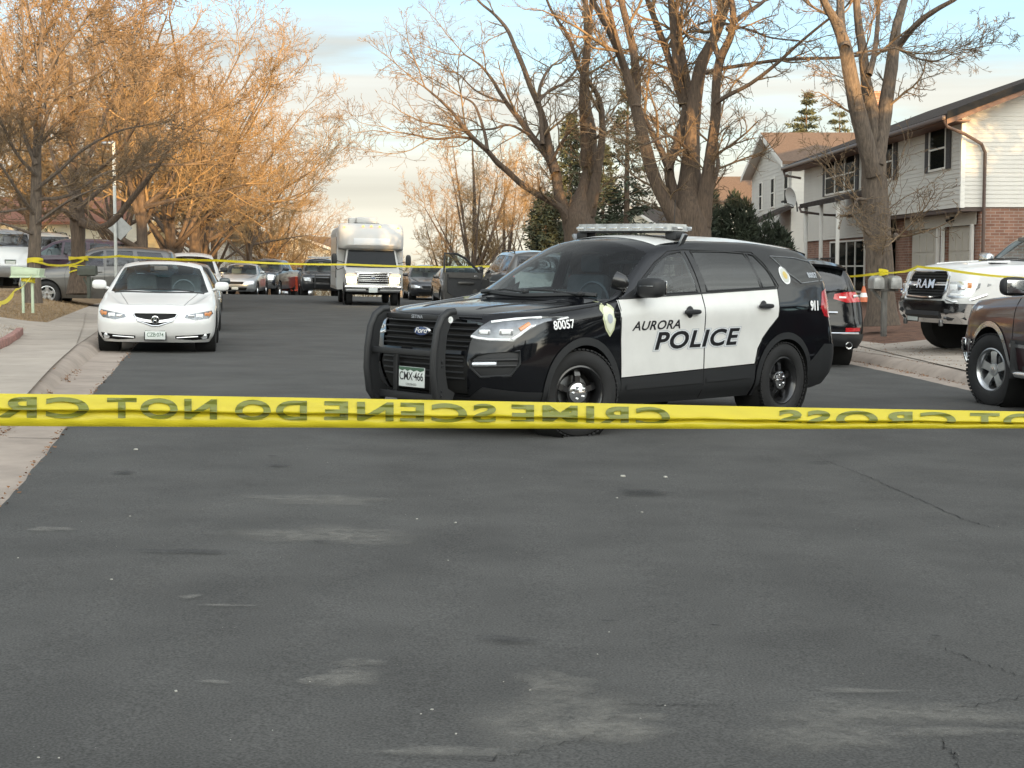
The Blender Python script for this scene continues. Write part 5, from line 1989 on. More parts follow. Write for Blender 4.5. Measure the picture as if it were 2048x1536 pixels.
def shrub(name, base, size, seed, label, cat, group, mat, n=9000, spiky=0.0):
    root = empty(name, base, label, cat, group)
    rg = np.random.default_rng(seed)
    cl = [(np.array([rg.uniform(-.8, .8) * size[0], rg.uniform(-.6, .6) * size[1], rg.uniform(.1, .62) * size[2]]), rg.uniform(.25, .42)) for _ in range(26)]
    V, F = [], []
    for i in range(n):
        c, r = cl[rg.integers(len(cl))]
        d = rg.normal(0, 1, 3); d /= np.linalg.norm(d)
        o = c + d * np.array(size) * r * rg.uniform(.5, 1.0) ** .5
        if o[2] < 0: continue
        dd = d + rg.normal(0, .5, 3) + np.array([0, 0, spiky]); dd /= np.linalg.norm(dd)
        s = np.cross(dd, rg.normal(0, 1, 3)); s /= np.linalg.norm(s) + 1e-9
        l = rg.uniform(.06, .17) * (1 + spiky); w = rg.uniform(.010, .028)
        b = len(V)
        V.extend([o - s * w * .4, o + s * w * .4, o + dd * l * .6 + s * w, o + dd * l, o + dd * l * .6 - s * w])
        F.append((b, b + 1, b + 2, b + 3, b + 4))
    np_mesh('foliage', V, F, mat, root, smooth=False)
    t = MB()
    for c, r in cl[:12]:
        t.tube([(c[0] * .2, c[1] * .2, -.1), tuple(c * np.array([.7, .7, .6])), tuple(c)], [.05, .03, .012], n=5)
    t.build('stem', M['bark'], root, recalc=False)
    return root


shrub('juniper_bush', gp(1448, 44), (.85, .9, 3.9), 11, 'big dark juniper bush in front of the white house', 'bush', 'dark bushes', M['juniper'], 26000, .5)
shrub('juniper_bush', gp(1527, 45), (.90, .9, 2.75), 12, 'low juniper growing against the brick corner of the siding house', 'bush', 'dark bushes', M['juniper'], 18000, .4)
shrub('round_bush', gp(285, 62), (.75, .75, 1.6), 13, 'round clipped dark bush behind the parked white car', 'bush', 'dark bushes', M['juniper'], 5000)
shrub('juniper_bush', gp(105, 60), (.9, .9, 2.2), 14, 'olive bush behind the grey SUV hood', 'bush', 'dark bushes', M['spruce'], 6000, .3)


def brush(name, x0, x1, y0, y1, n, hgt, seed, mat):
    """Far scrub where nobody could count the stems."""
    rg = random.Random(seed)
    segs = [[] for _ in range(5)]
    cfg = dict(LOCUST, n=[5, 4, 3, 3], ch=[9, 6, 0], rmin=.009)
    for _ in range(n):
        y = rg.uniform(y0, y1)
        x = rg.uniform(x0, x1) * y / 100.0
        grow(rg, segs, (x, y, terrain(x, y) - .1), (rg.gauss(0, .3), rg.gauss(0, .3), 1), hgt * rg.uniform(.6, 1.3), .035, 0, cfg)
    V, F = tubes_np([q for s in segs for q in s], 3)
    o = np_mesh(name, V, F, mat); o['kind'] = 'stuff'


brush('brushwood', -22, -9.0, 95, 135, 150, 4.2, 5, M['twig_red'])
brush('brushwood', -5.0, 6, 92, 130, 150, 2.4, 6, M['twig_red'])
# ------------------------------------------------------------------ other vehicles
def scaled(sp, L, W, H):
    fs, fw, fz = L / sp['L'], W / sp['W'], H / sp['H']
    o = dict(sp)
    o['L'], o['W'], o['H'] = L, W, H
    o['belts'] = [dict(z=[(s * fs, z * fz) for s, z in b['z']], w=[(s * fs, w * fw) for s, w in b['w']], f=(b['f'][0] * fs, b['f'][1] * fs, b['f'][2]), r=(b['r'][0] * fs, b['r'][1] * fs, b['r'][2])) for b in sp['belts']]
    for k in ('zc', 'zr'): o[k] = [(s * fs, z * fz) for s, z in sp[k]]
    o['yr'] = [(s * fs, y * fw) for s, y in sp['yr']]
    o['win'] = [[(s * fs, z * fz) for s, z in p] for p in sp['win']]
    o['shield'] = [(s * fs, y * fw) for s, y in sp['shield']]
    o['back'] = [(y * fw, z * fz) for y, z in sp['back']]
    o['axles'] = (sp['axles'][0] * fs, sp['axles'][1] * fs)
    o['doors'] = [[(s * fs, z * fz) for s, z in p] for p in sp['doors']]
    return o


SEDAN = dict(L=4.8, W=1.84, H=1.44, axles=(.92, 3.66), wr=.325,
    belts=[
        dict(z=[(0, .17), (1, .17), (4, .18), (4.8, .24)], w=[(0, .74), (.9, .82), (4, .82), (4.8, .76)], f=(.14, .5, 3), r=(4.70, .4, 3.4)),
        dict(z=[(0, .30), (4.8, .34)], w=[(0, .80), (.9, .905), (4, .905), (4.8, .82)], f=(.03, .58, 2.9), r=(4.79, .46, 3.4)),
        dict(z=[(0, .46), (4.8, .52)], w=[(0, .82), (.9, .92), (4, .92), (4.8, .84)], f=(.0, .62, 2.8), r=(4.80, .48, 3.4)),
        dict(z=[(0, .58), (1.5, .64), (4.8, .72)], w=[(0, .82), (.9, .915), (4, .915), (4.8, .83)], f=(.04, .64, 2.8), r=(4.77, .50, 3.2)),
        dict(z=[(0, .66), (.8, .74), (2, .82), (4.8, .90)], w=[(0, .78), (.9, .895), (4, .90), (4.8, .80)], f=(.10, .66, 2.6), r=(4.73, .50, 3)),
        dict(z=[(0, .70), (.4, .755), (1.4, .885), (2.6, .93), (4.0, .985), (4.8, .99)], w=[(0, .70), (.8, .80), (1.5, .865), (3.6, .875), (4.6, .76)], f=(.17, .62, 2.4), r=(4.70, .5, 2.8)),
    ],
    zc=[(.17, .70), (.25, .735), (.7, .83), (1.08, .90), (1.20, .935), (2.02, 1.33), (2.35, 1.41), (2.8, 1.44), (3.3, 1.415), (3.6, 1.36), (4.2, 1.06), (4.32, 1.03), (4.70, .99)],
    zr=[(.17, .70), (.4, .745), (1.2, .87), (1.42, .90), (2.25, 1.31), (2.6, 1.365), (3.0, 1.365), (3.45, 1.31), (4.1, 1.03), (4.3, 1.0), (4.70, .985)],
    yr=[(.17, .4), (.6, .58), (1.3, .76), (1.5, .79), (2.3, .635), (2.8, .61), (3.3, .60), (4.1, .68), (4.7, .60)],
    win=[[(1.72, .935), (2.02, 1.11), (2.34, 1.285), (2.62, 1.33), (2.68, .955)], [(2.76, .96), (2.71, 1.335), (3.05, 1.335), (3.42, 1.27), (3.72, 1.10), (3.62, .985)]],
    shield=[(1.36, -.70), (1.50, -.77), (2.18, -.61), (2.15, 0), (2.18, .61), (1.50, .77), (1.36, .70), (1.16, 0)],
    back=[(-.56, 1.05), (.56, 1.05), (.48, 1.36), (-.48, 1.36)],
    doors=[[(1.55, .24), (1.5, .7), (1.56, .89)], [(2.72, .24), (2.72, .95), (2.68, 1.34)], [(3.25, .36), (3.45, .66), (3.68, .78), (3.74, .98)]], bulge=.02, crown=2.4)

SUV = dict(L=4.75, W=1.89, H=1.72, axles=(.92, 3.62), wr=.36,
    belts=[
        dict(z=[(0, .28), (1, .25), (4, .27), (4.75, .36)], w=[(0, .78), (.9, .86), (4, .86), (4.75, .82)], f=(.14, .5, 3), r=(4.66, .34, 4)),
        dict(z=[(0, .42), (4.75, .48)], w=[(0, .84), (.9, .93), (4, .93), (4.75, .87)], f=(.03, .56, 2.9), r=(4.74, .38, 4)),
        dict(z=[(0, .58), (4.75, .64)], w=[(0, .86), (.9, .945), (4, .945), (4.75, .88)], f=(0, .6, 2.9), r=(4.75, .40, 3.8)),
        dict(z=[(0, .74), (4.75, .84)], w=[(0, .86), (.9, .94), (4, .94), (4.75, .87)], f=(.03, .6, 2.9), r=(4.70, .40, 3.6)),
        dict(z=[(0, .88), (1, .94), (4.75, 1.02)], w=[(0, .82), (.9, .92), (4, .925), (4.75, .85)], f=(.08, .62, 2.7), r=(4.66, .40, 3.4)),
        dict(z=[(0, .94), (.4, .99), (1.4, 1.08), (2.6, 1.12), (4, 1.16), (4.75, 1.18)], w=[(0, .76), (.8, .83), (1.5, .865), (3.6, .88), (4.6, .80)], f=(.15, .6, 2.5), r=(4.64, .38, 3.2)),
    ],
    zc=[(.15, .94), (.22, .98), (.6, 1.05), (1.05, 1.11), (1.2, 1.14), (1.95, 1.57), (2.2, 1.66), (2.7, 1.715), (3.4, 1.715), (4.1, 1.68), (4.36, 1.65), (4.44, 1.60), (4.60, 1.25), (4.64, 1.18)],
    zr=[(.15, .94), (.4, .985), (1.2, 1.07), (1.4, 1.09), (2.15, 1.55), (2.4, 1.61), (2.8, 1.645), (3.5, 1.645), (4.1, 1.61), (4.34, 1.58), (4.44, 1.50), (4.58, 1.25), (4.64, 1.18)],
    yr=[(.15, .45), (.6, .62), (1.3, .76), (1.5, .78), (2.2, .65), (2.8, .62), (4.2, .61), (4.64, .66)],
    win=[[(1.66, 1.125), (1.92, 1.29), (2.24, 1.50), (2.52, 1.575), (2.56, 1.15)], [(2.65, 1.155), (2.61, 1.58), (3.36, 1.58), (3.48, 1.185)], [(3.58, 1.19), (3.50, 1.57), (4.18, 1.54), (4.38, 1.26), (4.3, 1.22)]],
    shield=[(1.28, -.68), (1.42, -.755), (2.06, -.62), (2.02, 0), (2.06, .62), (1.42, .755), (1.28, .68), (1.12, 0)],
    back=[(-.64, 1.20), (.64, 1.20), (.56, 1.56), (-.56, 1.56)],
    doors=[[(1.5, .28), (1.45, .9), (1.5, 1.08)], [(2.60, .28), (2.60, 1.14), (2.57, 1.60)], [(3.2, .40), (3.4, .78), (3.52, .9), (3.55, 1.17)]], bulge=.02, crown=2.6)

PICKUP = dict(L=5.8, W=2.0, H=1.92, axles=(1.0, 4.55), wr=.40,
    belts=[
        dict(z=[(0, .42), (1, .40), (5.8, .46)], w=[(0, .86), (.9, .92), (5, .92), (5.8, .90)], f=(.12, .4, 3.6), r=(5.70, .2, 5)),
        dict(z=[(0, .56), (5.8, .60)], w=[(0, .92), (.9, .98), (5, .98), (5.8, .95)], f=(.02, .44, 3.4), r=(5.79, .22, 5)),
        dict(z=[(0, .74), (5.8, .80)], w=[(0, .93), (.9, .995), (5, .995), (5.8, .96)], f=(0, .44, 3.4), r=(5.80, .22, 5)),
        dict(z=[(0, .94), (5.8, 1.0)], w=[(0, .92), (.9, .985), (5, .985), (5.8, .95)], f=(.04, .44, 3.3), r=(5.78, .22, 5)),
        dict(z=[(0, 1.12), (1.2, 1.16), (5.8, 1.2)], w=[(0, .88), (.9, .965), (5, .97), (5.8, .94)], f=(.08, .46, 3.2), r=(5.76, .22, 5)),
        dict(z=[(0, 1.20), (.5, 1.235), (1.6, 1.29), (3.6, 1.32), (5.8, 1.36)], w=[(0, .82), (.8, .90), (1.6, .92), (4, .94), (5.6, .93)], f=(.12, .46, 3.0), r=(5.76, .22, 5)),
    ],
    zc=[(.12, 1.20), (.2, 1.26), (.6, 1.32), (1.2, 1.36), (1.42, 1.38), (2.05, 1.78), (2.3, 1.87), (2.8, 1.92), (3.4, 1.91), (3.75, 1.88), (3.84, 1.80), (3.92, 1.40), (4.0, 1.35), (5.76, 1.36)],
    zr=[(.12, 1.20), (.4, 1.255), (1.3, 1.31), (1.58, 1.32), (2.22, 1.76), (2.5, 1.82), (3.0, 1.84), (3.5, 1.83), (3.74, 1.80), (3.84, 1.70), (3.92, 1.38), (4.0, 1.34), (5.76, 1.35)],
    yr=[(.12, .55), (.6, .70), (1.4, .82), (1.65, .83), (2.3, .70), (3.0, .68), (3.8, .68), (4.0, .86), (5.76, .86)],
    win=[[(1.80, 1.325), (2.02, 1.48), (2.32, 1.71), (2.60, 1.77), (2.64, 1.34)], [(2.76, 1.345), (2.72, 1.775), (3.5, 1.77), (3.66, 1.36)]],
    shield=[(1.50, -.74), (1.62, -.80), (2.18, -.66), (2.12, 0), (2.18, .66), (1.62, .80), (1.50, .74), (1.36, 0)],
    back=[(-.58, 1.40), (.58, 1.40), (.54, 1.76), (-.54, 1.76)],
    doors=[[(1.62, .45), (1.60, 1.1), (1.64, 1.29)], [(2.70, .45), (2.70, 1.34), (2.68, 1.8)], [(3.72, .45), (3.72, 1.34), (3.68, 1.78)]], bulge=.015, crown=2.6)


def make_car(name, spec, paint_m, label, group=None, cat='car', L=None, W=None, H=None, hi=True, wheel='seven', rim=None, front=None, rear=None, glass='glass', dark_rear=True,
             opening=1.14, trim=None, mirrors=True, seats=True, rim_r=None, mirror_m=None, roof_glass=False, wheels_low=None, handles=True, steer=0.0, rails=False, lower_m=None, skip_wheels=()):
    root = empty(name, (0, 0, 0), label, cat, group)
    sp = scaled(spec, L or spec['L'], W or spec['W'], H or spec['H'])
    sh = Shell(sp, nf=14 if hi else 9, ns=80 if hi else 44, nv=4 if hi else 3, n1=8 if hi else 5, n2=9 if hi else 6)
    Lx = sp['L']; hw = sp['W'] / 2; Hz = sp['H']
    fz, fs = Hz / spec['H'], Lx / spec['L']
    up = lambda f: abs(f.normal.y) > .25
    names = []
    for i, p in enumerate(sp['win']):
        sh.cut('side_window_%d' % i, p, cond=up); names.append('side_window_%d' % i)
    sh.cut('windshield', sp['shield'], 'top', cond=lambda f: f.normal.z > .15 and f.normal.x > .1 and f.calc_center_median().z > sp['zc'][4][1] * .93)
    sh.cut('rear_glass', sp['back'], 'front', cond=lambda f: f.normal.x < -.12)
    tbl = {'body': ('body', paint_m), 'windshield': ('windshield', M[glass]), 'rear_glass': ('rear_window', M['glass_dark' if dark_rear else glass])}
    for i, nm in enumerate(names):
        tbl[nm] = ('side_window', M['glass_dark' if (dark_rear and i > 0) else glass], 0, True)
    if lower_m:
        sh.cut('cladding', [(-.2, .1), (Lx + .2, .1), (Lx + .2, lower_m[1]), (-.2, lower_m[1])]); tbl['cladding'] = ('cladding', lower_m[0], .004)
    for (pn, poly, mat, push, split, mirror) in (front or []):
        for sg in ((1, -1) if mirror else (1,)):
            sh.cut(pn, [(y * sg, z) for y, z in poly], 'front', cond=lambda f: f.normal.x > .08 and f.calc_center_median().x > Lx / 2 - .95 and f.normal.z < .85)
        tbl[pn] = (pn, mat, push, split)
    for (pn, poly, mat, push, split, mirror) in (rear or []):
        for sg in ((1, -1) if mirror else (1,)):
            sh.cut(pn, [(y * sg, z) for y, z in poly], 'front', cond=lambda f: f.normal.x < -.04 and f.calc_center_median().x < -Lx / 2 + .8 and f.normal.z < .85)
        tbl[pn] = (pn, mat, push, split)
    wr = sp['wr'] if 'wr' in sp else spec['wr']
    for s in sp['axles']:
        if trim:
            sh.cut('arch_trim', arch_poly(s, wr, wr * opening + trim[1], .2), cond=lambda f: abs(f.calc_center_median().y) > hw * .5)
        sh.cut('opening', arch_poly(s, wr, wr * opening, .05), cond=lambda f: abs(f.calc_center_median().y) > hw * .45)
    sh.drop('opening')
    if trim: tbl['arch_trim'] = ('arch_trim', trim[0], .010, 'quad')
    P = sh.parts(root, tbl)
    u = MB()
    zb = sp['belts'][0]['z'][0][1]
    a0, a1 = sp['axles']
    u.box((Lx / 2 - (a0 + a1) / 2, 0, zb + .26), (a1 - a0 - 2 * wr * opening - .06, hw * 1.76, .42))
    u.box((0, 0, zb + .30), (Lx * .90, hw * 1.0, .30))
    for s in sp['axles']:
        for sg in (1, -1):
            arch_liner(u, Lx / 2 - s, wr, wr * opening + .01, hw * .965, hw * .33, sg)
    u.build('underbody', M['dark'], root)
    if seats:
        c = MB()
        zs = sp['belts'][5]['z'][2][1] - .44 * fz
        for sg in (1, -1):
            seat(c, Lx / 2 - 2.45 * fs, .36 * sg, zs)
        c.box((Lx / 2 - 3.35 * fs, 0, zs + .40), (.14, 1.2, .62), .06, rot=Matrix.Rotation(R(-14), 4, 'Y'))
        c.box((Lx / 2 - 1.62 * fs, 0, zs + .40), (.32, hw * 1.5, .2), .07)
        c.lathe([(.17, -.012), (.19, 0), (.17, .012), (.16, 0), (.17, -.012)], n=20, axis='x', c=(Lx / 2 - 1.88 * fs, .36, zs + .50))
        c.box((Lx / 2 - 1.75 * fs, 0, zs + .86 * fz), (.03, .22, .07), .02)
        c.build('interior', M['seat_tan'], root)
    if hi:
        sm = seams(sh, sp['doors'], r=.004)
        sm.build('door_seam', M['gap'], root)
        t = MB()
        for sg in (1, -1):
            for poly in sp['win']:
                t.tube([sh.side(s, z, sg, .0) for s, z in poly + poly[:1]], .009, n=5)
        t.build('window_trim', M['plastic'], root)
        w = MB()
        s0 = sp['shield'][-1][0]; s1 = sp['shield'][0][0]; yw = sp['shield'][0][1]
        w.tube([sh.above(s0 - .03 + (s1 - s0) * (y / yw) ** 2, y, .004) for y in np.linspace(-abs(yw), abs(yw), 13)], .016, n=5)
        for y0, y1 in ((.55, -.02), (.0, -.55)):
            w.tube([sh.above(s0 + .06 + .1 * y0 * y0, y0, .02), sh.above(s0 + .10, (y0 + y1) / 2, .02), sh.above(s0 + .10 + .1 * y1 * y1, y1, .015)], .008, n=5)
        w.build('wiper', M['plastic'], root)
    if handles:
        for sg in (1, -1):
            for (s, z) in ((sp['doors'][1][0][0] - .16, sp['belts'][5]['z'][3][1] - .13), (sp['doors'][2][-1][0] - .16, sp['belts'][5]['z'][3][1] - .11)):
                h = MB(); p = sh.side(s, z, sg)
                mirror_blob(h, (p.x, p.y + .02 * sg, p.z), (.19, .03, .036), n=8)
                h.build('door_handle', paint_m if mirror_m is None else M['plastic'], root)
    if mirrors:
        for sg in (1, -1):
            m = MB(); s = sp['win'][0][0][0] + .06; z = sp['win'][0][0][1] + .06
            p = sh.side(s, z - .04, sg)
            big = 1.35 if spec is PICKUP else 1.0
            mirror_blob(m, (p.x + .04, p.y + .14 * sg * big, z + .03), (.15, .23 * big, .15 * big), n=10)
            m.tube([p + Vector((0, -.02 * sg, 0)), (p.x + .03, p.y + .09 * sg, z)], .028, n=6)
            m.box((p.x - .037, p.y + .14 * sg * big, z + .03), (.006, .17 * big, .10 * big), .004, 1)
            m.build('mirror', [mirror_m or paint_m, M['chrome']], root)
    if rails:
        for sg in (1, -1):
            r_ = MB()
            r_.tube([sh.above(s, sp['yr'][5][1] * .93 * sg, .05) for s in np.linspace(2.5 * fs, 4.1 * fs, 8)], .016, n=6)
            for s in (2.5, 3.3, 4.1): r_.tube([sh.above(s * fs, sp['yr'][5][1] * .93 * sg, .05), sh.above(s * fs, sp['yr'][5][1] * .93 * sg, -.02)], .016, n=6)
            r_.build('roof_rail', M['plastic'], root)
    low = (not hi) if wheels_low is None else wheels_low
    for i, s in enumerate(sp['axles']):
        for sg in (1, -1):
            make_wheel(root, (Lx / 2 - s, (hw - .125) * sg, wr), wr, .22, wheel, side=sg, rim_m=rim, low=low, rim_r=rim_r, steer=steer if i == 0 else 0)
    return root, sh, P


def plate_part(root, p, mat, text=None, w=.305, h=.152, rear=False, frame=True, green=True):
    sg = -1 if rear else 1
    m = MB()
    if frame: m.box((p.x + .004 * sg, p.y, p.z), (.012, w + .03, h + .03), .004, 1)
    m.box((p.x + .010 * sg, p.y, p.z), (.008, w, h), .003, 0)
    if green: m.box((p.x + .0145 * sg, p.y, p.z + h * .42), (.002, w * .98, h * .14), 0, 2)
    o = m.build('licence_plate', [mat, M['plastic'], M['plate_green']], root)
    if text:
        vf = text_mesh(text, h * .58, .0004, 0, .95, .82)
        decal('plate_number', vf, lambda a, c: (p.x + .0155 * sg, p.y + a * sg, p.z - .006 + c), M['plate_green'], o)
    return o


def lamp_bits(root, sh, P, name, pts, sizes, mats, rear=False):
    for sg, key in ((1, 'L'), (-1, 'R')):
        h = MB()
        for (y, z), (w, hh), mi in zip(pts, sizes, mats):
            o = sh.front(y * sg, z, 0, rear)
            t = (sh.front(y * sg + .02, z, 0, rear) - sh.front(y * sg - .02, z, 0, rear))
            t = t.normalized() if t.length > 1e-6 else Vector((0, 1, 0))
            nrm = t.cross(Vector((0, 0, 1))).normalized()
            if nrm.x * (-1 if rear else 1) < 0: nrm = -nrm
            rot = Matrix((nrm, t, Vector((0, 0, 1)))).transposed()
            h.box(o + nrm * .001, (.016, w, hh), min(w, hh) * .3, mi, rot=rot)
        h.build('lamp_unit', [M['lamp'], M['lens'], M['amber'], M['red_lens']], P.get(name + key, root))


def face_bar(mb, sh, pts, r, mi=0, off=0.004, rear=False, n=6):
    mb.tube([sh.front(y, z, off, rear) for y, z in pts], r, n=n, mi=mi)


def heading_to(X, Y, yaw_px):
    pass


# ------------------------------------------------------------------ the white sedan parked on the left
def white_sedan():
    front = [
        ('grille', [(-.30, .615), (.30, .615), (.33, .60), (.26, .50), (.05, .425), (-.05, .425), (-.26, .50), (-.33, .60)], M['gap'], -.012, False, False),
        ('headlight', [(.44, .555), (.60, .515), (.80, .545), (.865, .62), (.84, .665), (.66, .635), (.46, .60)], M['lamp_dark'], .001, True, True),
        ('lower_intake', [(.30, .225), (.56, .205), (.80, .225), (.83, .315), (.56, .285), (.30, .275)], M['gap'], -.010, True, True),
    ]
    root, sh, P = make_car('white_sedan', SEDAN, M['white_paint'], 'white sedan with sunroof parked facing us, two wheels on the left gutter', 'cars parked along the left kerb', 'car', L=4.73, W=1.84, H=1.44, front=front, wheel='split', glass='glass', dark_rear=False)
    lamp_bits(root, sh, P, 'headlight', [(.54, .575), (.66, .585), (.78, .605), (.825, .625)], [(.10, .055), (.12, .065), (.12, .06), (.06, .05)], [0, 1, 2, 2])
    g = MB()
    face_bar(g, sh, [(-.33, .605), (-.26, .50), (-.05, .43), (.05, .43), (.26, .50), (.33, .605)], .012)
    V, F = [], []
    for y in np.linspace(-.30, .30, 13):
        z = .545 - .05 * (1 - (y / .30) ** 2) - .0
        for dz in (.020, -.018): V.append(sh.front(y, z + dz, .006))
    for i in range(12): F.append((2 * i, 2 * i + 2, 2 * i + 3, 2 * i + 1))
    g.add(V, F, 0, True)
    face_bar(g, sh, [(-.31, .622), (0, .628), (.31, .622)], .010)
    gr = g.build('grille_bar', M['alloy'], root)
    e = MB()
    c = sh.front(0, .52, .016)
    e.lathe([(.058, -.004), (.062, .004), (.050, .006)], n=28, axis='x', c=tuple(c))
    for sg in (1, -1): e.tube([c + Vector((.004, .030 * sg, -.045)), c + Vector((.004, .006 * sg, .048))], .008, n=6)
    e.tube([c + Vector((.004, -.018, -.008)), c + Vector((.004, .018, -.008))], .006, n=6)
    e.lathe([(.050, .0), (0, .001)], n=28, axis='x', c=tuple(c), mi=1)
    e.build('emblem', [M['chrome'], M['gap']], root)
    for sg in (1, -1):
        f = MB()
        face_bar(f, sh, [(y * sg, .245 + .06 * (y - .3)) for y in np.linspace(.32, .64, 8)], .011)
        p = sh.front(.735 * sg, .262, .004)
        f.lathe([(.045, -.03), (.047, .0), (.030, .004), (0, .006)], n=16, axis='x', c=tuple(p), mi=1)
        f.build('fog_light', [M['alloy'], M['lamp']], P['lower_intake' + ('L' if sg > 0 else 'R')])
    plate_part(root, sh.front(0, .295), M['plate'], 'CZB·074')
    t = MB()
    for sg in (1, -1):
        t.tube([sh.above(s, (.42 + .20 * (s - .3)) * sg, .0) for s in np.linspace(.28, 1.28, 12)], .005, n=5)
    t.tube([sh.above(.30, y, .001) for y in np.linspace(-.42, .42, 9)], .004, n=5)
    t.build('hood_seam', M['steel'], root)
    s = MB()
    V, F = [], []
    for i, q in enumerate(np.linspace(2.45, 2.95, 5)):
        for y in np.linspace(-.40, .40, 7): V.append(sh.above(q, y, .003))
    for i in range(4):
        for k in range(6): F.append((i * 7 + k, i * 7 + k + 1, (i + 1) * 7 + k + 1, (i + 1) * 7 + k))
    s.add(V, F, 0, True)
    s.build('sunroof', M['glass_dark'], root)
    return root


c = white_sedan()
p = at(310, 700, 23.6)
stand(c, p.x - .175 * 2.33, p.y + 2.33, (.175, -1), ground_z(p.x, p.y) + .012)


# ------------------------------------------------------------------ simple cars facing us further down
def plain_front(kind, grille_m=None, lit=False):
    if kind == 'sedan':
        return [('grille', [(-.36, .50), (.36, .50), (.40, .62), (-.40, .62)], M['gap'], -.008, False, False), ('headlight', [(.46, .52), (.82, .54), (.85, .66), (.70, .66), (.48, .60)], M['lamp'], .002, True, True),
                ('lower_intake', [(-.5, .22), (.5, .22), (.55, .36), (-.55, .36)], M['gap'], -.008, False, False)]
    if kind == 'suv':
        return [('grille', [(-.46, .66), (.46, .66), (.50, .88), (-.50, .88)], M['gap'], -.01, False, False), ('headlight', [(.54, .72), (.84, .74), (.90, .90), (.58, .88)], M['lamp'], .002, True, True),
                ('lower_intake', [(-.6, .34), (.6, .34), (.62, .52), (-.62, .52)], M['plastic'], -.006, False, False)]
    return [('grille', [(-.52, .80), (.52, .80), (.55, 1.16), (-.55, 1.16)], M['gap'], -.02, False, False), ('headlight', [(.58, .86), (.90, .86), (.94, 1.10), (.60, 1.12)], M['lamp'], .002, True, True),
            ('bumper', [(-1.0, .46), (1.0, .46), (1.0, .72), (-1.0, .72)], M['chrome'], .03, False, False)]


P_BLUE = paint('dark_teal_paint', (.012, .024, .030))
P_SILV = paint('silver_paint', (.42, .44, .46), .6)
P_GREY = paint('grey_paint', (.085, .082, .078), .4)
P_DARK = paint('dark_paint', (.012, .013, .016))
P_NAVY = paint('navy_paint', (.010, .014, .024))
P_WINE = paint('maroon_paint', (.028, .006, .010), .2)
P_PURP = paint('purple_paint', (.050, .018, .035))
GL_ = 'cars parked along the left kerb'


def put(car, px, Y, head, name=None, dz=0):
    x = (px - 1024) / FPX * Y
    g = rz(x, Y) if xl(Y) - .5 < x < xr(Y) + .3 else terrain(x, Y)
    stand(car, x, Y, head, g + dz)


c, sh, P = make_car('dark_sedan', SEDAN, P_BLUE, 'dark teal sedan hidden behind the white sedan', GL_, front=plain_front('sedan'), hi=False)
put(c, 357, 33.5, (.19, -1))
c, sh, P = make_car('silver_suv', SUV, P_SILV, 'silver SUV whose pale roof shows above the white sedan', GL_, front=plain_front('suv'), hi=False, H=1.78, W=1.92)
put(c, 330, 54.5, (.17, -1))
c, sh, P = make_car('white_suv', SUV, M['white_paint'], 'white SUV parked between the dark teal sedan and the silver sedan', GL_, front=plain_front('suv'), hi=False, mirror_m=M['plastic'])
put(c, 381, 46.5, (.20, -1))
c, sh, P = make_car('silver_sedan', SEDAN, P_SILV, 'silver sedan facing us at the left kerb, nose turned slightly right', GL_, front=plain_front('sedan'), hi=True, wheels_low=True, L=5.0, W=1.86, H=1.48, wheel='seven')
plate_part(c, sh.front(0, .33), M['plate'], None)
put(c, 487, 73, (.02, -1))
c, sh, P = make_car('dark_pickup', PICKUP, P_NAVY, 'dark pickup truck facing us behind the silver sedan', GL_, cat='pickup truck', front=plain_front('pickup'), hi=False, H=1.90, rim=M['alloy'])
g = MB()
for z in (.90, .98, 1.06): face_bar(g, sh, [(y, z) for y in np.linspace(-.5, .5, 7)], .018)
g.tube([sh.front(0, z, .006) for z in (.82, .98, 1.14)], .03, n=6)
g.build('grille_bar', M['chrome'], P['grille'])
put(c, 541, 78.5, (-.10, -1))
c, sh, P = make_car('dark_sedan', SEDAN, P_DARK, 'dark low sedan furthest down the left row', GL_, front=plain_front('sedan'), hi=False)
put(c, 596, 87, (.10, -1))


def snow_plough():
    """The orange-red machine between the dark pickup and the far sedan."""
    root = empty('utility_trailer', (0, 0, 0), 'orange red trailer box parked behind the dark pickup', 'trailer', GL_)
    b = MB()
    b.prism([(-.8, .45), (.8, .45), (.95, 1.05), (-.95, 1.05)], -.7, .7, 'y')
    b.box((0, .0, 1.08), (1.95, 1.45, .05), .01)
    b.box((.0, 0, .40), (1.9, .9, .08), .01)
    b.build('box', pmat('orange_red_paint', (.42, .055, .025), .5, var=.15), root)
    f = MB()
    f.tube([(.9, 0, .42), (1.6, 0, .40)], .04, n=8); f.tube([(1.5, 0, .40), (1.5, 0, .05)], .03, n=8)
    f.build('drawbar', M['plastic'], root)
    for sg in (1, -1):
        make_wheel(root, (-.1, .62 * sg, .30), .30, .16, 'seven', side=sg, low=True)
    return root


c = snow_plough(); put(c, 577, 80.5, (.2, -1))

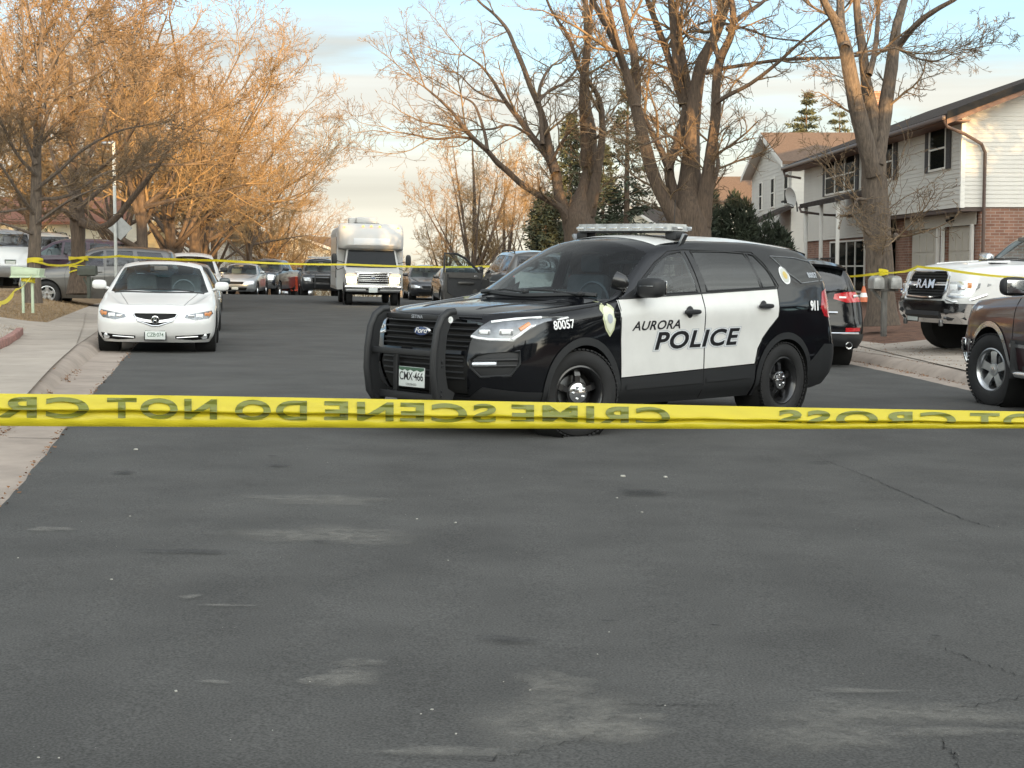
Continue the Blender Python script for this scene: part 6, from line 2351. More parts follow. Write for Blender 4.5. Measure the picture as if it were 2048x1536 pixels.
# black police SUV behind the bus, with push bar
c, sh, P = make_car('police_suv', SUV, P_DARK, 'black police SUV with push bar half hidden by the left side of the bus', 'police cars', cat='police car', L=5.0, W=1.98, H=1.80, front=plain_front('suv'), hi=False, wheel='steelie', rim=M['black_wheel'])
w = MB()
for sg in (1, -1):
    w.prism([(2.46, .40), (2.66, .40), (2.68, .75), (2.60, 1.05), (2.48, 1.08)], .36 * sg - .02, .36 * sg + .02, 'y')
w.box((2.60, 0, .95), (.04, .72, .06)); w.box((2.62, 0, .60), (.04, .72, .06))
w.build('push_bar', M['plastic'], c)
w = MB()
for sg in (1, -1):
    w.add([sh.side(s, z, sg, .006) for s, z in ((1.5, .5), (2.6, .5), (2.6, 1.1), (1.55, 1.06))], [(0, 1, 2, 3)])
w.build('white_door_panel', M['police_white'], c, recalc=False)
w = MB(); w.box((0.0, 0, 1.84), (.3, 1.2, .07), .02); w.build('light_bar', [pmat('light_bar_grey', (.35, .37, .38), .2)], c)
put(c, 640, 74, (.18, -1))


# ------------------------------------------------------------------ shuttle bus
def shuttle_bus():
    root = empty('shuttle_bus', (0, 0, 0), 'white shuttle bus with lit headlights driving towards us in the middle of the street', 'bus')
    W2 = 1.20
    wh = pmat('bus_white', (.50, .50, .49), .6, coat=.0, var=.03, scale=2)
    # passenger box with rounded roof edges; x forward, front of the box at x = 1.15
    b = MB()
    prof = [(-W2, .55), (-W2, 2.62), (-W2 + .05, 2.80), (-W2 + .18, 2.90), (-.5, 2.97), (.5, 2.97), (W2 - .18, 2.90), (W2 - .05, 2.80), (W2, 2.62), (W2, .55)]
    V, F = [], []
    xs = [(-4.4, 1), (.55, 1)]
    for x, q in xs:
        for y, z in prof: V.append((x, y * q, z))
    n = len(prof)
    F += [(i, i + 1, n + i + 1, n + i) for i in range(n - 1)]
    F.append(tuple(range(n)))
    F.append(tuple(range(2 * n - 1, n - 1, -1)))
    b.add(V, F, 0, False)
    b.build('body', wh, root)
    # bulging front cap above the cab
    cap = MB()
    V, F = [], []
    zs = [(2.02, .95, .965), (2.06, 1.18, .99), (2.18, 1.28, 1.005), (2.45, 1.24, 1.01), (2.62, 1.19, 1.005), (2.78, 1.07, .995), (2.89, .90, .965), (2.965, .66, .90)]
    ny = 17
    for z, x, k in zs:
        for j in range(ny):
            t = -1 + 2 * j / (ny - 1)
            yy = W2 * k * math.copysign(abs(math.sin(t * math.pi / 2)) ** .72, t)
            V.append((.52 + (x - .52) * (1 - abs(t) ** 3.5), yy, z))
    for i in range(len(zs) - 1):
        for j in range(ny - 1): F.append((i * ny + j, i * ny + j + 1, (i + 1) * ny + j + 1, (i + 1) * ny + j))
    F.append(tuple(range(ny)))
    cap.add(V, F, 0, True)
    cap.build('front_cap', wh, root)
    pn = MB()
    pn.box((1.262, 0, 2.30), (.02, 1.30, .24), .008)
    pn.build('sign_panel', pmat('bus_panel', (.66, .68, .70), .5), root)
    lp = MB()
    for y, z, x in ((-.98, 2.82, 1.06), (-.30, 2.86, 1.0), (0, 2.87, 1.0), (.30, 2.86, 1.0), (.98, 2.82, 1.06)):
        l = MB(); mirror_blob(l, (x + (.03 if abs(y) < .9 else -.06), y, z), (.10, .09, .055), n=8)
        l.build('marker_light', pmat('marker_amber', (.65, .30, .06), .3, emit=(1, .5, .12), estr=.9), root)
    # cab: hood, windshield, fenders
    cb = MB()
    cw = 1.0
    side = [(.45, .50), (2.02, .50), (2.10, .62), (2.12, 1.08), (2.05, 1.20), (1.30, 1.36), (.98, 2.02), (.45, 2.02)]
    V, F = [], []
    for y, ins in ((-cw, 0), (-cw + .10, .03), (cw - .10, .03), (cw, 0)):
        for x, z in side:
            V.append((x + (ins if x > 1.9 else 0), y * (1 - .12 * max(0, (z - 1.30) / .7)) * (1 - .05 * max(0, (x - 1.5) / .6)), z))
    n = len(side)
    for k in range(3):
        F += [(k * n + i, k * n + (i + 1) % n, (k + 1) * n + (i + 1) % n, (k + 1) * n + i) for i in range(n)]
    F += [tuple(range(n)), tuple(range(4 * n - 1, 3 * n - 1, -1))]
    cb.add(V, F, 0, False)
    cb.build('cab', wh, root)
    ws_ = MB()
    V = [(1.305, -.90, 1.40), (1.345, 0, 1.40), (1.305, .90, 1.40), (1.03, .82, 1.98), (1.06, 0, 1.98), (1.03, -.82, 1.98)]
    ws_.add([(x + .012, y, z) for x, y, z in V], [(0, 1, 4, 5), (1, 2, 3, 4)], 0, True)
    ws_.build('windshield', M['glass_bus'], root)
    tr = MB()
    tr.tube([(x + .016, y, z) for x, y, z in V + V[:1]], .022, n=6)
    tr.build('windshield_trim', M['plastic'], root)
    for sg in (1, -1):
        m = MB(); V = [(1.20, .985 * sg, 1.40), (.70, 1.005 * sg, 1.40), (.70, .93 * sg, 1.95), (.98, .92 * sg, 1.95)]
        m.add(V, [(0, 1, 2, 3)]); m.build('side_window', M['glass_dark'], root)
    # grille, lamps, bumper
    g = MB()
    g.box((2.14, 0, .98), (.05, 1.16, .42), .03, 0)
    g.box((2.155, 0, .98), (.05, 1.02, .33), .02, 1)
    for z in (.88, .94, 1.01, 1.08): g.box((2.175, 0, z), (.03, 1.04, .026), .008, 0)
    g.box((2.15, 0, 1.185), (.06, 1.3, .045), .015, 0)
    gr = g.build('grille', [M['chrome'], M['gap']], root)
    e = MB(); e.lathe([(0, .010), (.10, .006), (.105, -.01)], n=24, axis='x', c=(0, 0, 0)); e.v = [(2.20 + x, y, 1.0 + z * .45) for x, y, z in e.v]
    e.lathe([(0, .012), (.09, .011)], n=24, axis='x', c=(0, 0, 0), mi=1); e.v[-48:] = [(2.20 + x, y, 1.0 + z * .42) for x, y, z in e.v[-48:]]
    bd = e.build('badge', [M['chrome'], M['blue_badge']], root)
    decal('badge_script', text_mesh('Ford', .085, .001, .35), lambda a, c: (2.2135, a, 1.0 + c * .8), M['white_text'], bd)
    for sg in (1, -1):
        h = MB()
        h.box((2.115, .80 * sg, .955), (.10, .40, .30), .04, 0)
        hl = h.build('headlight', [M['lamp']], root)
        l = MB()
        l.box((2.165, .77 * sg, .925), (.03, .32, .20), .03)
        l.build('lit_lens', pmat('lit_lens', (.9, .85, .7), .2, emit=(1.0, .78, .38), estr=12.0), hl)
        l = MB(); l.box((2.162, .80 * sg, 1.075), (.03, .34, .08), .02)
        l.build('turn_signal', pmat('lit_amber', (.7, .3, .05), .3, emit=(1, .48, .12), estr=2.0), hl)
    bp = MB()
    bp.box((2.20, 0, .66), (.16, 2.02, .14), .04, 0)
    bp.box((2.17, 0, .55), (.14, 1.96, .14), .04, 1)
    bp.box((2.24, 0, .60), (.03, .52, .09), .01, 2)
    bp.build('bumper', [M['chrome'], M['steel'], M['gap']], root)
    m = MB(); m.box((2.285, .0, .56), (.01, .31, .16), .004); m.build('licence_plate', M['plate'], root)
    # mirrors on long arms
    for sg in (1, -1):
        m = MB()
        mirror_blob(m, (1.22, 1.34 * sg, 1.64), (.13, .20, .42), n=10)
        m.tube([(1.2, .98 * sg, 1.36), (1.22, 1.22 * sg, 1.26), (1.22, 1.34 * sg, 1.45)], .016, n=6)
        m.tube([(1.2, .94 * sg, 1.52), (1.22, 1.28 * sg, 1.60)], .014, n=6)
        m.build('mirror', M['plastic'], root)
    # kerb side (our left): folding door, windows, skirt; roof unit
    for sg in (1, -1):
        d = MB(); d.box((.12, (W2 + .006) * sg, 1.62), (.66, .02, 2.0), .008); dr = d.build('passenger_door' if sg < 0 else 'side_panel', pmat('bus_door', (.60, .62, .64), .4), root)
        if sg < 0:
            for x in (-.04, .28):
                w_ = MB(); w_.box((x, (W2 + .018) * sg, 1.72), (.24, .012, 1.5), .006); w_.build('door_glass', M['glass_dark'], dr)
        for k in range(5):
            w_ = MB(); w_.box((-.85 - k * .72, (W2 + .004) * sg, 2.12), (.60, .02, .72), .02); w_.build('side_window', pmat('bus_covered_window', (.60, .56, .52), .35, coat=.5) if sg < 0 else M['glass_dark'], root)
        s = MB()
        for z in (1.18, 1.55): s.box((-2.2, (W2 + .004) * sg, z), (4.3, .012, .03), 0, 0)
        s.box((-2.2, (W2 + .004) * sg, .62), (4.3, .012, .10), 0, 0)
        s.build('side_trim', M['steel'], root)
    r_ = MB()
    r_.box((-.35, -.10, 3.09), (.75, .78, .24), .05); r_.box((-.42, -.62, 3.08), (.6, .26, .22), .04); r_.box((-.35, -.10, 2.985), (.85, .9, .03), .01, 1)
    r_.build('roof_unit', [wh, M['plastic']], root)
    u = MB(); u.box((-1.6, 0, .52), (5.4, 1.7, .3)); u.box((1.3, 0, .55), (1.3, 1.5, .25))
    u.build('underbody', M['dark'], root)
    for (x, y, r0) in ((1.42, .82, .38), (-2.75, .85, .38)):
        for sg in (1, -1):
            make_wheel(root, (x, y * sg, r0), r0, .24, 'seven', side=sg, low=True, rim_m=M['steel'])
    # dark wheel arches on the cab
    for sg in (1, -1):
        a = MB(); a.lathe([(.46, .003), (.0, .003)] if sg > 0 else [(.46, -.003), (0, -.003)], n=20, axis='y', c=(1.42, 1.004 * sg, .38)); a.build('wheel_arch', M['dark'], root)
    return root


c = shuttle_bus()
_b = at(750, 603, 55.0)
stand(c, _b.x - .20 * 2.2 * 1.0, _b.y + 2.2, (.165, -1), ground_z(_b.x, _b.y) + .006)

# ------------------------------------------------------------------ right-hand side, further down
GR_ = 'cars parked along the right kerb'
c, sh, P = make_car('dark_sedan', SEDAN, P_DARK, 'small dark car facing us to the right of the bus', GR_, front=plain_front('sedan'), hi=False, H=1.52, W=1.80)
put(c, 851, 68, (.16, -1))
c, sh, P = make_car('dark_sedan', SEDAN, P_GREY, 'grey car mostly hidden behind the open door', GR_, front=plain_front('sedan'), hi=False, H=1.5)
put(c, 918, 60, (.16, -1))


def open_door_suv():
    root, sh, P = make_car('dark_suv', SUV, P_GREY, 'dark SUV parked beyond the police car, its driver door standing wide open', GR_, L=5.1, W=2.02, H=1.93, hi=True, wheels_low=True, rails=True, glass='glass_dark',
                           rear=[('tail_light', [(.70, .95), (.90, .95), (.86, 1.30), (.72, 1.28)], M['red_lens'], .003, True, True)], mirror_m=M['plastic'], mirrors=False)
    fs = 5.1 / 4.75
    # front door swung out to about 75 degrees, hinged at its leading edge
    h = sh.side(1.50 * fs, 1.0, 1)
    d = empty('front_door', (h.x, h.y - .02, 0)); d.parent = root
    d.rotation_euler = (0, 0, R(-74))
    # door local: x backwards from the hinge = -x, outer skin at y = 0
    dz = 1.93 / 1.72
    out = [(0, .50), (0, 1.14 * dz), (-.10, 1.16 * dz), (-.55, 1.50 * dz), (-.80, 1.60 * dz), (-1.16, 1.61 * dz), (-1.18, 1.14 * dz), (-1.18, .50)]
    low = [(0, .50), (0, 1.15 * dz), (-1.18, 1.15 * dz), (-1.18, .50)]
    b = MB(); b.prism(low, -.10, 0, 'y'); b.build('door_skin', P_GREY, d)
    f = MB()
    f.tube([(x, -.05, z) for x, z in [(0, 1.14 * dz), (-.10, 1.17 * dz), (-.55, 1.50 * dz), (-.80, 1.60 * dz), (-1.16, 1.61 * dz), (-1.18, 1.14 * dz)]], .035, n=6)
    f.build('window_frame', P_DARK, d)
    w = MB(); w.add([(x, -.05, z) for x, z in [(-.06, 1.15 * dz), (-.55, 1.49 * dz), (-.80, 1.59 * dz), (-1.15, 1.60 * dz), (-1.16, 1.15 * dz)]], [(0, 1, 2, 3, 4)]); w.build('window', M['glass'], d)
    t = MB()
    t.prism([(-.06, .62), (-.06, 1.10 * dz), (-1.10, 1.10 * dz), (-1.10, .75), (-.9, .62)], -.125, -.10, 'y', 0)
    t.prism([(-.10, 1.0 * dz), (-.10, 1.10 * dz), (-1.08, 1.10 * dz), (-1.08, 1.02 * dz)], -.15, -.125, 'y', 1)
    t.box((-.55, -.15, 1.0), (.5, .05, .07), .02, 1)
    t.box((-.25, -.145, 1.10 * dz - .04), (.12, .03, .03), .01, 2)
    t.lathe([(.09, 0), (.085, -.012), (0, -.014)], n=16, axis='y', c=(-.25, -.125, .74), mi=1)
    t.build('door_trim', [M['seat'], P_GREY, M['chrome']], d)
    m = MB(); mirror_blob(m, (.02, .14, 1.22 * dz), (.14, .24, .20), n=10); m.box((-.052, .14, 1.22 * dz), (.006, .19, .15), .004, 1)
    m.build('mirror', [M['plastic'], M['chrome']], d)
    return root


c = open_door_suv()
put(c, 1044, 42.2, (-.20, 1))


# ------------------------------------------------------------------ black SUV right behind the police car
def black_suv():
    rear = [('tail_light', [(.40, 1.055), (.62, 1.0), (.90, 1.02), (.95, 1.165), (.62, 1.165), (.42, 1.13)], M['red_lens'], .004, True, True),
            ('rear_bumper', [(-1, .30), (1, .30), (1, .50), (.70, .56), (.5, .52), (-.5, .52), (-.70, .56), (-1, .50)], M['plastic'], .012, False, False),
            ('reflector', [(.58, .56), (.82, .57), (.82, .625), (.58, .62)], M['red_lens'], .008, True, True)]
    root, sh, P = make_car('black_suv', SUV, M['black_paint'], 'black SUV parked tail towards us just right of the police car rear', GR_, L=4.8, W=1.89, H=1.69, rear=rear, trim=(M['plastic'], .05), glass='glass_dark')
    b = MB()
    face_bar(b, sh, [(y, .845) for y in np.linspace(-.46, .46, 9)], .020, 0, .004, True)
    face_bar(b, sh, [(y, .535) for y in np.linspace(-.8, .8, 15)], .016, 0, .012, True)
    b.build('chrome_strip', M['chrome'], root)
    lamp_bits(root, sh, P, 'tail_light', [(.55, 1.08), (.80, 1.10)], [(.12, .03), (.22, .05)], [1, 0], True)
    e = MB()
    for sg in (1, -1): e.lathe([(.055, -.05), (.06, .0), (.045, .0), (.04, -.05)], n=16, axis='x', c=(-2.42, .62 * sg, .36))
    e.build('exhaust_tip', M['chrome'], root)
    s = MB()
    V, F = [], []
    for y in np.linspace(-.60, .60, 13):
        a = sh.above(4.28 * 4.8 / 4.75, y, .004); V += [a, a + Vector((-.30, 0, -.055)), a + Vector((-.28, 0, -.095)), a + Vector((-.05, 0, -.06))]
    for i in range(12):
        for k in range(3): F.append((i * 4 + k, i * 4 + k + 1, i * 4 + k + 5, i * 4 + k + 4))
    s.add(V, F, 0, True); s.build('spoiler', M['black_paint'], root)
    w = MB(); w.tube([sh.front(.0, 1.16, .02, True), sh.front(.35, 1.19, .015, True)], .010, n=6); w.build('rear_wiper', M['plastic'], root)
    plate_part(root, sh.front(0, .76, 0, True), M['plate'], None, rear=True)
    r_ = MB(); V, F = [], []
    return root


c = black_suv()
_k = at(1683, 722, 23.4)
stand(c, _k.x - .45 - .10 * 2.4, _k.y + 2.3, (-.06, 1))


# ------------------------------------------------------------------ white heavy pickup in the drive
def white_pickup():
    front = [('grille', [(-.50, .80), (.50, .80), (.54, .90), (.54, 1.17), (.46, 1.23), (-.46, 1.23), (-.54, 1.17), (-.54, .90)], M['gap'], -.03, False, False),
             ('headlight', [(.60, .84), (.72, .80), (.96, .84), (1.0, 1.05), (.90, 1.09), (.60, 1.07)], M['lamp'], .004, True, True),
             ('bumper', [(-1.05, .36), (1.05, .36), (1.05, .73), (.60, .73), (.55, .77), (-.55, .77), (-.60, .73), (-1.05, .73)], M['chrome'], .055, False, False)]
    root, sh, P = make_car('white_pickup', PICKUP, M['white_paint'], 'white heavy-duty pickup with chrome bumper parked nose out in the right-hand drive', None, 'pickup truck', L=6.1, W=2.06, H=2.02, front=front, hi=True, rim=M['chrome'], mirror_m=M['chrome'])
    g = MB()
    face_bar(g, sh, [(-.50, .82), (-.56, .92), (-.56, 1.16), (-.47, 1.245), (0, 1.25), (.47, 1.245), (.56, 1.16), (.56, .92), (.50, .82), (0, .80), (-.50, .82)], .028)
    for sg in (1, -1): face_bar(g, sh, [(y * sg, 1.02) for y in (.20, .36, .54)], .024)
    for sg in (1, -1): face_bar(g, sh, [(y * sg, 1.055) for y in (.18, .36, .54)], .008)
    for sg in (1, -1): face_bar(g, sh, [(.60 * sg, .80), (.76 * sg, .755), (.98 * sg, .80), (1.0 * sg, .88)], .022)
    gf = g.build('grille_frame', M['chrome'], root)
    ms = MB()
    for z in np.arange(.84, 1.22, .045):
        face_bar(ms, sh, [(y, z) for y in np.linspace(-.50, .50, 7)], .010, 0, -.02, n=5)
    ms.build('grille_mesh', M['plastic'], root)
    for off, mm, lf in ((.010, M['gap'], .018), (.004, M['chrome'], .030)):
        decal('grille_lettering', text_mesh('RAM', .20, off, 0, 1.12, 1.2), lambda a, c_: sh.front(a, 1.03 + c_, lf), mm, gf)
    lamp_bits(root, sh, P, 'headlight', [(.70, .97), (.84, .97), (.93, 1.0), (.80, .87)], [(.14, .13), (.12, .12), (.07, .14), (.26, .04)], [1, 0, 2, 1])
    b = MB()
    for sg in (1, -1):
        face_bar(b, sh, [(.62 * sg, .50), (.92 * sg, .52), (.94 * sg, .62), (.62 * sg, .60)], .05, 0, .045)
        b.box(sh.front(.52 * sg, .41, .09), (.06, .06, .10), .015, 1)
    face_bar(b, sh, [(y, .55) for y in np.linspace(-.48, .48, 7)], .075, 0, .02)
    b.build('bumper_slot', [M['plastic'], M['steel']], root)
    plate_part(root, sh.front(-.30, .50, .075), M['plate'], None)
    h = MB()
    for sg in (1, -1):
        q = sh.side(1.42, 1.20, sg, .004)
        h.box(q, (.40, .012, .07), .01); h.box(q + Vector((0, .004 * sg, 0)), (.34, .012, .035), .008, 1)
    h.build('fender_badge', [M['chrome'], M['gap']], root)
    for sg in (1, -1):
        v = MB()
        v.tube([sh.above(s, .44 * sg, .0) for s in np.linspace(.5, 1.3, 8)], .02, n=6)
        v.box(sh.above(.95, .62 * sg, .006), (.30, .10, .014), .004, 1)
        v.build('hood_vent', [M['white_paint'], M['gap']], root)
    return root


c = white_pickup()
_w = at(2024, 699, 24.6)
hd = Vector((-.953, -.302, 0)).normalized()
lf = Vector((-hd.y, hd.x, 0))
_c = Vector((_w.x, _w.y, 0)) - hd * (6.1 / 2 - 1.05) - lf * .95
stand(c, _c.x, _c.y, (hd.x, hd.y), terrain(_w.x, _w.y) + .03)


# ------------------------------------------------------------------ maroon pickup at the right edge
def maroon_pickup():
    root, sh, P = make_car('maroon_pickup', PICKUP, P_WINE, 'maroon pickup with chrome arch trim cut off by the right edge', None, 'pickup truck', L=5.5, W=1.96, H=1.80, hi=True, wheel='split', rim=M['alloy'],
                           trim=(M['chrome'], .06), opening=1.20, mirror_m=M['plastic'], steer=R(15), rim_r=.245, front=plain_front('pickup'))
    for sg in (1, -1):
        t = MB()
        surf_strip(t, sh, [(s, .70) for s in np.linspace(1.50, 3.7, 24)], .035, .016, 0, sg)
        surf_strip(t, sh, [(s, .735) for s in np.linspace(1.50, 3.7, 24)], .05, .010, 1, sg)
        p = sh.side(.12, .62, sg)
        q = MB(); q.box((p.x + .02, p.y - .02 * sg, .64), (.28, .10, .16), .04, 0); q.build('bumper_end', M['chrome'], root)
        t.tube([(1.15, .97 * sg, .40), (-1.4, .97 * sg, .40)], .045, n=10)
        t.box((-.15, .93 * sg, .46), (2.3, .05, .06), .01, 1)
        t.box((2.75 - 1.62, .90 * sg, .55), (.02, .26, .40), .005, 1)
        t.build('chrome_trim', [M['chrome'], M['plastic']], root)
    return root


c = maroon_pickup()
_m = at(1977, 740, 17.1)
hd = Vector((-.13, 1, 0)).normalized()
lf = Vector((-hd.y, hd.x, 0))
_c = Vector((_m.x, _m.y, 0)) - hd * (5.5 / 2 - 1.0 * 5.5 / 5.8) - lf * .95
stand(c, _c.x, _c.y, (hd.x, hd.y))

# ------------------------------------------------------------------ cars in the drives on the left
rear_suv = [('tail_light', [(.74, .86), (.93, .86), (.90, 1.22), (.76, 1.20)], M['red_lens'], .004, True, True), ('rear_bumper', [(-1, .38), (1, .38), (1, .62), (-1, .62)], P_SILV, .05, False, False)]
GD = 'cars standing in the left-hand drives'
c, sh, P = make_car('silver_suv', SUV, P_SILV, 'silver SUV at the left edge, seen from behind with red tail light', GD, L=4.9, W=1.95, H=1.85, rear=rear_suv, hi=True, wheels_low=True, rails=True, handles=False)
plate_part(c, sh.front(0, .80, 0, True), M['plate'], None, rear=True)
put(c, -14, 49.5, (-.52, .85))
c, sh, P = make_car('pale_suv', SUV, paint('champagne_paint', (.46, .44, .40), .4), 'pale SUV behind the slim tree trunk, seen from behind', GD, L=4.9, W=1.92, H=1.85, rear=rear_suv, hi=False, rails=True)
put(c, 76, 54, (-.50, .86))
c, sh, P = make_car('grey_suv', SUV, P_GREY, 'grey SUV standing sideways behind the two tree trunks', GD, L=4.45, W=1.82, H=1.72, hi=True, wheel='split', trim=(P_GREY, .03), front=plain_front('suv'), steer=R(10))
put(c, 205, 43.5, (-1, -.10))
c, sh, P = make_car('purple_suv', SUV, P_PURP, 'dark purple car whose roof shows behind the grey SUV hood', GD, hi=False, H=1.7)
put(c, 138, 52, (-1, .2))
# ------------------------------------------------------------------ houses
M['siding'] = pmat('white_siding', (.60, .585, .54), rough=.6, var=.05, scale=1.2)
M['siding_cream'] = pmat('cream_siding', (.62, .58, .47), rough=.6, var=.05, scale=1.2)
M['brown_trim'] = pmat('brown_trim', (.075, .052, .044), rough=.6, var=.15)
M['fascia'] = pmat('fascia_brown', (.16, .085, .055), rough=.6, var=.12)
M['white_trim'] = pmat('white_trim', (.70, .69, .65), rough=.5)
M['garage'] = pmat('garage_door', (.50, .47, .41), rough=.6, var=.06, scale=2)
M['shutter'] = pmat('dark_shutter', (.050, .046, .046), rough=.7)
M['shingle'] = pmat('roof_shingle', (.060, .052, .048), rough=.95, var=.35, scale=14, bump=.5, bscale=30, spec=.05)
M['shingle_brown'] = pmat('brown_shingle', (.125, .080, .055), rough=.95, var=.3, scale=12, bump=.5, bscale=30)
M['curtain'] = pmat('curtain', (.34, .33, .31), rough=.9, var=.1, stretch=(20, 20, 1))


def brick_mat():
    m, nt, b = new_mat('brick')
    N, L = nt.nodes.new, nt.links.new
    tc = N('ShaderNodeTexCoord'); mp = N('ShaderNodeMapping')
    mp.inputs['Rotation'].default_value = (R(90), 0, 0)
    bk = N('ShaderNodeTexBrick')
    bk.inputs['Scale'].default_value = 1.0
    bk.inputs['Brick Width'].default_value = .23; bk.inputs['Row Height'].default_value = .075
    bk.inputs['Mortar Size'].default_value = .008
    bk.inputs['Color1'].default_value = (.20, .095, .065, 1); bk.inputs['Color2'].default_value = (.28, .15, .105, 1); bk.inputs['Mortar'].default_value = (.30, .25, .21, 1)
    # brick courses on walls that run either way: use whichever horizontal axis the face runs along
    sep = N('ShaderNodeSeparateXYZ'); L(tc.outputs['Object'], sep.inputs[0])
    ad = N('ShaderNodeMath'); ad.operation = 'ADD'; L(sep.outputs['X'], ad.inputs[0]); L(sep.outputs['Y'], ad.inputs[1])
    cmb = N('ShaderNodeCombineXYZ'); L(ad.outputs[0], cmb.inputs['X']); L(sep.outputs['Z'], cmb.inputs['Y'])
    L(cmb.outputs[0], bk.inputs['Vector'])
    nz = N('ShaderNodeTexNoise'); nz.inputs['Scale'].default_value = 3; nz.inputs['Detail'].default_value = 6; L(tc.outputs['Object'], nz.inputs['Vector'])
    mr = N('ShaderNodeMapRange'); mr.inputs['To Min'].default_value = .6; mr.inputs['To Max'].default_value = 1.35; L(nz.outputs['Fac'], mr.inputs['Value'])
    sc = N('ShaderNodeVectorMath'); sc.operation = 'SCALE'; L(bk.outputs['Color'], sc.inputs[0]); L(mr.outputs[0], sc.inputs['Scale'])
    L(sc.outputs[0], b.inputs['Base Color']); b.inputs['Roughness'].default_value = .9
    bp = N('ShaderNodeBump'); bp.inputs['Strength'].default_value = .5; bp.inputs['Distance'].default_value = .01
    inv = N('ShaderNodeMath'); inv.operation = 'SUBTRACT'; inv.inputs[0].default_value = 1; L(bk.outputs['Fac'], inv.inputs[1]); L(inv.outputs[0], bp.inputs['Height'])
    L(bp.outputs[0], b.inputs['Normal'])
    return m


M['brick'] = brick_mat()


def laps(mb, u0, u1, z0, z1, place, step=.105, mi=0, lap=.014):
    """Clapboards: each course leans out at its foot.  u0/u1 may depend on height; place(u, z, out) -> point."""
    z = z0
    while z < z1 - .01:
        zt = min(z + step, z1)
        a0, a1 = (u0(z) if callable(u0) else u0), (u1(z) if callable(u1) else u1)
        b0, b1 = (u0(zt) if callable(u0) else u0), (u1(zt) if callable(u1) else u1)
        if a1 - a0 > .02:
            mb.add([place(a0, z, lap), place(a1, z, lap), place(b1, zt, .002), place(b0, zt, .002), place(a0, z, 0), place(a1, z, 0)], [(0, 1, 2, 3), (4, 5, 1, 0)], mi)
        z = zt


def window(root, place, u, z, w, h, panes=1, sash=True, trim_m=None, shutters=False, curtain=True, gm='house_glass'):
    """window > pane; place(u, z, out): u along the wall."""
    tm = trim_m or M['white_trim']
    f = MB()
    def bar(u0, u1, z0, z1, o0, o1, mi=0):
        P8 = [place(a, b, c) for a in (u0, u1) for b in (z0, z1) for c in (o0, o1)]
        f.add(P8, [(0, 1, 3, 2), (4, 6, 7, 5), (0, 4, 5, 1), (2, 3, 7, 6), (0, 2, 6, 4), (1, 5, 7, 3)], mi)
    t = .055
    bar(u - t, u + w + t, z - t, z, .01, .06); bar(u - t, u + w + t, z + h, z + h + t, .01, .06)
    bar(u - t, u, z, z + h, .01, .058); bar(u + w, u + w + t, z, z + h, .01, .058)
    for k in range(1, panes): bar(u + w * k / panes - .05, u + w * k / panes + .05, z, z + h, .012, .054)
    if sash: bar(u, u + w, z + h * .5 - .022, z + h * .5 + .022, .014, .046)
    fr = f.build('window', tm, root, recalc=True)
    g = MB()
    g.add([place(u, z, .030), place(u + w, z, .030), place(u + w, z + h, .030), place(u, z + h, .030)], [(0, 1, 2, 3)])
    g.build('pane', M[gm], fr, recalc=False)
    if curtain:
        c = MB(); c.add([place(u, z, .004 + .012), place(u + w, z, .016), place(u + w, z + h, .016), place(u, z + h, .016)], [(0, 1, 2, 3)])
        c.build('dark_room_sheet', pmat('room_dark', (.035, .036, .038), .9) if gm == 'house_glass' else M['curtain'], fr, recalc=False)  # dark sheet behind the pane stands for the unlit room
    if shutters:
        for a in ((u - t - .36, u - t - .02), (u + w + t + .02, u + w + t + .36)):
            s = MB()
            P8 = [place(x, b, c) for x in a for b in (z - .06, z + h + .06) for c in (.015, .05)]
            s.add(P8, [(0, 1, 3, 2), (4, 6, 7, 5), (0, 4, 5, 1), (2, 3, 7, 6), (0, 2, 6, 4), (1, 5, 7, 3)])
            n = int(h / .06)
            for i in range(n):
                zz = z - .02 + i * (h + .04) / n
                P8 = [place(x, b, c) for x in (a[0] + .04, a[1] - .04) for b, c in ((zz, .062), (zz + .03, .051))]
                s.add(P8, [(0, 1, 3, 2)])
            s.build('shutter', M['shutter'], root)
    return fr


def bar3(mb, place, u0, u1, z0, z1, o0, o1, mi=0):
    P8 = [place(a, b, c) for a in (u0, u1) for b in (z0, z1) for c in (o0, o1)]
    mb.add(P8, [(0, 1, 3, 2), (4, 6, 7, 5), (0, 4, 5, 1), (2, 3, 7, 6), (0, 2, 6, 4), (1, 5, 7, 3)], mi)


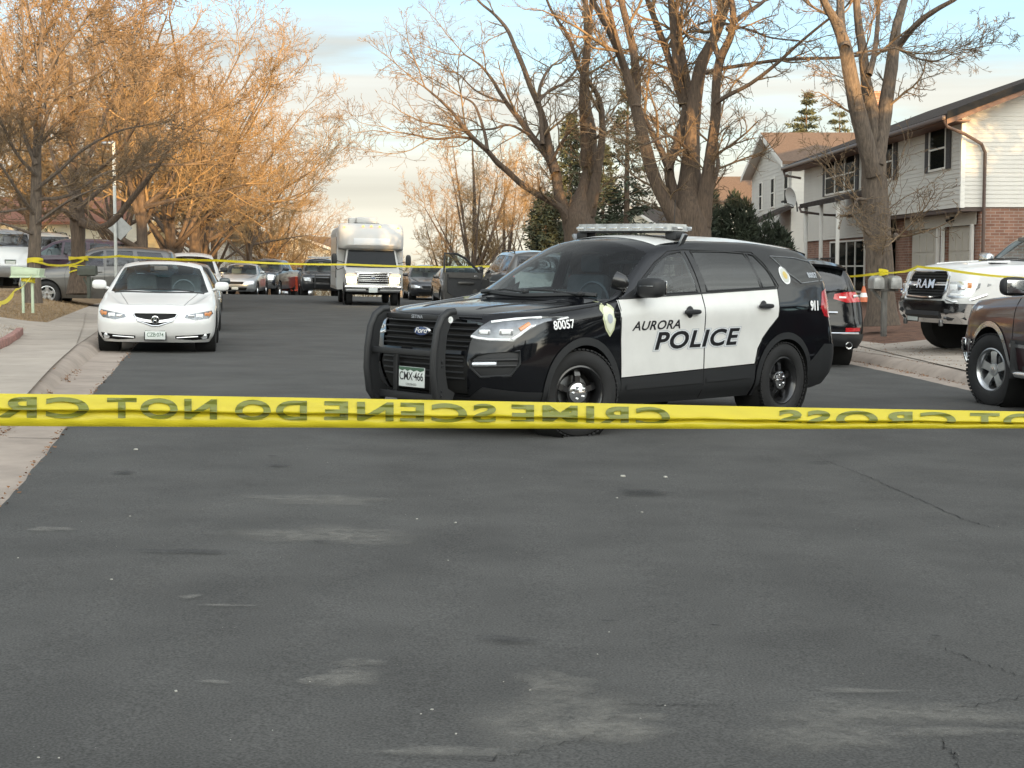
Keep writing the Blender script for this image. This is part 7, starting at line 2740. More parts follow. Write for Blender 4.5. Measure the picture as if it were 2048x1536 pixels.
def siding_house():
    """Split-level house whose front runs away from us and whose gable faces us."""
    root = empty('siding_house', (11.0, 38.0, 0), 'white siding house over a brick garage storey, gable end towards us', 'house', 'houses on the right')
    root.rotation_euler = (0, 0, math.atan2(1, -.030) - math.pi / 2)
    # local: y = along the front (away), x = depth (to the right), front wall at x = 0
    LEN, DEP, ZE, RISE = 18.0, 9.4, 5.22, .38
    front = lambda u, z, o: (-o, u, z)
    gable = lambda u, z, o: (u, -o, z)
    ZR = ZE + RISE * DEP / 2
    w = MB()
    laps(w, 0.0, 7.4, 2.95, ZE, front, mi=0)
    laps(w, 7.4, LEN, 2.42, ZE, lambda u, z, o: (.10 - o, u, z), mi=0)
    laps(w, lambda z: max(0, (z - ZE) / RISE), lambda z: min(DEP, DEP - (z - ZE) / RISE), 2.95, ZR, gable, mi=0)
    # far gable, back wall and core
    V = [(.02, .02, -.6), (DEP, .02, -.6), (DEP, LEN, -.6), (.12, LEN, -.6), (.02, .02, ZE), (DEP, .02, ZE), (DEP, LEN, ZE), (.12, LEN, ZE), (DEP / 2, .02, ZR - .02), (DEP / 2, LEN, ZR - .02)]
    w.add(V, [(1, 2, 6, 5), (2, 3, 7, 9, 6)], 0)
    w.build('siding', M['siding'], root)
    b = MB()
    # brick storey: recessed garage front, side wall, left part
    bar3(b, lambda u, z, o: (u, o, z), .52, DEP, -.6, 2.95, .03, .10)          # gable side
    bar3(b, lambda u, z, o: (o, u, z), .10, .42, -.6, 2.95, .50, .62)
    bar3(b, lambda u, z, o: (o, u, z), 2.70, 3.18, -.6, 2.95, .50, .62)
    bar3(b, lambda u, z, o: (o, u, z), 6.05, 7.4, -.6, 2.95, .50, .62)
    bar3(b, lambda u, z, o: (o, u, z), 7.4, LEN, -.6, 2.42, .18, .26)
    b.build('brick_wall', M['brick'], root)
    s = MB()
    bar3(s, lambda u, z, o: (o, u, z), .0, 7.4, 2.85, 2.945, .02, .62)         # soffit of the overhang
    s.build('soffit', M['brown_trim'], root)
    t = MB()
    bar3(t, front, -.10, .015, 2.93, ZE, .004, .030, 0)
    bar3(t, gable, -.02, .10, 2.93, ZE, .016, .032, 0)
    t.build('corner_board', M['white_trim'], root)
    l = MB()
    laps(l, .10, 6.3, 2.53, 2.85, lambda u, z, o: (.46 - o, u, z), step=.16)
    l.build('lintel', M['garage'], root)
    for a, c_ in ((.44, 2.66), (3.22, 6.0)):
        g = MB()
        bar3(g, lambda u, z, o: (.62 - o, u, z), a, c_, -.4, 2.53, .0, .04, 0)
        nx, nz = 4, 5
        for i in range(nx):
            for k in range(nz):
                u0 = a + .08 + (c_ - a - .16) * i / nx; u1 = a + .08 + (c_ - a - .16) * (i + 1) / nx - .08
                z0 = -.30 + 2.75 * k / nz; z1 = -.30 + 2.75 * (k + 1) / nz - .09
                bar3(g, lambda u, z, o: (.62 - o, u, z), u0, u1, z0, z1, .035, .06, 0)
        g.build('garage_door', M['garage'], root)
    for u in (2.66, 3.08, .32):
        p = MB(); bar3(p, lambda u_, z, o: (.47 - o, u_, z), u, u + .12, -.4, 2.54, .0, .07); p.build('door_frame', M['white_trim'], root)
    ww = lambda u, z, o: (-o, u, z)
    window(root, ww, 1.15, 4.0, 1.30, 1.0, shutters=True)
    window(root, ww, 5.95, 4.0, 1.30, 1.0, shutters=True)
    w2 = lambda u, z, o: (.10 - o, u, z)
    window(root, w2, 10.6, 3.95, 3.9, 1.06, panes=3, shutters=True)
    window(root, lambda u, z, o: (.18 - o, u, z), 9.6, .75, 4.4, 1.55, panes=4)
    # roof slabs with overhang
    r_ = MB()
    ov, th = .55, .16
    for sg in (1, -1):
        xe = -ov if sg > 0 else DEP + ov
        ze = ZE - RISE * ov
        V = []
        for y in (-.55, LEN + .45):
            V += [(xe, y, ze + .02), (DEP / 2, y, ZR + .02), (DEP / 2, y, ZR + th), (xe, y, ze + th)]
        r_.add(V, [(0, 1, 5, 4), (3, 7, 6, 2), (0, 4, 7, 3), (0, 3, 2, 1), (4, 5, 6, 7)], 0)
    rf = r_.build('roof', M['shingle'], root)
    f = MB()
    for sg in (1, -1):
        xe = -ov if sg > 0 else DEP + ov
        ze = ZE - RISE * ov
        for y in (-.58, LEN + .46):
            V = [(xe, y, ze - .10), (DEP / 2, y, ZR - .10), (DEP / 2, y, ZR + .10), (xe, y, ze + .10)]
            V += [(a, y + .025, c_) for a, _, c_ in V]
            f.add(V, [(0, 1, 2, 3), (4, 7, 6, 5), (0, 4, 5, 1), (3, 2, 6, 7), (0, 3, 7, 4)])
            if y < 0:
                W = [(a, b_ - .03, c_ + (.12 if i_ % 4 < 2 else .10)) for i_, (a, b_, c_) in enumerate(V)]
                f.add(W, [(0, 1, 2, 3), (4, 7, 6, 5), (0, 4, 5, 1), (3, 2, 6, 7), (0, 3, 7, 4)], 1)
        # rake soffit
        V = [(xe, -.56, ze - .06), (DEP / 2, -.56, ZR - .06), (DEP / 2, .02, ZR - .06), (xe, .02, ze - .06)]
        f.add(V, [(0, 1, 2, 3)])
    bar3(f, lambda u, z, o: (o, u, z), -.55, LEN + .4, ZE - .24, ZE - .20, -ov, .02)
    f.build('fascia', [M['fascia'], M['dark']], rf, recalc=True)
    g = MB()
    g.box((-ov - .06, LEN / 2 - .05, ZE - .155), (.12, LEN + 1.0, .12), .03)
    g.tube([(-ov - .04, -.50, ZE - .22), (-ov + .02, -.52, ZE - .36), (-.02, -.30, ZE - .52), (.46, -.10, ZE - .74), (.56, -.09, ZE - .95), (.56, -.09, -.3)], .042, n=8)
    g.tube([(-ov - .04, LEN + .35, ZE - .22), (-ov + .02, LEN + .36, ZE - .40), (-.05, LEN - .08, ZE - .52)], .042, n=8)
    g.build('gutter_pipe', pmat('gutter_brown', (.10, .068, .056), .45), root)
    # porch roof with post
    c_ = MB()
    V = [(-1.45, 6.9, 3.50), (-1.45, 11.6, 3.50), (.1, 11.6, 3.86), (0, 6.9, 3.86)]
    V += [(a, b_, z - .14) for a, b_, z in V]
    c_.add(V, [(0, 1, 2, 3), (4, 7, 6, 5), (0, 4, 5, 1), (1, 5, 6, 2), (0, 3, 7, 4)])
    pr = c_.build('porch_roof', M['shingle'], root)
    q = MB(); q.tube([(-1.48, 11.5, 3.40), (-1.46, 11.3, 3.25), (-.9, 10.4, 3.12), (-.2, 9.6, 3.05)], .04, n=8); q.build('porch_gutter', M['brown_trim'], pr)
    q = MB()
    for y in (7.1, 9.2, 11.3): q.box((-1.30, y, 1.5), (.10, .10, 3.8), .01)
    q.build('porch_post', M['white_trim'], root)
    q = MB()
    for z in (1.15, 1.75): q.box((-1.30, 9.2, z), (.05, 4.2, .05), .01)
    for y in np.arange(7.2, 11.3, .22): q.box((-1.30, y, 1.45), (.025, .025, .6))
    q.build('porch_railing', M['plastic'], root)
    # chimney and lamp
    ch = MB(); ch.box((1.9, 15.2, 6.1), (.7, .55, 2.6)); ch.box((1.9, 15.2, 7.42), (.8, .65, .10), .01)
    ch.build('chimney', M['brick'], rf)
    la = MB(); la.box((.40, 1.9, 2.72), (.10, .12, .10), .02); la.lathe([(.03, 0), (.05, .10), (0, .10)], n=12, axis='x', c=(.28, 1.86, 2.68)); la.lathe([(.03, 0), (.05, .10), (0, .10)], n=12, axis='x', c=(.28, 2.0, 2.68))
    la.build('flood_light', M['plastic'], root)
    return root


siding_house()


def plain_house(name, loc, rot, w, d, ze, rise, wall_m, roof_m, label, group, gable='x', wins=(), step=.16, brick_to=None, trim=None, ov=.45, door=None):
    """w along local x, d along local y (front wall at y = 0, facing -y). Ridge runs along y when the front is a gable end."""
    root = empty(name, loc, label, 'house', group)
    root.rotation_euler = (0, 0, rot)
    wl = MB()
    fr = lambda u, z, o: (u, -o, z)
    bk = lambda u, z, o: (u, d + o, z)
    lf = lambda u, z, o: (-o, u, z)
    rt = lambda u, z, o: (w + o, u, z)
    z0 = brick_to if brick_to is not None else -.8
    if gable == 'front':
        zr = ze + rise * w / 2
        g0, g1 = (lambda z: max(0, (z - ze) / rise)), (lambda z: min(w, w - (z - ze) / rise))
        laps(wl, g0, g1, z0, zr, fr, step); laps(wl, g0, g1, z0, zr, bk, step)
        laps(wl, 0, d, z0, ze, lf, step); laps(wl, 0, d, z0, ze, rt, step)
    else:
        zr = ze + rise * d / 2
        g0, g1 = (lambda z: max(0, (z - ze) / rise)), (lambda z: min(d, d - (z - ze) / rise))
        laps(wl, g0, g1, z0, zr, lf, step); laps(wl, g0, g1, z0, zr, rt, step)
        laps(wl, 0, w, z0, ze, fr, step); laps(wl, 0, w, z0, ze, bk, step)
    wl.build('wall', wall_m, root)
    if brick_to is not None:
        b = MB(); b.box((w / 2, d / 2, (brick_to - .8) / 2), (w - .02, d - .02, brick_to + .8)); b.build('brick_wall', M['brick'], root)
    r_ = MB()
    th = .15
    for sg in (0, 1):
        if gable == 'front':
            xe = -ov if sg == 0 else w + ov
            V = []
            for y in (-ov, d + ov):
                V += [(xe, y, ze - rise * ov + .02), (w / 2, y, zr + .02), (w / 2, y, zr + th), (xe, y, ze - rise * ov + th)]
        else:
            ye = -ov if sg == 0 else d + ov
            V = []
            for x in (-ov, w + ov):
                V += [(x, ye, ze - rise * ov + .02), (x, d / 2, zr + .02), (x, d / 2, zr + th), (x, ye, ze - rise * ov + th)]
        r_.add(V, [(0, 1, 5, 4), (3, 7, 6, 2), (0, 4, 7, 3), (0, 3, 2, 1), (4, 5, 6, 7)])
    for i_ in (0, 5): r_.m[i_] = 1
    rf = r_.build('roof', [roof_m, M['white_trim']], root)
    t = MB()
    tm = trim or M['white_trim']
    for sg in (0, 1):
        if gable == 'front':
            xe = -ov if sg == 0 else w + ov
            for y in (-ov - .02, d + ov):
                V = [(xe, y, ze - rise * ov - .08), (w / 2, y, zr - .08), (w / 2, y, zr + .12), (xe, y, ze - rise * ov + .12)]
                V += [(a, y + .022, c) for a, _, c in V]
                t.add(V, [(0, 1, 2, 3), (4, 7, 6, 5), (0, 4, 5, 1), (3, 2, 6, 7), (0, 3, 7, 4)])
        else:
            ye = -ov if sg == 0 else d + ov
            for x in (-ov - .02, w + ov):
                V = [(x, ye, ze - rise * ov - .08), (x, d / 2, zr - .08), (x, d / 2, zr + .12), (x, ye, ze - rise * ov + .12)]
                V += [(x + .022, b_, c) for _, b_, c in V]
                t.add(V, [(0, 1, 2, 3), (4, 7, 6, 5), (0, 4, 5, 1), (3, 2, 6, 7), (0, 3, 7, 4)])
    t.build('fascia', tm, rf)
    for wv in wins:
        side, u, z, ww, hh = wv[:5]
        window(root, {'f': fr, 'b': bk, 'l': lf, 'r': rt}[side], u, z, ww, hh, panes=wv[5] if len(wv) > 5 else 1)
    if door:
        dd = MB(); bar3(dd, fr, door, door + .95, -.1, 2.0, .02, .07); dd.build('door', M['shutter'], root)
    return root, rf


GH = 'houses on the right'
# gable of this one faces the street (-x): local front (-y) turned to face -x
h2, rf2 = plain_house('gabled_house', (11.0, 71.0, 0), R(-90), 10.0, 12.0, 5.62, .29, M['siding'], M['shingle_brown'], 'white gabled house with dark narrow windows and a satellite dish', GH, 'front',
                      wins=[('f', 2.3, 4.05, .75, 1.15), ('f', 5.4, 4.05, .80, 1.15), ('f', 8.6, 4.05, .85, 1.15), ('f', 4.6, 6.1, .30, .45)], brick_to=1.9)
q = MB()
V = [(7.4, -1.6, 3.25), (10.6, -1.6, 3.25), (10.6, 0, 3.95), (7.4, 0, 3.95)]
V += [(a, b, z - .13) for a, b, z in V]
q.add(V, [(0, 1, 2, 3), (4, 7, 6, 5), (0, 4, 5, 1), (1, 5, 6, 2), (0, 3, 7, 4)])
q.build('porch_roof', M['shingle'], h2)
plain_house('gabled_house', (11.4, 96.0, -.4), R(-90), 9.0, 10.0, 5.6, .34, M['siding_cream'], M['shingle_brown'], 'cream house whose sunlit gable shows between the juniper and the white house', GH, 'front', wins=[('f', 3.0, 3.4, 1.0, 1.1), ('l', 3.0, 3.2, 1.2, 1.1)])
plain_house('gabled_house', (6.5, 110.0, -1.6), R(-60), 8.0, 9.0, 5.6, .4, M['siding_cream'], M['shingle'], 'small sunlit house seen between the two largest trees', GH, 'front', wins=[('f', 3.0, 3.2, 1.4, 1.2), ('l', 3.0, 3.0, 1.2, 1.1)])
GLH = 'houses on the left'
plain_house('low_house', (-27.0, 66.0, .7), R(8), 10.0, 8.0, 2.75, .28, M['siding_cream'], pmat('red_shingle', (.20, .09, .06), .95, var=.3, scale=12), 'low house with a reddish roof behind the silver SUV', GLH, 'x', wins=[('f', 2.0, 1.2, 1.4, .9), ('f', 6.5, 1.2, 1.4, .9)])
plain_house('low_house', (-27.5, 84.0, -.4), R(4), 7.5, 9.0, 4.6, .32, pmat('yellow_siding', (.58, .46, .24), .7, var=.06), M['shingle_brown'], 'yellow sunlit house behind the second tree trunk', GLH, 'x', wins=[('f', 1.2, 2.8, 1.1, 1.0), ('f', 4.8, 2.8, 1.1, 1.0), ('f', 3.2, .9, 1.2, 1.1)])
plain_house('low_house', (-25.0, 101.0, -1.6), R(-14), 7.0, 9.0, 4.9, .36, M['siding'], M['shingle'], 'pale grey gabled house beyond the round bush', GLH, 'front', wins=[('f', 2.6, 3.2, 1.2, 1.0), ('f', 1.4, 1.4, 1.0, 1.0)])
plain_house('low_house', (-20.0, 118.0, -4), R(-10), 8.0, 9.0, 6.4, .36, M['siding_cream'], M['shingle_brown'], 'furthest cream house behind the left row of trees', GLH, 'front', wins=[('f', 3, 4.2, 1.2, 1.1)])

# houses and added, unseen spruces across the cross street behind the camera: they throw the evening shade over the road
GB = 'houses behind the viewer'
for k, (x0, zz) in enumerate(((-22, 0), (-7.2, .2), (7.6, .0), (22.4, .3), (37.2, .2), (52, 0))):
    plain_house('row_house', (x0 + 14.2, -17 - (k % 2) * 1.2, zz), R(180), 14.2, 9.0, 6.8, .52, M['siding'] if k % 2 else M['siding_cream'], M['shingle'],
                ['white', 'cream', 'broad', 'tall', 'plain', 'end'][k] + ' two-storey house on the cross street behind the viewer', GB, 'x',
                wins=[('f', 1.6, 3.9, 1.4, 1.2), ('f', 6.2, 3.9, 1.4, 1.2), ('f', 10.8, 3.9, 1.4, 1.2), ('f', 1.6, .9, 2.2, 1.4), ('f', 10.2, .9, 2.2, 1.4)], step=.22, door=6.6)
_src = [o for o in bpy.data.objects if o.get('label') == 'olive spruce standing behind the wide bare tree'][0]
for k, (x, y, s) in enumerate(((7.0, -15, 1.15), (22.0, -15, 1.5), (15.9, 11.6, 1.7), (21.7, 15.0, 1.35), (-7.4, -15, 1.1), (37, -15, 1.1))):  # spruces placed out of view to shade trees, the bus and the gable
    c = copy_tree(_src); c.location = (x, y, 0); c.scale = (s * 1.25, s * 1.25, s); c.rotation_euler = (0, 0, k)
    c['label'] = 'tall spruce added out of view to cast shade' + (', right of the maroon pickup' if k in (2, 3) else ', behind the viewer'); c['group'] = 'spruces added out of view for shade'
# bare trees added out of frame for window reflections and a dappled gable
_src = [o for o in bpy.data.objects if o.get('label') == 'bare spreading tree just behind the stop sign pole'][0]
for k, (x, y, s, a) in enumerate(((20.5, 12.0, 1.1, .6), (18.5, 25.0, .85, 4.0))):
    c = copy_tree(_src); c.location = (x, y, .2); c.scale = (s,) * 3; c.rotation_euler = (0, 0, a)
    c['label'] = ['bare tree added out of view right of the maroon pickup', 'bare tree added out of view to dapple the siding house gable'][k]; c['group'] = 'bare trees along the right kerb'

# ------------------------------------------------------------------ fences on the left
def board_fence(x0, y0, x1, y1, h, label, mat):
    root = empty('wooden_fence', (x0, y0, terrain(x0, y0)), label, 'fence', 'fences on the left')
    d = Vector((x1 - x0, y1 - y0, 0)); n = int(d.length / .16); u = d.normalized()
    b = MB()
    rg = random.Random(int(x0 * 7))
    for i in range(n):
        p = u * (i * .16)
        z = terrain(x0 + p.x, y0 + p.y) - terrain(x0, y0)
        b.box((p.x, p.y, z + h / 2 + rg.uniform(-.02, .02)), (.145, .03, h), 0, rot=Matrix.Rotation(math.atan2(u.y, u.x), 4, 'Z'))
    b.build('board_panel', mat, root)
    for i in range(0, n, 14):
        q = MB(); p = u * (i * .16); z = terrain(x0 + p.x, y0 + p.y) - terrain(x0, y0)
        q.box((p.x, p.y - .06, z + h / 2 + .06), (.11, .09, h + .12)); q.build('post', M['brown_trim'], root)
    return root


board_fence(-24, 72, -15.8, 74, 1.7, 'tan board fence lit by the sun behind the grey SUV', pmat('cedar_boards', (.36, .22, .10), .9, var=.25, scale=6))
board_fence(-15.6, 86, -12.0, 90, 1.7, 'brown board fence below the pale houses', pmat('fence_boards', (.20, .12, .07), .9, var=.25, scale=6))

# ------------------------------------------------------------------ satellite dish
def dish():
    p = at(1584, 393, 59.6)
    root = empty('satellite_dish', p, 'pale grey satellite dish on the porch roof of the white gabled house', 'satellite dish')
    root.rotation_euler = (0, R(14), R(200))
    b = MB()
    b.lathe([(0, -.07), (.15, -.055), (.28, -.015), (.38, .05), (.385, .055), (.38, .06), (.28, -.005), (.15, -.045), (0, -.06)], n=28, axis='x', c=(0, 0, 0))
    b.build('reflector', pmat('dish_grey', (.50, .50, .49), .5), root)
    a = MB(); a.tube([(0, 0, -.36), (.42, 0, -.12)], .018, n=6); a.box((.44, 0, -.10), (.12, .08, .08), .02); a.tube([(-.08, 0, 0), (-.14, 0, -.30), (-.10, 0, -.62)], .03, n=8)
    a.build('feed_arm', M['plastic'], root)


dish()


# ------------------------------------------------------------------ mailboxes, sign, cone
def mailbox(mb, c, l, w, h, mi=0, rot=0):
    prof = [(-w / 2, 0), (w / 2, 0), (w / 2, h * .6)] + [(w / 2 * math.cos(a), h * .6 + h * .4 * math.sin(a)) for a in np.linspace(.2, math.pi - .2, 9)] + [(-w / 2, h * .6)]
    Mx = Matrix.Translation(c) @ Matrix.Rotation(rot, 4, 'Z')
    n = len(prof)
    V = [Mx @ Vector((x, y, z)) for x in (-l / 2, l / 2) for y, z in prof]
    F = [tuple(range(n)), tuple(range(2 * n - 1, n - 1, -1))] + [(i, (i + 1) % n, n + (i + 1) % n, n + i) for i in range(n)]
    mb.add(V, F, mi, False)


def green_mailbox():
    Y = 28.5
    p = at(57, 626, Y); s = Y / FPX
    root = empty('mailbox', p, 'pale green double mailbox on two thin posts in the brown grass', 'mailbox', 'mailboxes')
    gm = pmat('pale_green_paint', (.42, .50, .36), .6, var=.08, scale=6)
    b = MB()
    bx = MB()
    hgt = (626 - 553) * s
    bx.prism([(-28 * s, hgt), (27 * s, hgt), (30 * s, hgt + 15 * s), (-28 * s, hgt + 20 * s)], -.16, .16, 'y')
    bx.box((0, 0, hgt - .01), (60 * s, .36, .03), .006)
    bx.box((0, -.17, hgt + 8 * s), (50 * s, .012, .09), .004)
    bx.build('box', gm, root)
    for sx in (-10 * s, 9 * s):
        q = MB(); q.box((sx, 0, hgt / 2), (.045, .045, hgt), .006); q.build('post', gm, root)
    q = MB(); q.box((0, 0, hgt - .10), (20 * s, .04, .04), .005); q.build('rail', gm, root)
    return p, hgt


_gmb, _gh = green_mailbox()


def dark_mailbox():
    Y = 33.5
    p = at(176, 596, Y)
    root = empty('mailbox', p, 'dark green mailbox on a braced post beside the second tree trunk', 'mailbox', 'mailboxes')
    dm = pmat('dark_green_paint', (.055, .062, .05), .6, var=.15)
    s = Y / FPX
    b = MB(); mailbox(b, (0, 0, 46 * s), 36 * s, .20, .20, rot=0); b.build('box', dm, root)
    q = MB(); q.box((2 * s, 0, 22 * s), (.07, .07, 46 * s), .006); q.tube([(10 * s, 0, 40 * s), (2 * s, 0, 12 * s)], .025, n=6); q.tube([(-8 * s, 0, 40 * s), (2 * s, 0, 20 * s)], .025, n=6)
    q.box((0, 0, 45 * s), (30 * s, .10, .03), .004)
    q.build('post', dm, root)


dark_mailbox()


def twin_mailboxes():
    Y = 29.0
    p = at(1767, 673, Y); s = Y / FPX
    root = empty('mailbox', p, 'two grey metal mailboxes on one wooden post before the forked tree', 'mailbox', 'mailboxes')
    gm = pmat('mailbox_metal', (.36, .36, .35), .45, metal=.5, var=.2, scale=9)
    top = (673 - 577) * s
    q = MB(); q.box((0, 0, (673 - 550) * s / 2), (.10, .10, (673 - 550) * s), .008); q.box((0, 0, top - .03), (.50, .12, .05), .006); q.tube([(-.2, 0, top - .05), (0, 0, top - .28)], .03, n=6); q.build('post', pmat('weathered_wood', (.13, .125, .115), .9, var=.3, stretch=(3, 3, .5)), root)
    for sx in (-.16, .17):
        b = MB(); mailbox(b, (sx, -.02, top), .46, .20, .24, rot=R(90)); b.box((sx, -.255, top + .11), (.17, .01, .18), .01); b.build('box', gm, root)
    # tape wrapped round the post
    return p, top


_tm, _th = twin_mailboxes()


def stop_sign_back():
    Y = 40.0
    p = at(233, 585, Y); s = Y / FPX
    root = empty('street_sign', p, 'back of a grey diamond sign on a pale pole behind the white sedan', 'street sign')
    q = MB(); q.box((0, 0, (585 - 285) * s / 2), (.075, .06, (585 - 285) * s), .008); q.build('pole', pmat('galvanised', (.44, .46, .45), .5, metal=.3, var=.12), root)
    d = MB()
    c = ((242 - 233) * s, .05, (585 - 457) * s); r_ = 24 * s
    d.prism([(c[0] - r_, c[2]), (c[0], c[2] - r_), (c[0] + r_, c[2]), (c[0], c[2] + r_)], .045, .052, 'y'); d.build('sign_plate', pmat('sign_back', (.30, .31, .31), .5, metal=.4, var=.1), root)
    l = MB(); l.tube([(0, 0, (585 - 300) * s), (-.10, 0, (585 - 292) * s)], .02, n=6); mirror_blob(l, (-.16, -.05, (585 - 290) * s), (.30, .16, .10), n=8); l.build('small_lamp', M['steel'], root)


stop_sign_back()


def cone():
    p = at(1727, 604, 36)
    root = empty('traffic_cone', p, 'orange and white traffic cone behind the black SUV beside the tree', 'traffic cone')
    b = MB(); b.lathe([(.16, .02), (.125, .16)], n=20, axis='z'); b.lathe([(.09, .30), (.05, .46), (.03, .52), (0, .52)], n=20, axis='z'); b.box((0, 0, .012), (.36, .36, .024), .006)
    b.build('cone_body', pmat('cone_orange', (.50, .13, .05), .5, var=.08), root)
    w = MB(); w.lathe([(.126, .16), (.089, .30)], n=20, axis='z'); w.build('reflective_band', M['white_text'], root)
    root.scale = (.72,) * 3


cone()


def red_flag():
    p = at(1801, 604, 29.5)
    root = empty('marker_flag', p, 'small red, white and blue marker standing by the pickup grille', 'flag')
    b = MB(); b.tube([(0, 0, -.05), (0, 0, .25)], .006, n=6); b.build('stake', M['plastic'], root)
    f = MB()
    for k, (z0, z1, mi) in enumerate(((.12, .17, 0), (.17, .22, 1), (.22, .26, 2))): f.box((.05, 0, (z0 + z1) / 2), (.11, .008, z1 - z0), 0, mi)
    f.build('flag_cloth', [M['red_lens'], M['white_text'], M['blue_badge']], root)


red_flag()


# low brick edging at the left edge
def edging():
    root_p = on_ground(-10, 700)
    b = MB()
    pts = [on_ground(x, y) for x, y in ((-60, 716), (-20, 706), (10, 694), (32, 680), (40, 672))]
    rg = random.Random(2)
    for a, c in zip(pts[:-1], pts[1:]):
        n = max(1, int((c - a).length / .22))
        for i in range(n):
            q = a + (c - a) * ((i + .5) / n)
            b.box((q.x, q.y, terrain(q.x, q.y) + .07), (.20, .11, .14), .015, rot=Matrix.Rotation(math.atan2(c.y - a.y, c.x - a.x) + rg.uniform(-.06, .06), 4, 'Z'))
    o = b.build('garden_edging', pmat('pink_block', (.26, .14, .12), .9, var=.3, scale=8, bump=.4))
    tag(o, 'low pinkish red block edging round the small grass patch', 'edging')


edging()


# ------------------------------------------------------------------ police tape
def tape_mat():
    m, nt, b = new_mat('yellow_tape')
    N, L = nt.nodes.new, nt.links.new
    b.inputs['Base Color'].default_value = (.74, .62, .035, 1); b.inputs['Roughness'].default_value = .32
    tr = N('ShaderNodeBsdfTranslucent'); tr.inputs[0].default_value = (.85, .72, .03, 1)
    mx = N('ShaderNodeMixShader'); mx.inputs[0].default_value = .35
    tc = N('ShaderNodeTexCoord'); mp = N('ShaderNodeMapping'); mp.inputs['Scale'].default_value = (6, 6, 90)
    nz = N('ShaderNodeTexNoise'); nz.inputs['Scale'].default_value = 1.0; nz.inputs['Detail'].default_value = 3
    L(tc.outputs['Object'], mp.inputs[0]); L(mp.outputs[0], nz.inputs['Vector'])
    bp = N('ShaderNodeBump'); bp.inputs['Strength'].default_value = .25; bp.inputs['Distance'].default_value = .004
    L(nz.outputs['Fac'], bp.inputs['Height']); L(bp.outputs[0], b.inputs['Normal'])
    L(b.outputs[0], mx.inputs[1]); L(tr.outputs[0], mx.inputs[2]); L(mx.outputs[0], nt.nodes['Material Output'].inputs[0])
    return m


M['tape'] = tape_mat()
M['tape_ink'] = pmat('tape_ink', (.150, .165, .022), .4)


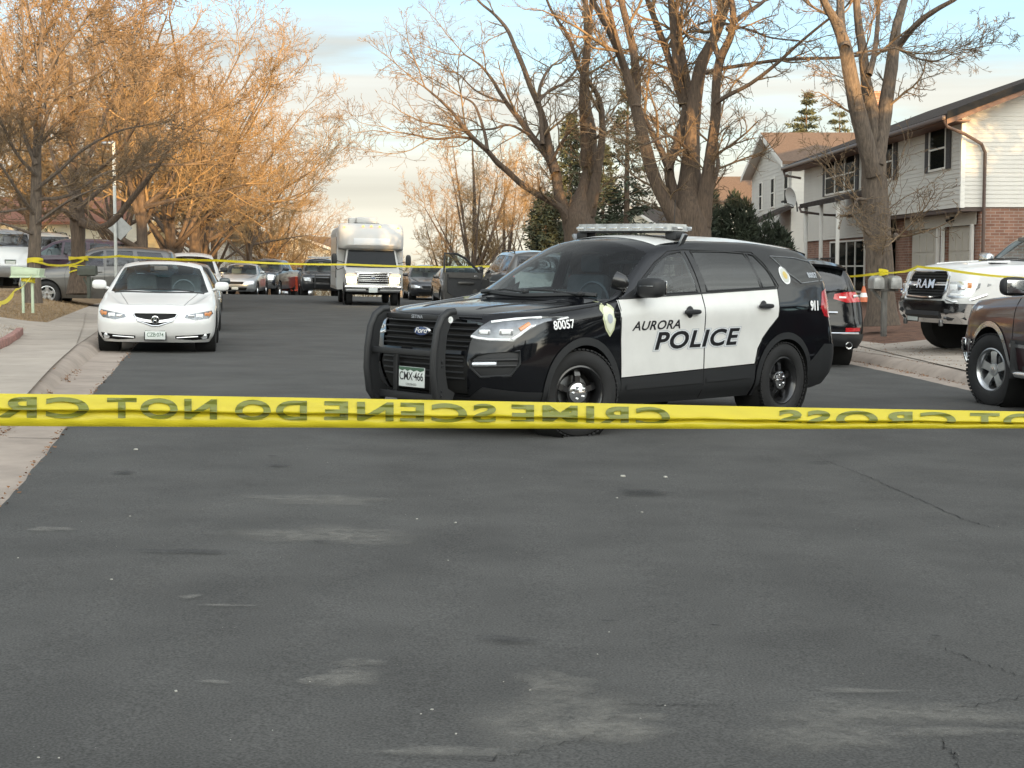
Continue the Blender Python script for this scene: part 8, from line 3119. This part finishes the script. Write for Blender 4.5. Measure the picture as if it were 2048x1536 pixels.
def near_tape():
    """Barrier tape across the foreground, seen from its back, pinched into a fold along its middle."""
    root = empty('barrier_tape', at(1024, 825, 3.0), 'yellow barrier tape stretched across the foreground, lettering seen reversed', 'barrier tape', 'yellow barrier tapes')
    base = Vector(root.location)
    xs = np.linspace(-120, 2170, 230)
    top = np.interp(xs, [-120, 0, 350, 700, 1180, 1600, 2048, 2170], [785, 787, 791, 797, 806, 815, 823, 825])
    bot = np.interp(xs, [-120, 0, 500, 1000, 1600, 2048, 2170], [851, 852, 854.5, 857, 858, 857, 857])
    fold = np.interp(xs, [-120, 0, 400, 700, 1180, 1600, 2048, 2170], [816, 818, 823, 828, 836, 841, 844, 845])
    Yd = np.interp(xs, [-120, 2170], [2.75, 3.25])
    fold = fold + .8 * np.sin(xs / 61) + .5 * np.sin(xs / 23)
    prof_n = 13
    V, F = [], []
    rows = []
    for i, x in enumerate(xs):
        t, f, b = top[i], fold[i], bot[i]
        col = []
        # upper strip bellies forward to the fold, tucks back behind it, then the lower strip hangs
        for py, dy in ((t, .004), (t + (f - t) * .30, -.0005), (t + (f - t) * .62, -.003), (t + (f - t) * .88, -.007), (f, -.0085), (f + .6, -.006), (f - 3, .003), (f - 5, .006), (f + 1.5, .004), (f + (b - f) * .25, .000), (f + (b - f) * .55, -.004), (f + (b - f) * .85, -.003), (b, .002)):
            dyy = dy + .0012 * math.sin(x / 37.0 + py * .4) + .0008 * math.sin(x / 13.0 - py * .21)
            col.append(at(x, py, Yd[i] + dyy) - base)
        rows.append(col)
    for i in range(len(xs) - 1):
        for k in range(prof_n - 1):
            a = i * prof_n + k
            F.append((a, a + 1, a + prof_n + 1, a + prof_n))
    V = [p for c in rows for p in c]
    np_mesh('tape_band', V, F, M['tape'], root)
    # lettering printed on the far face, read from right to left
    def put_word(word, x0, x1, lo, lo_r):
        """x0..x1 pixel span (left to right) of the reversed word; lo = fraction of the letter height shown below the fold."""
        n = 0
        vf = text_mesh(word, 1.0, .030, 0, 1.16, 1.0, res=6)
        us = [u for u, v in vf[0]]; vs = [v for u, v in vf[0]]
        ulo, uhi, vlo, vhi = min(us), max(us), min(vs), max(vs)
        step = (uhi - ulo) / max(8, len(word) * 14)
        VV, FF = fine(vf, step)
        cutv = .42
        for part in (0, 1):
            bm = bmesh.new()
            w = [bm.verts.new((u, v, 0)) for u, v in VV]
            for f in FF:
                try: bm.faces.new([w[i] for i in f])
                except ValueError: pass
            def cutat(h, keep_above):
                bmesh.ops.bisect_plane(bm, geom=bm.verts[:] + bm.edges[:] + bm.faces[:], dist=1e-6, plane_co=(0, vlo + (vhi - vlo) * h, 0), plane_no=(0, 1, 0), clear_inner=keep_above, clear_outer=not keep_above)
            for h in ((.52, .64, .76, .88) if part == 0 else (.1, .2)):
                bmesh.ops.bisect_plane(bm, geom=bm.verts[:] + bm.edges[:] + bm.faces[:], dist=1e-6, plane_co=(0, vlo + (vhi - vlo) * h, 0), plane_no=(0, 1, 0))
            if part == 0: cutat(cutv, True)
            else: cutat(lo[1], False); 
            if part == 1 and lo[0] > 0: cutat(lo[0], True)
            bm.verts.index_update()
            out = []
            for v in bm.verts:
                q = (v.co.x - ulo) / (uhi - ulo)
                x = x1 - (x1 - x0) * q                      # reversed
                g = (v.co.y - vlo) / (vhi - vlo)
                t, f, b = np.interp(x, xs, top), np.interp(x, xs, fold), np.interp(x, xs, bot)
                Y0 = np.interp(x, xs, Yd)
                if part == 0:
                    r = (g - cutv) / (1 - cutv)              # 0 at the fold, 1 at the letter tops
                    py = f - (f - t) * .82 * r
                    qq = (py - t) / (f - t)
                    dy = np.interp(qq, [0, .30, .62, .88, 1], [.004, -.0005, -.003, -.007, -.0085])
                else:
                    r = (g - lo[0]) / max(lo[1] - lo[0], .01)
                    py = f + 1.2 + (b - f) * lo_r * (1 - r)
                    qq = (py - f) / (b - f)
                    dy = np.interp(qq, [0, .25, .55, .85, 1], [.004, .000, -.004, -.003, .002])
                dyy = dy + .0012 * math.sin(x / 37.0 + py * .4) + .0008 * math.sin(x / 13.0 - py * .21)
                out.append(tuple(at(x, py, Y0 + dyy - .0022) - base))
            faces = [tuple(v.index for v in f.verts) for f in bm.faces]
            bm.free()
            if not faces: continue
            me = bpy.data.meshes.new('lettering'); me.from_pydata(out, [], faces)
            link_mesh('lettering', me, M['tape_ink'], root)
    full = ((.0, .36), .40)
    half = ((.26, .40), .14)
    put_word('CROSS', -250, 178, full[0], .46)
    put_word('NOT', 214, 434, full[0], .46)
    put_word('DO', 470, 614, full[0], .46)
    put_word('SCENE', 648, 992, full[0], .44)
    put_word('CRIME', 1022, 1340, ((.12, .36)), .34)
    put_word('CROSS', 1556, 1912, half[0], .16)
    put_word('NOT', 1940, 2160, half[0], .16)
    return root


near_tape()


def thin_tape(pts, w, label, twist=0.6, seed=1, wraps=()):
    """A band of tape through 3D points, slightly twisted.  Loops round posts and trunks are parts of it."""
    root = empty('barrier_tape', pts[0], label, 'barrier tape', 'yellow barrier tapes')
    b0 = Vector(pts[0]); rg = random.Random(seed)
    n = 60
    V, F = [], []
    P_ = [Vector(p) for p in pts]
    seg = []
    for a, c in zip(P_[:-1], P_[1:]):
        k = max(6, int((c - a).length / .25))
        for i in range(k):
            t = i / k
            sag = -.02 * (c - a).length * 4 * t * (1 - t) * .4
            seg.append(a + (c - a) * t + Vector((0, 0, sag)))
    seg.append(P_[-1])
    ph = rg.uniform(0, 6)
    for i, p in enumerate(seg):
        d = (seg[min(i + 1, len(seg) - 1)] - seg[max(i - 1, 0)]).normalized()
        u = Vector((0, 0, 1)); s = d.cross(u).normalized()
        a = twist * math.sin(i * .09 + ph) + .25 * math.sin(i * .31 + ph)
        v = u * math.cos(a) + s * math.sin(a)
        V += [p - b0 - v * w / 2, p - b0 + v * w / 2]
    for i in range(len(seg) - 1): F.append((2 * i, 2 * i + 2, 2 * i + 3, 2 * i + 1))
    np_mesh('tape_band', V, F, M['tape'], root)
    for (c, r, h, tilt) in wraps:
        m = MB()
        for k in range(3):
            V, F = [], []
            hh = h * rg.uniform(.7, 1.0); z0 = rg.uniform(-.03, .03)
            for q in range(25):
                t = 2 * math.pi * q / 24
                x, y = r * (1.02 + .012 * k) * math.cos(t), r * (1.02 + .012 * k) * math.sin(t)
                z = z0 + tilt * math.cos(t + k * 1.3)
                V += [(c[0] - b0.x + x, c[1] - b0.y + y, c[2] - b0.z + z - hh / 2), (c[0] - b0.x + x, c[1] - b0.y + y, c[2] - b0.z + z + hh / 2)]
            for q in range(24): F.append((2 * q, 2 * q + 2, 2 * q + 3, 2 * q + 1))
            m.add(V, F, 0, True)
        m.build('tape_knot', M['tape'], root, recalc=False)
    return root


# across the street from the second trunk to the tree on the right
t0 = at(158, 512, 36); t1 = at(236, 512, 39.9); t2 = at(436, 521, 41); t3 = at(700, 529, 43); t4 = at(975, 533, 45.5); t5 = at(1150, 545, 45)
thin_tape([t0, t1, t2, t3, t4, t5], .060, 'yellow barrier tape strung across the street in front of the bus', wraps=[(at(157, 518, 36.05), .215, .045, .03), (at(158, 538, 36.05), .22, .035, .06)])
# from the slim trunk to the second trunk
thin_tape([at(78, 522, 31), at(100, 530, 33), at(150, 528, 35.7), at(168, 520, 35.9)], .045, 'short slack yellow tape between the two left tree trunks', seed=3, wraps=[(at(70, 521, 31.05),   .155, .055, .03)])
# from the green mailbox down to the left
thin_tape([at(62, 552, 28.3), at(30, 580, 22), at(0, 606, 16.5), at(-60, 650, 11)], .048, 'yellow tape running from the pale green mailbox down out of view', twist=.9, seed=5, wraps=[(at(56, 558, 28.5), .12, .06, .02)])
# right: tree to mailboxes to the pickup and on
thin_tape([at(1700, 553, 31.4), at(1740, 549, 30.8), at(1768, 543, 28.9)], .05, 'yellow tape between the black SUV and the twin mailboxes', seed=7)
thin_tape([at(1768, 545, 28.88), at(1800, 544, 27.5), at(1835, 533, 24.9), at(1880, 537, 24.1), at(2048, 556, 21.5), at(2120, 562, 20)], .038, 'yellow tape from the twin mailboxes over the white pickup hood', seed=8, wraps=[(at(1767, 545, 28.98), .085, .055, .02)])
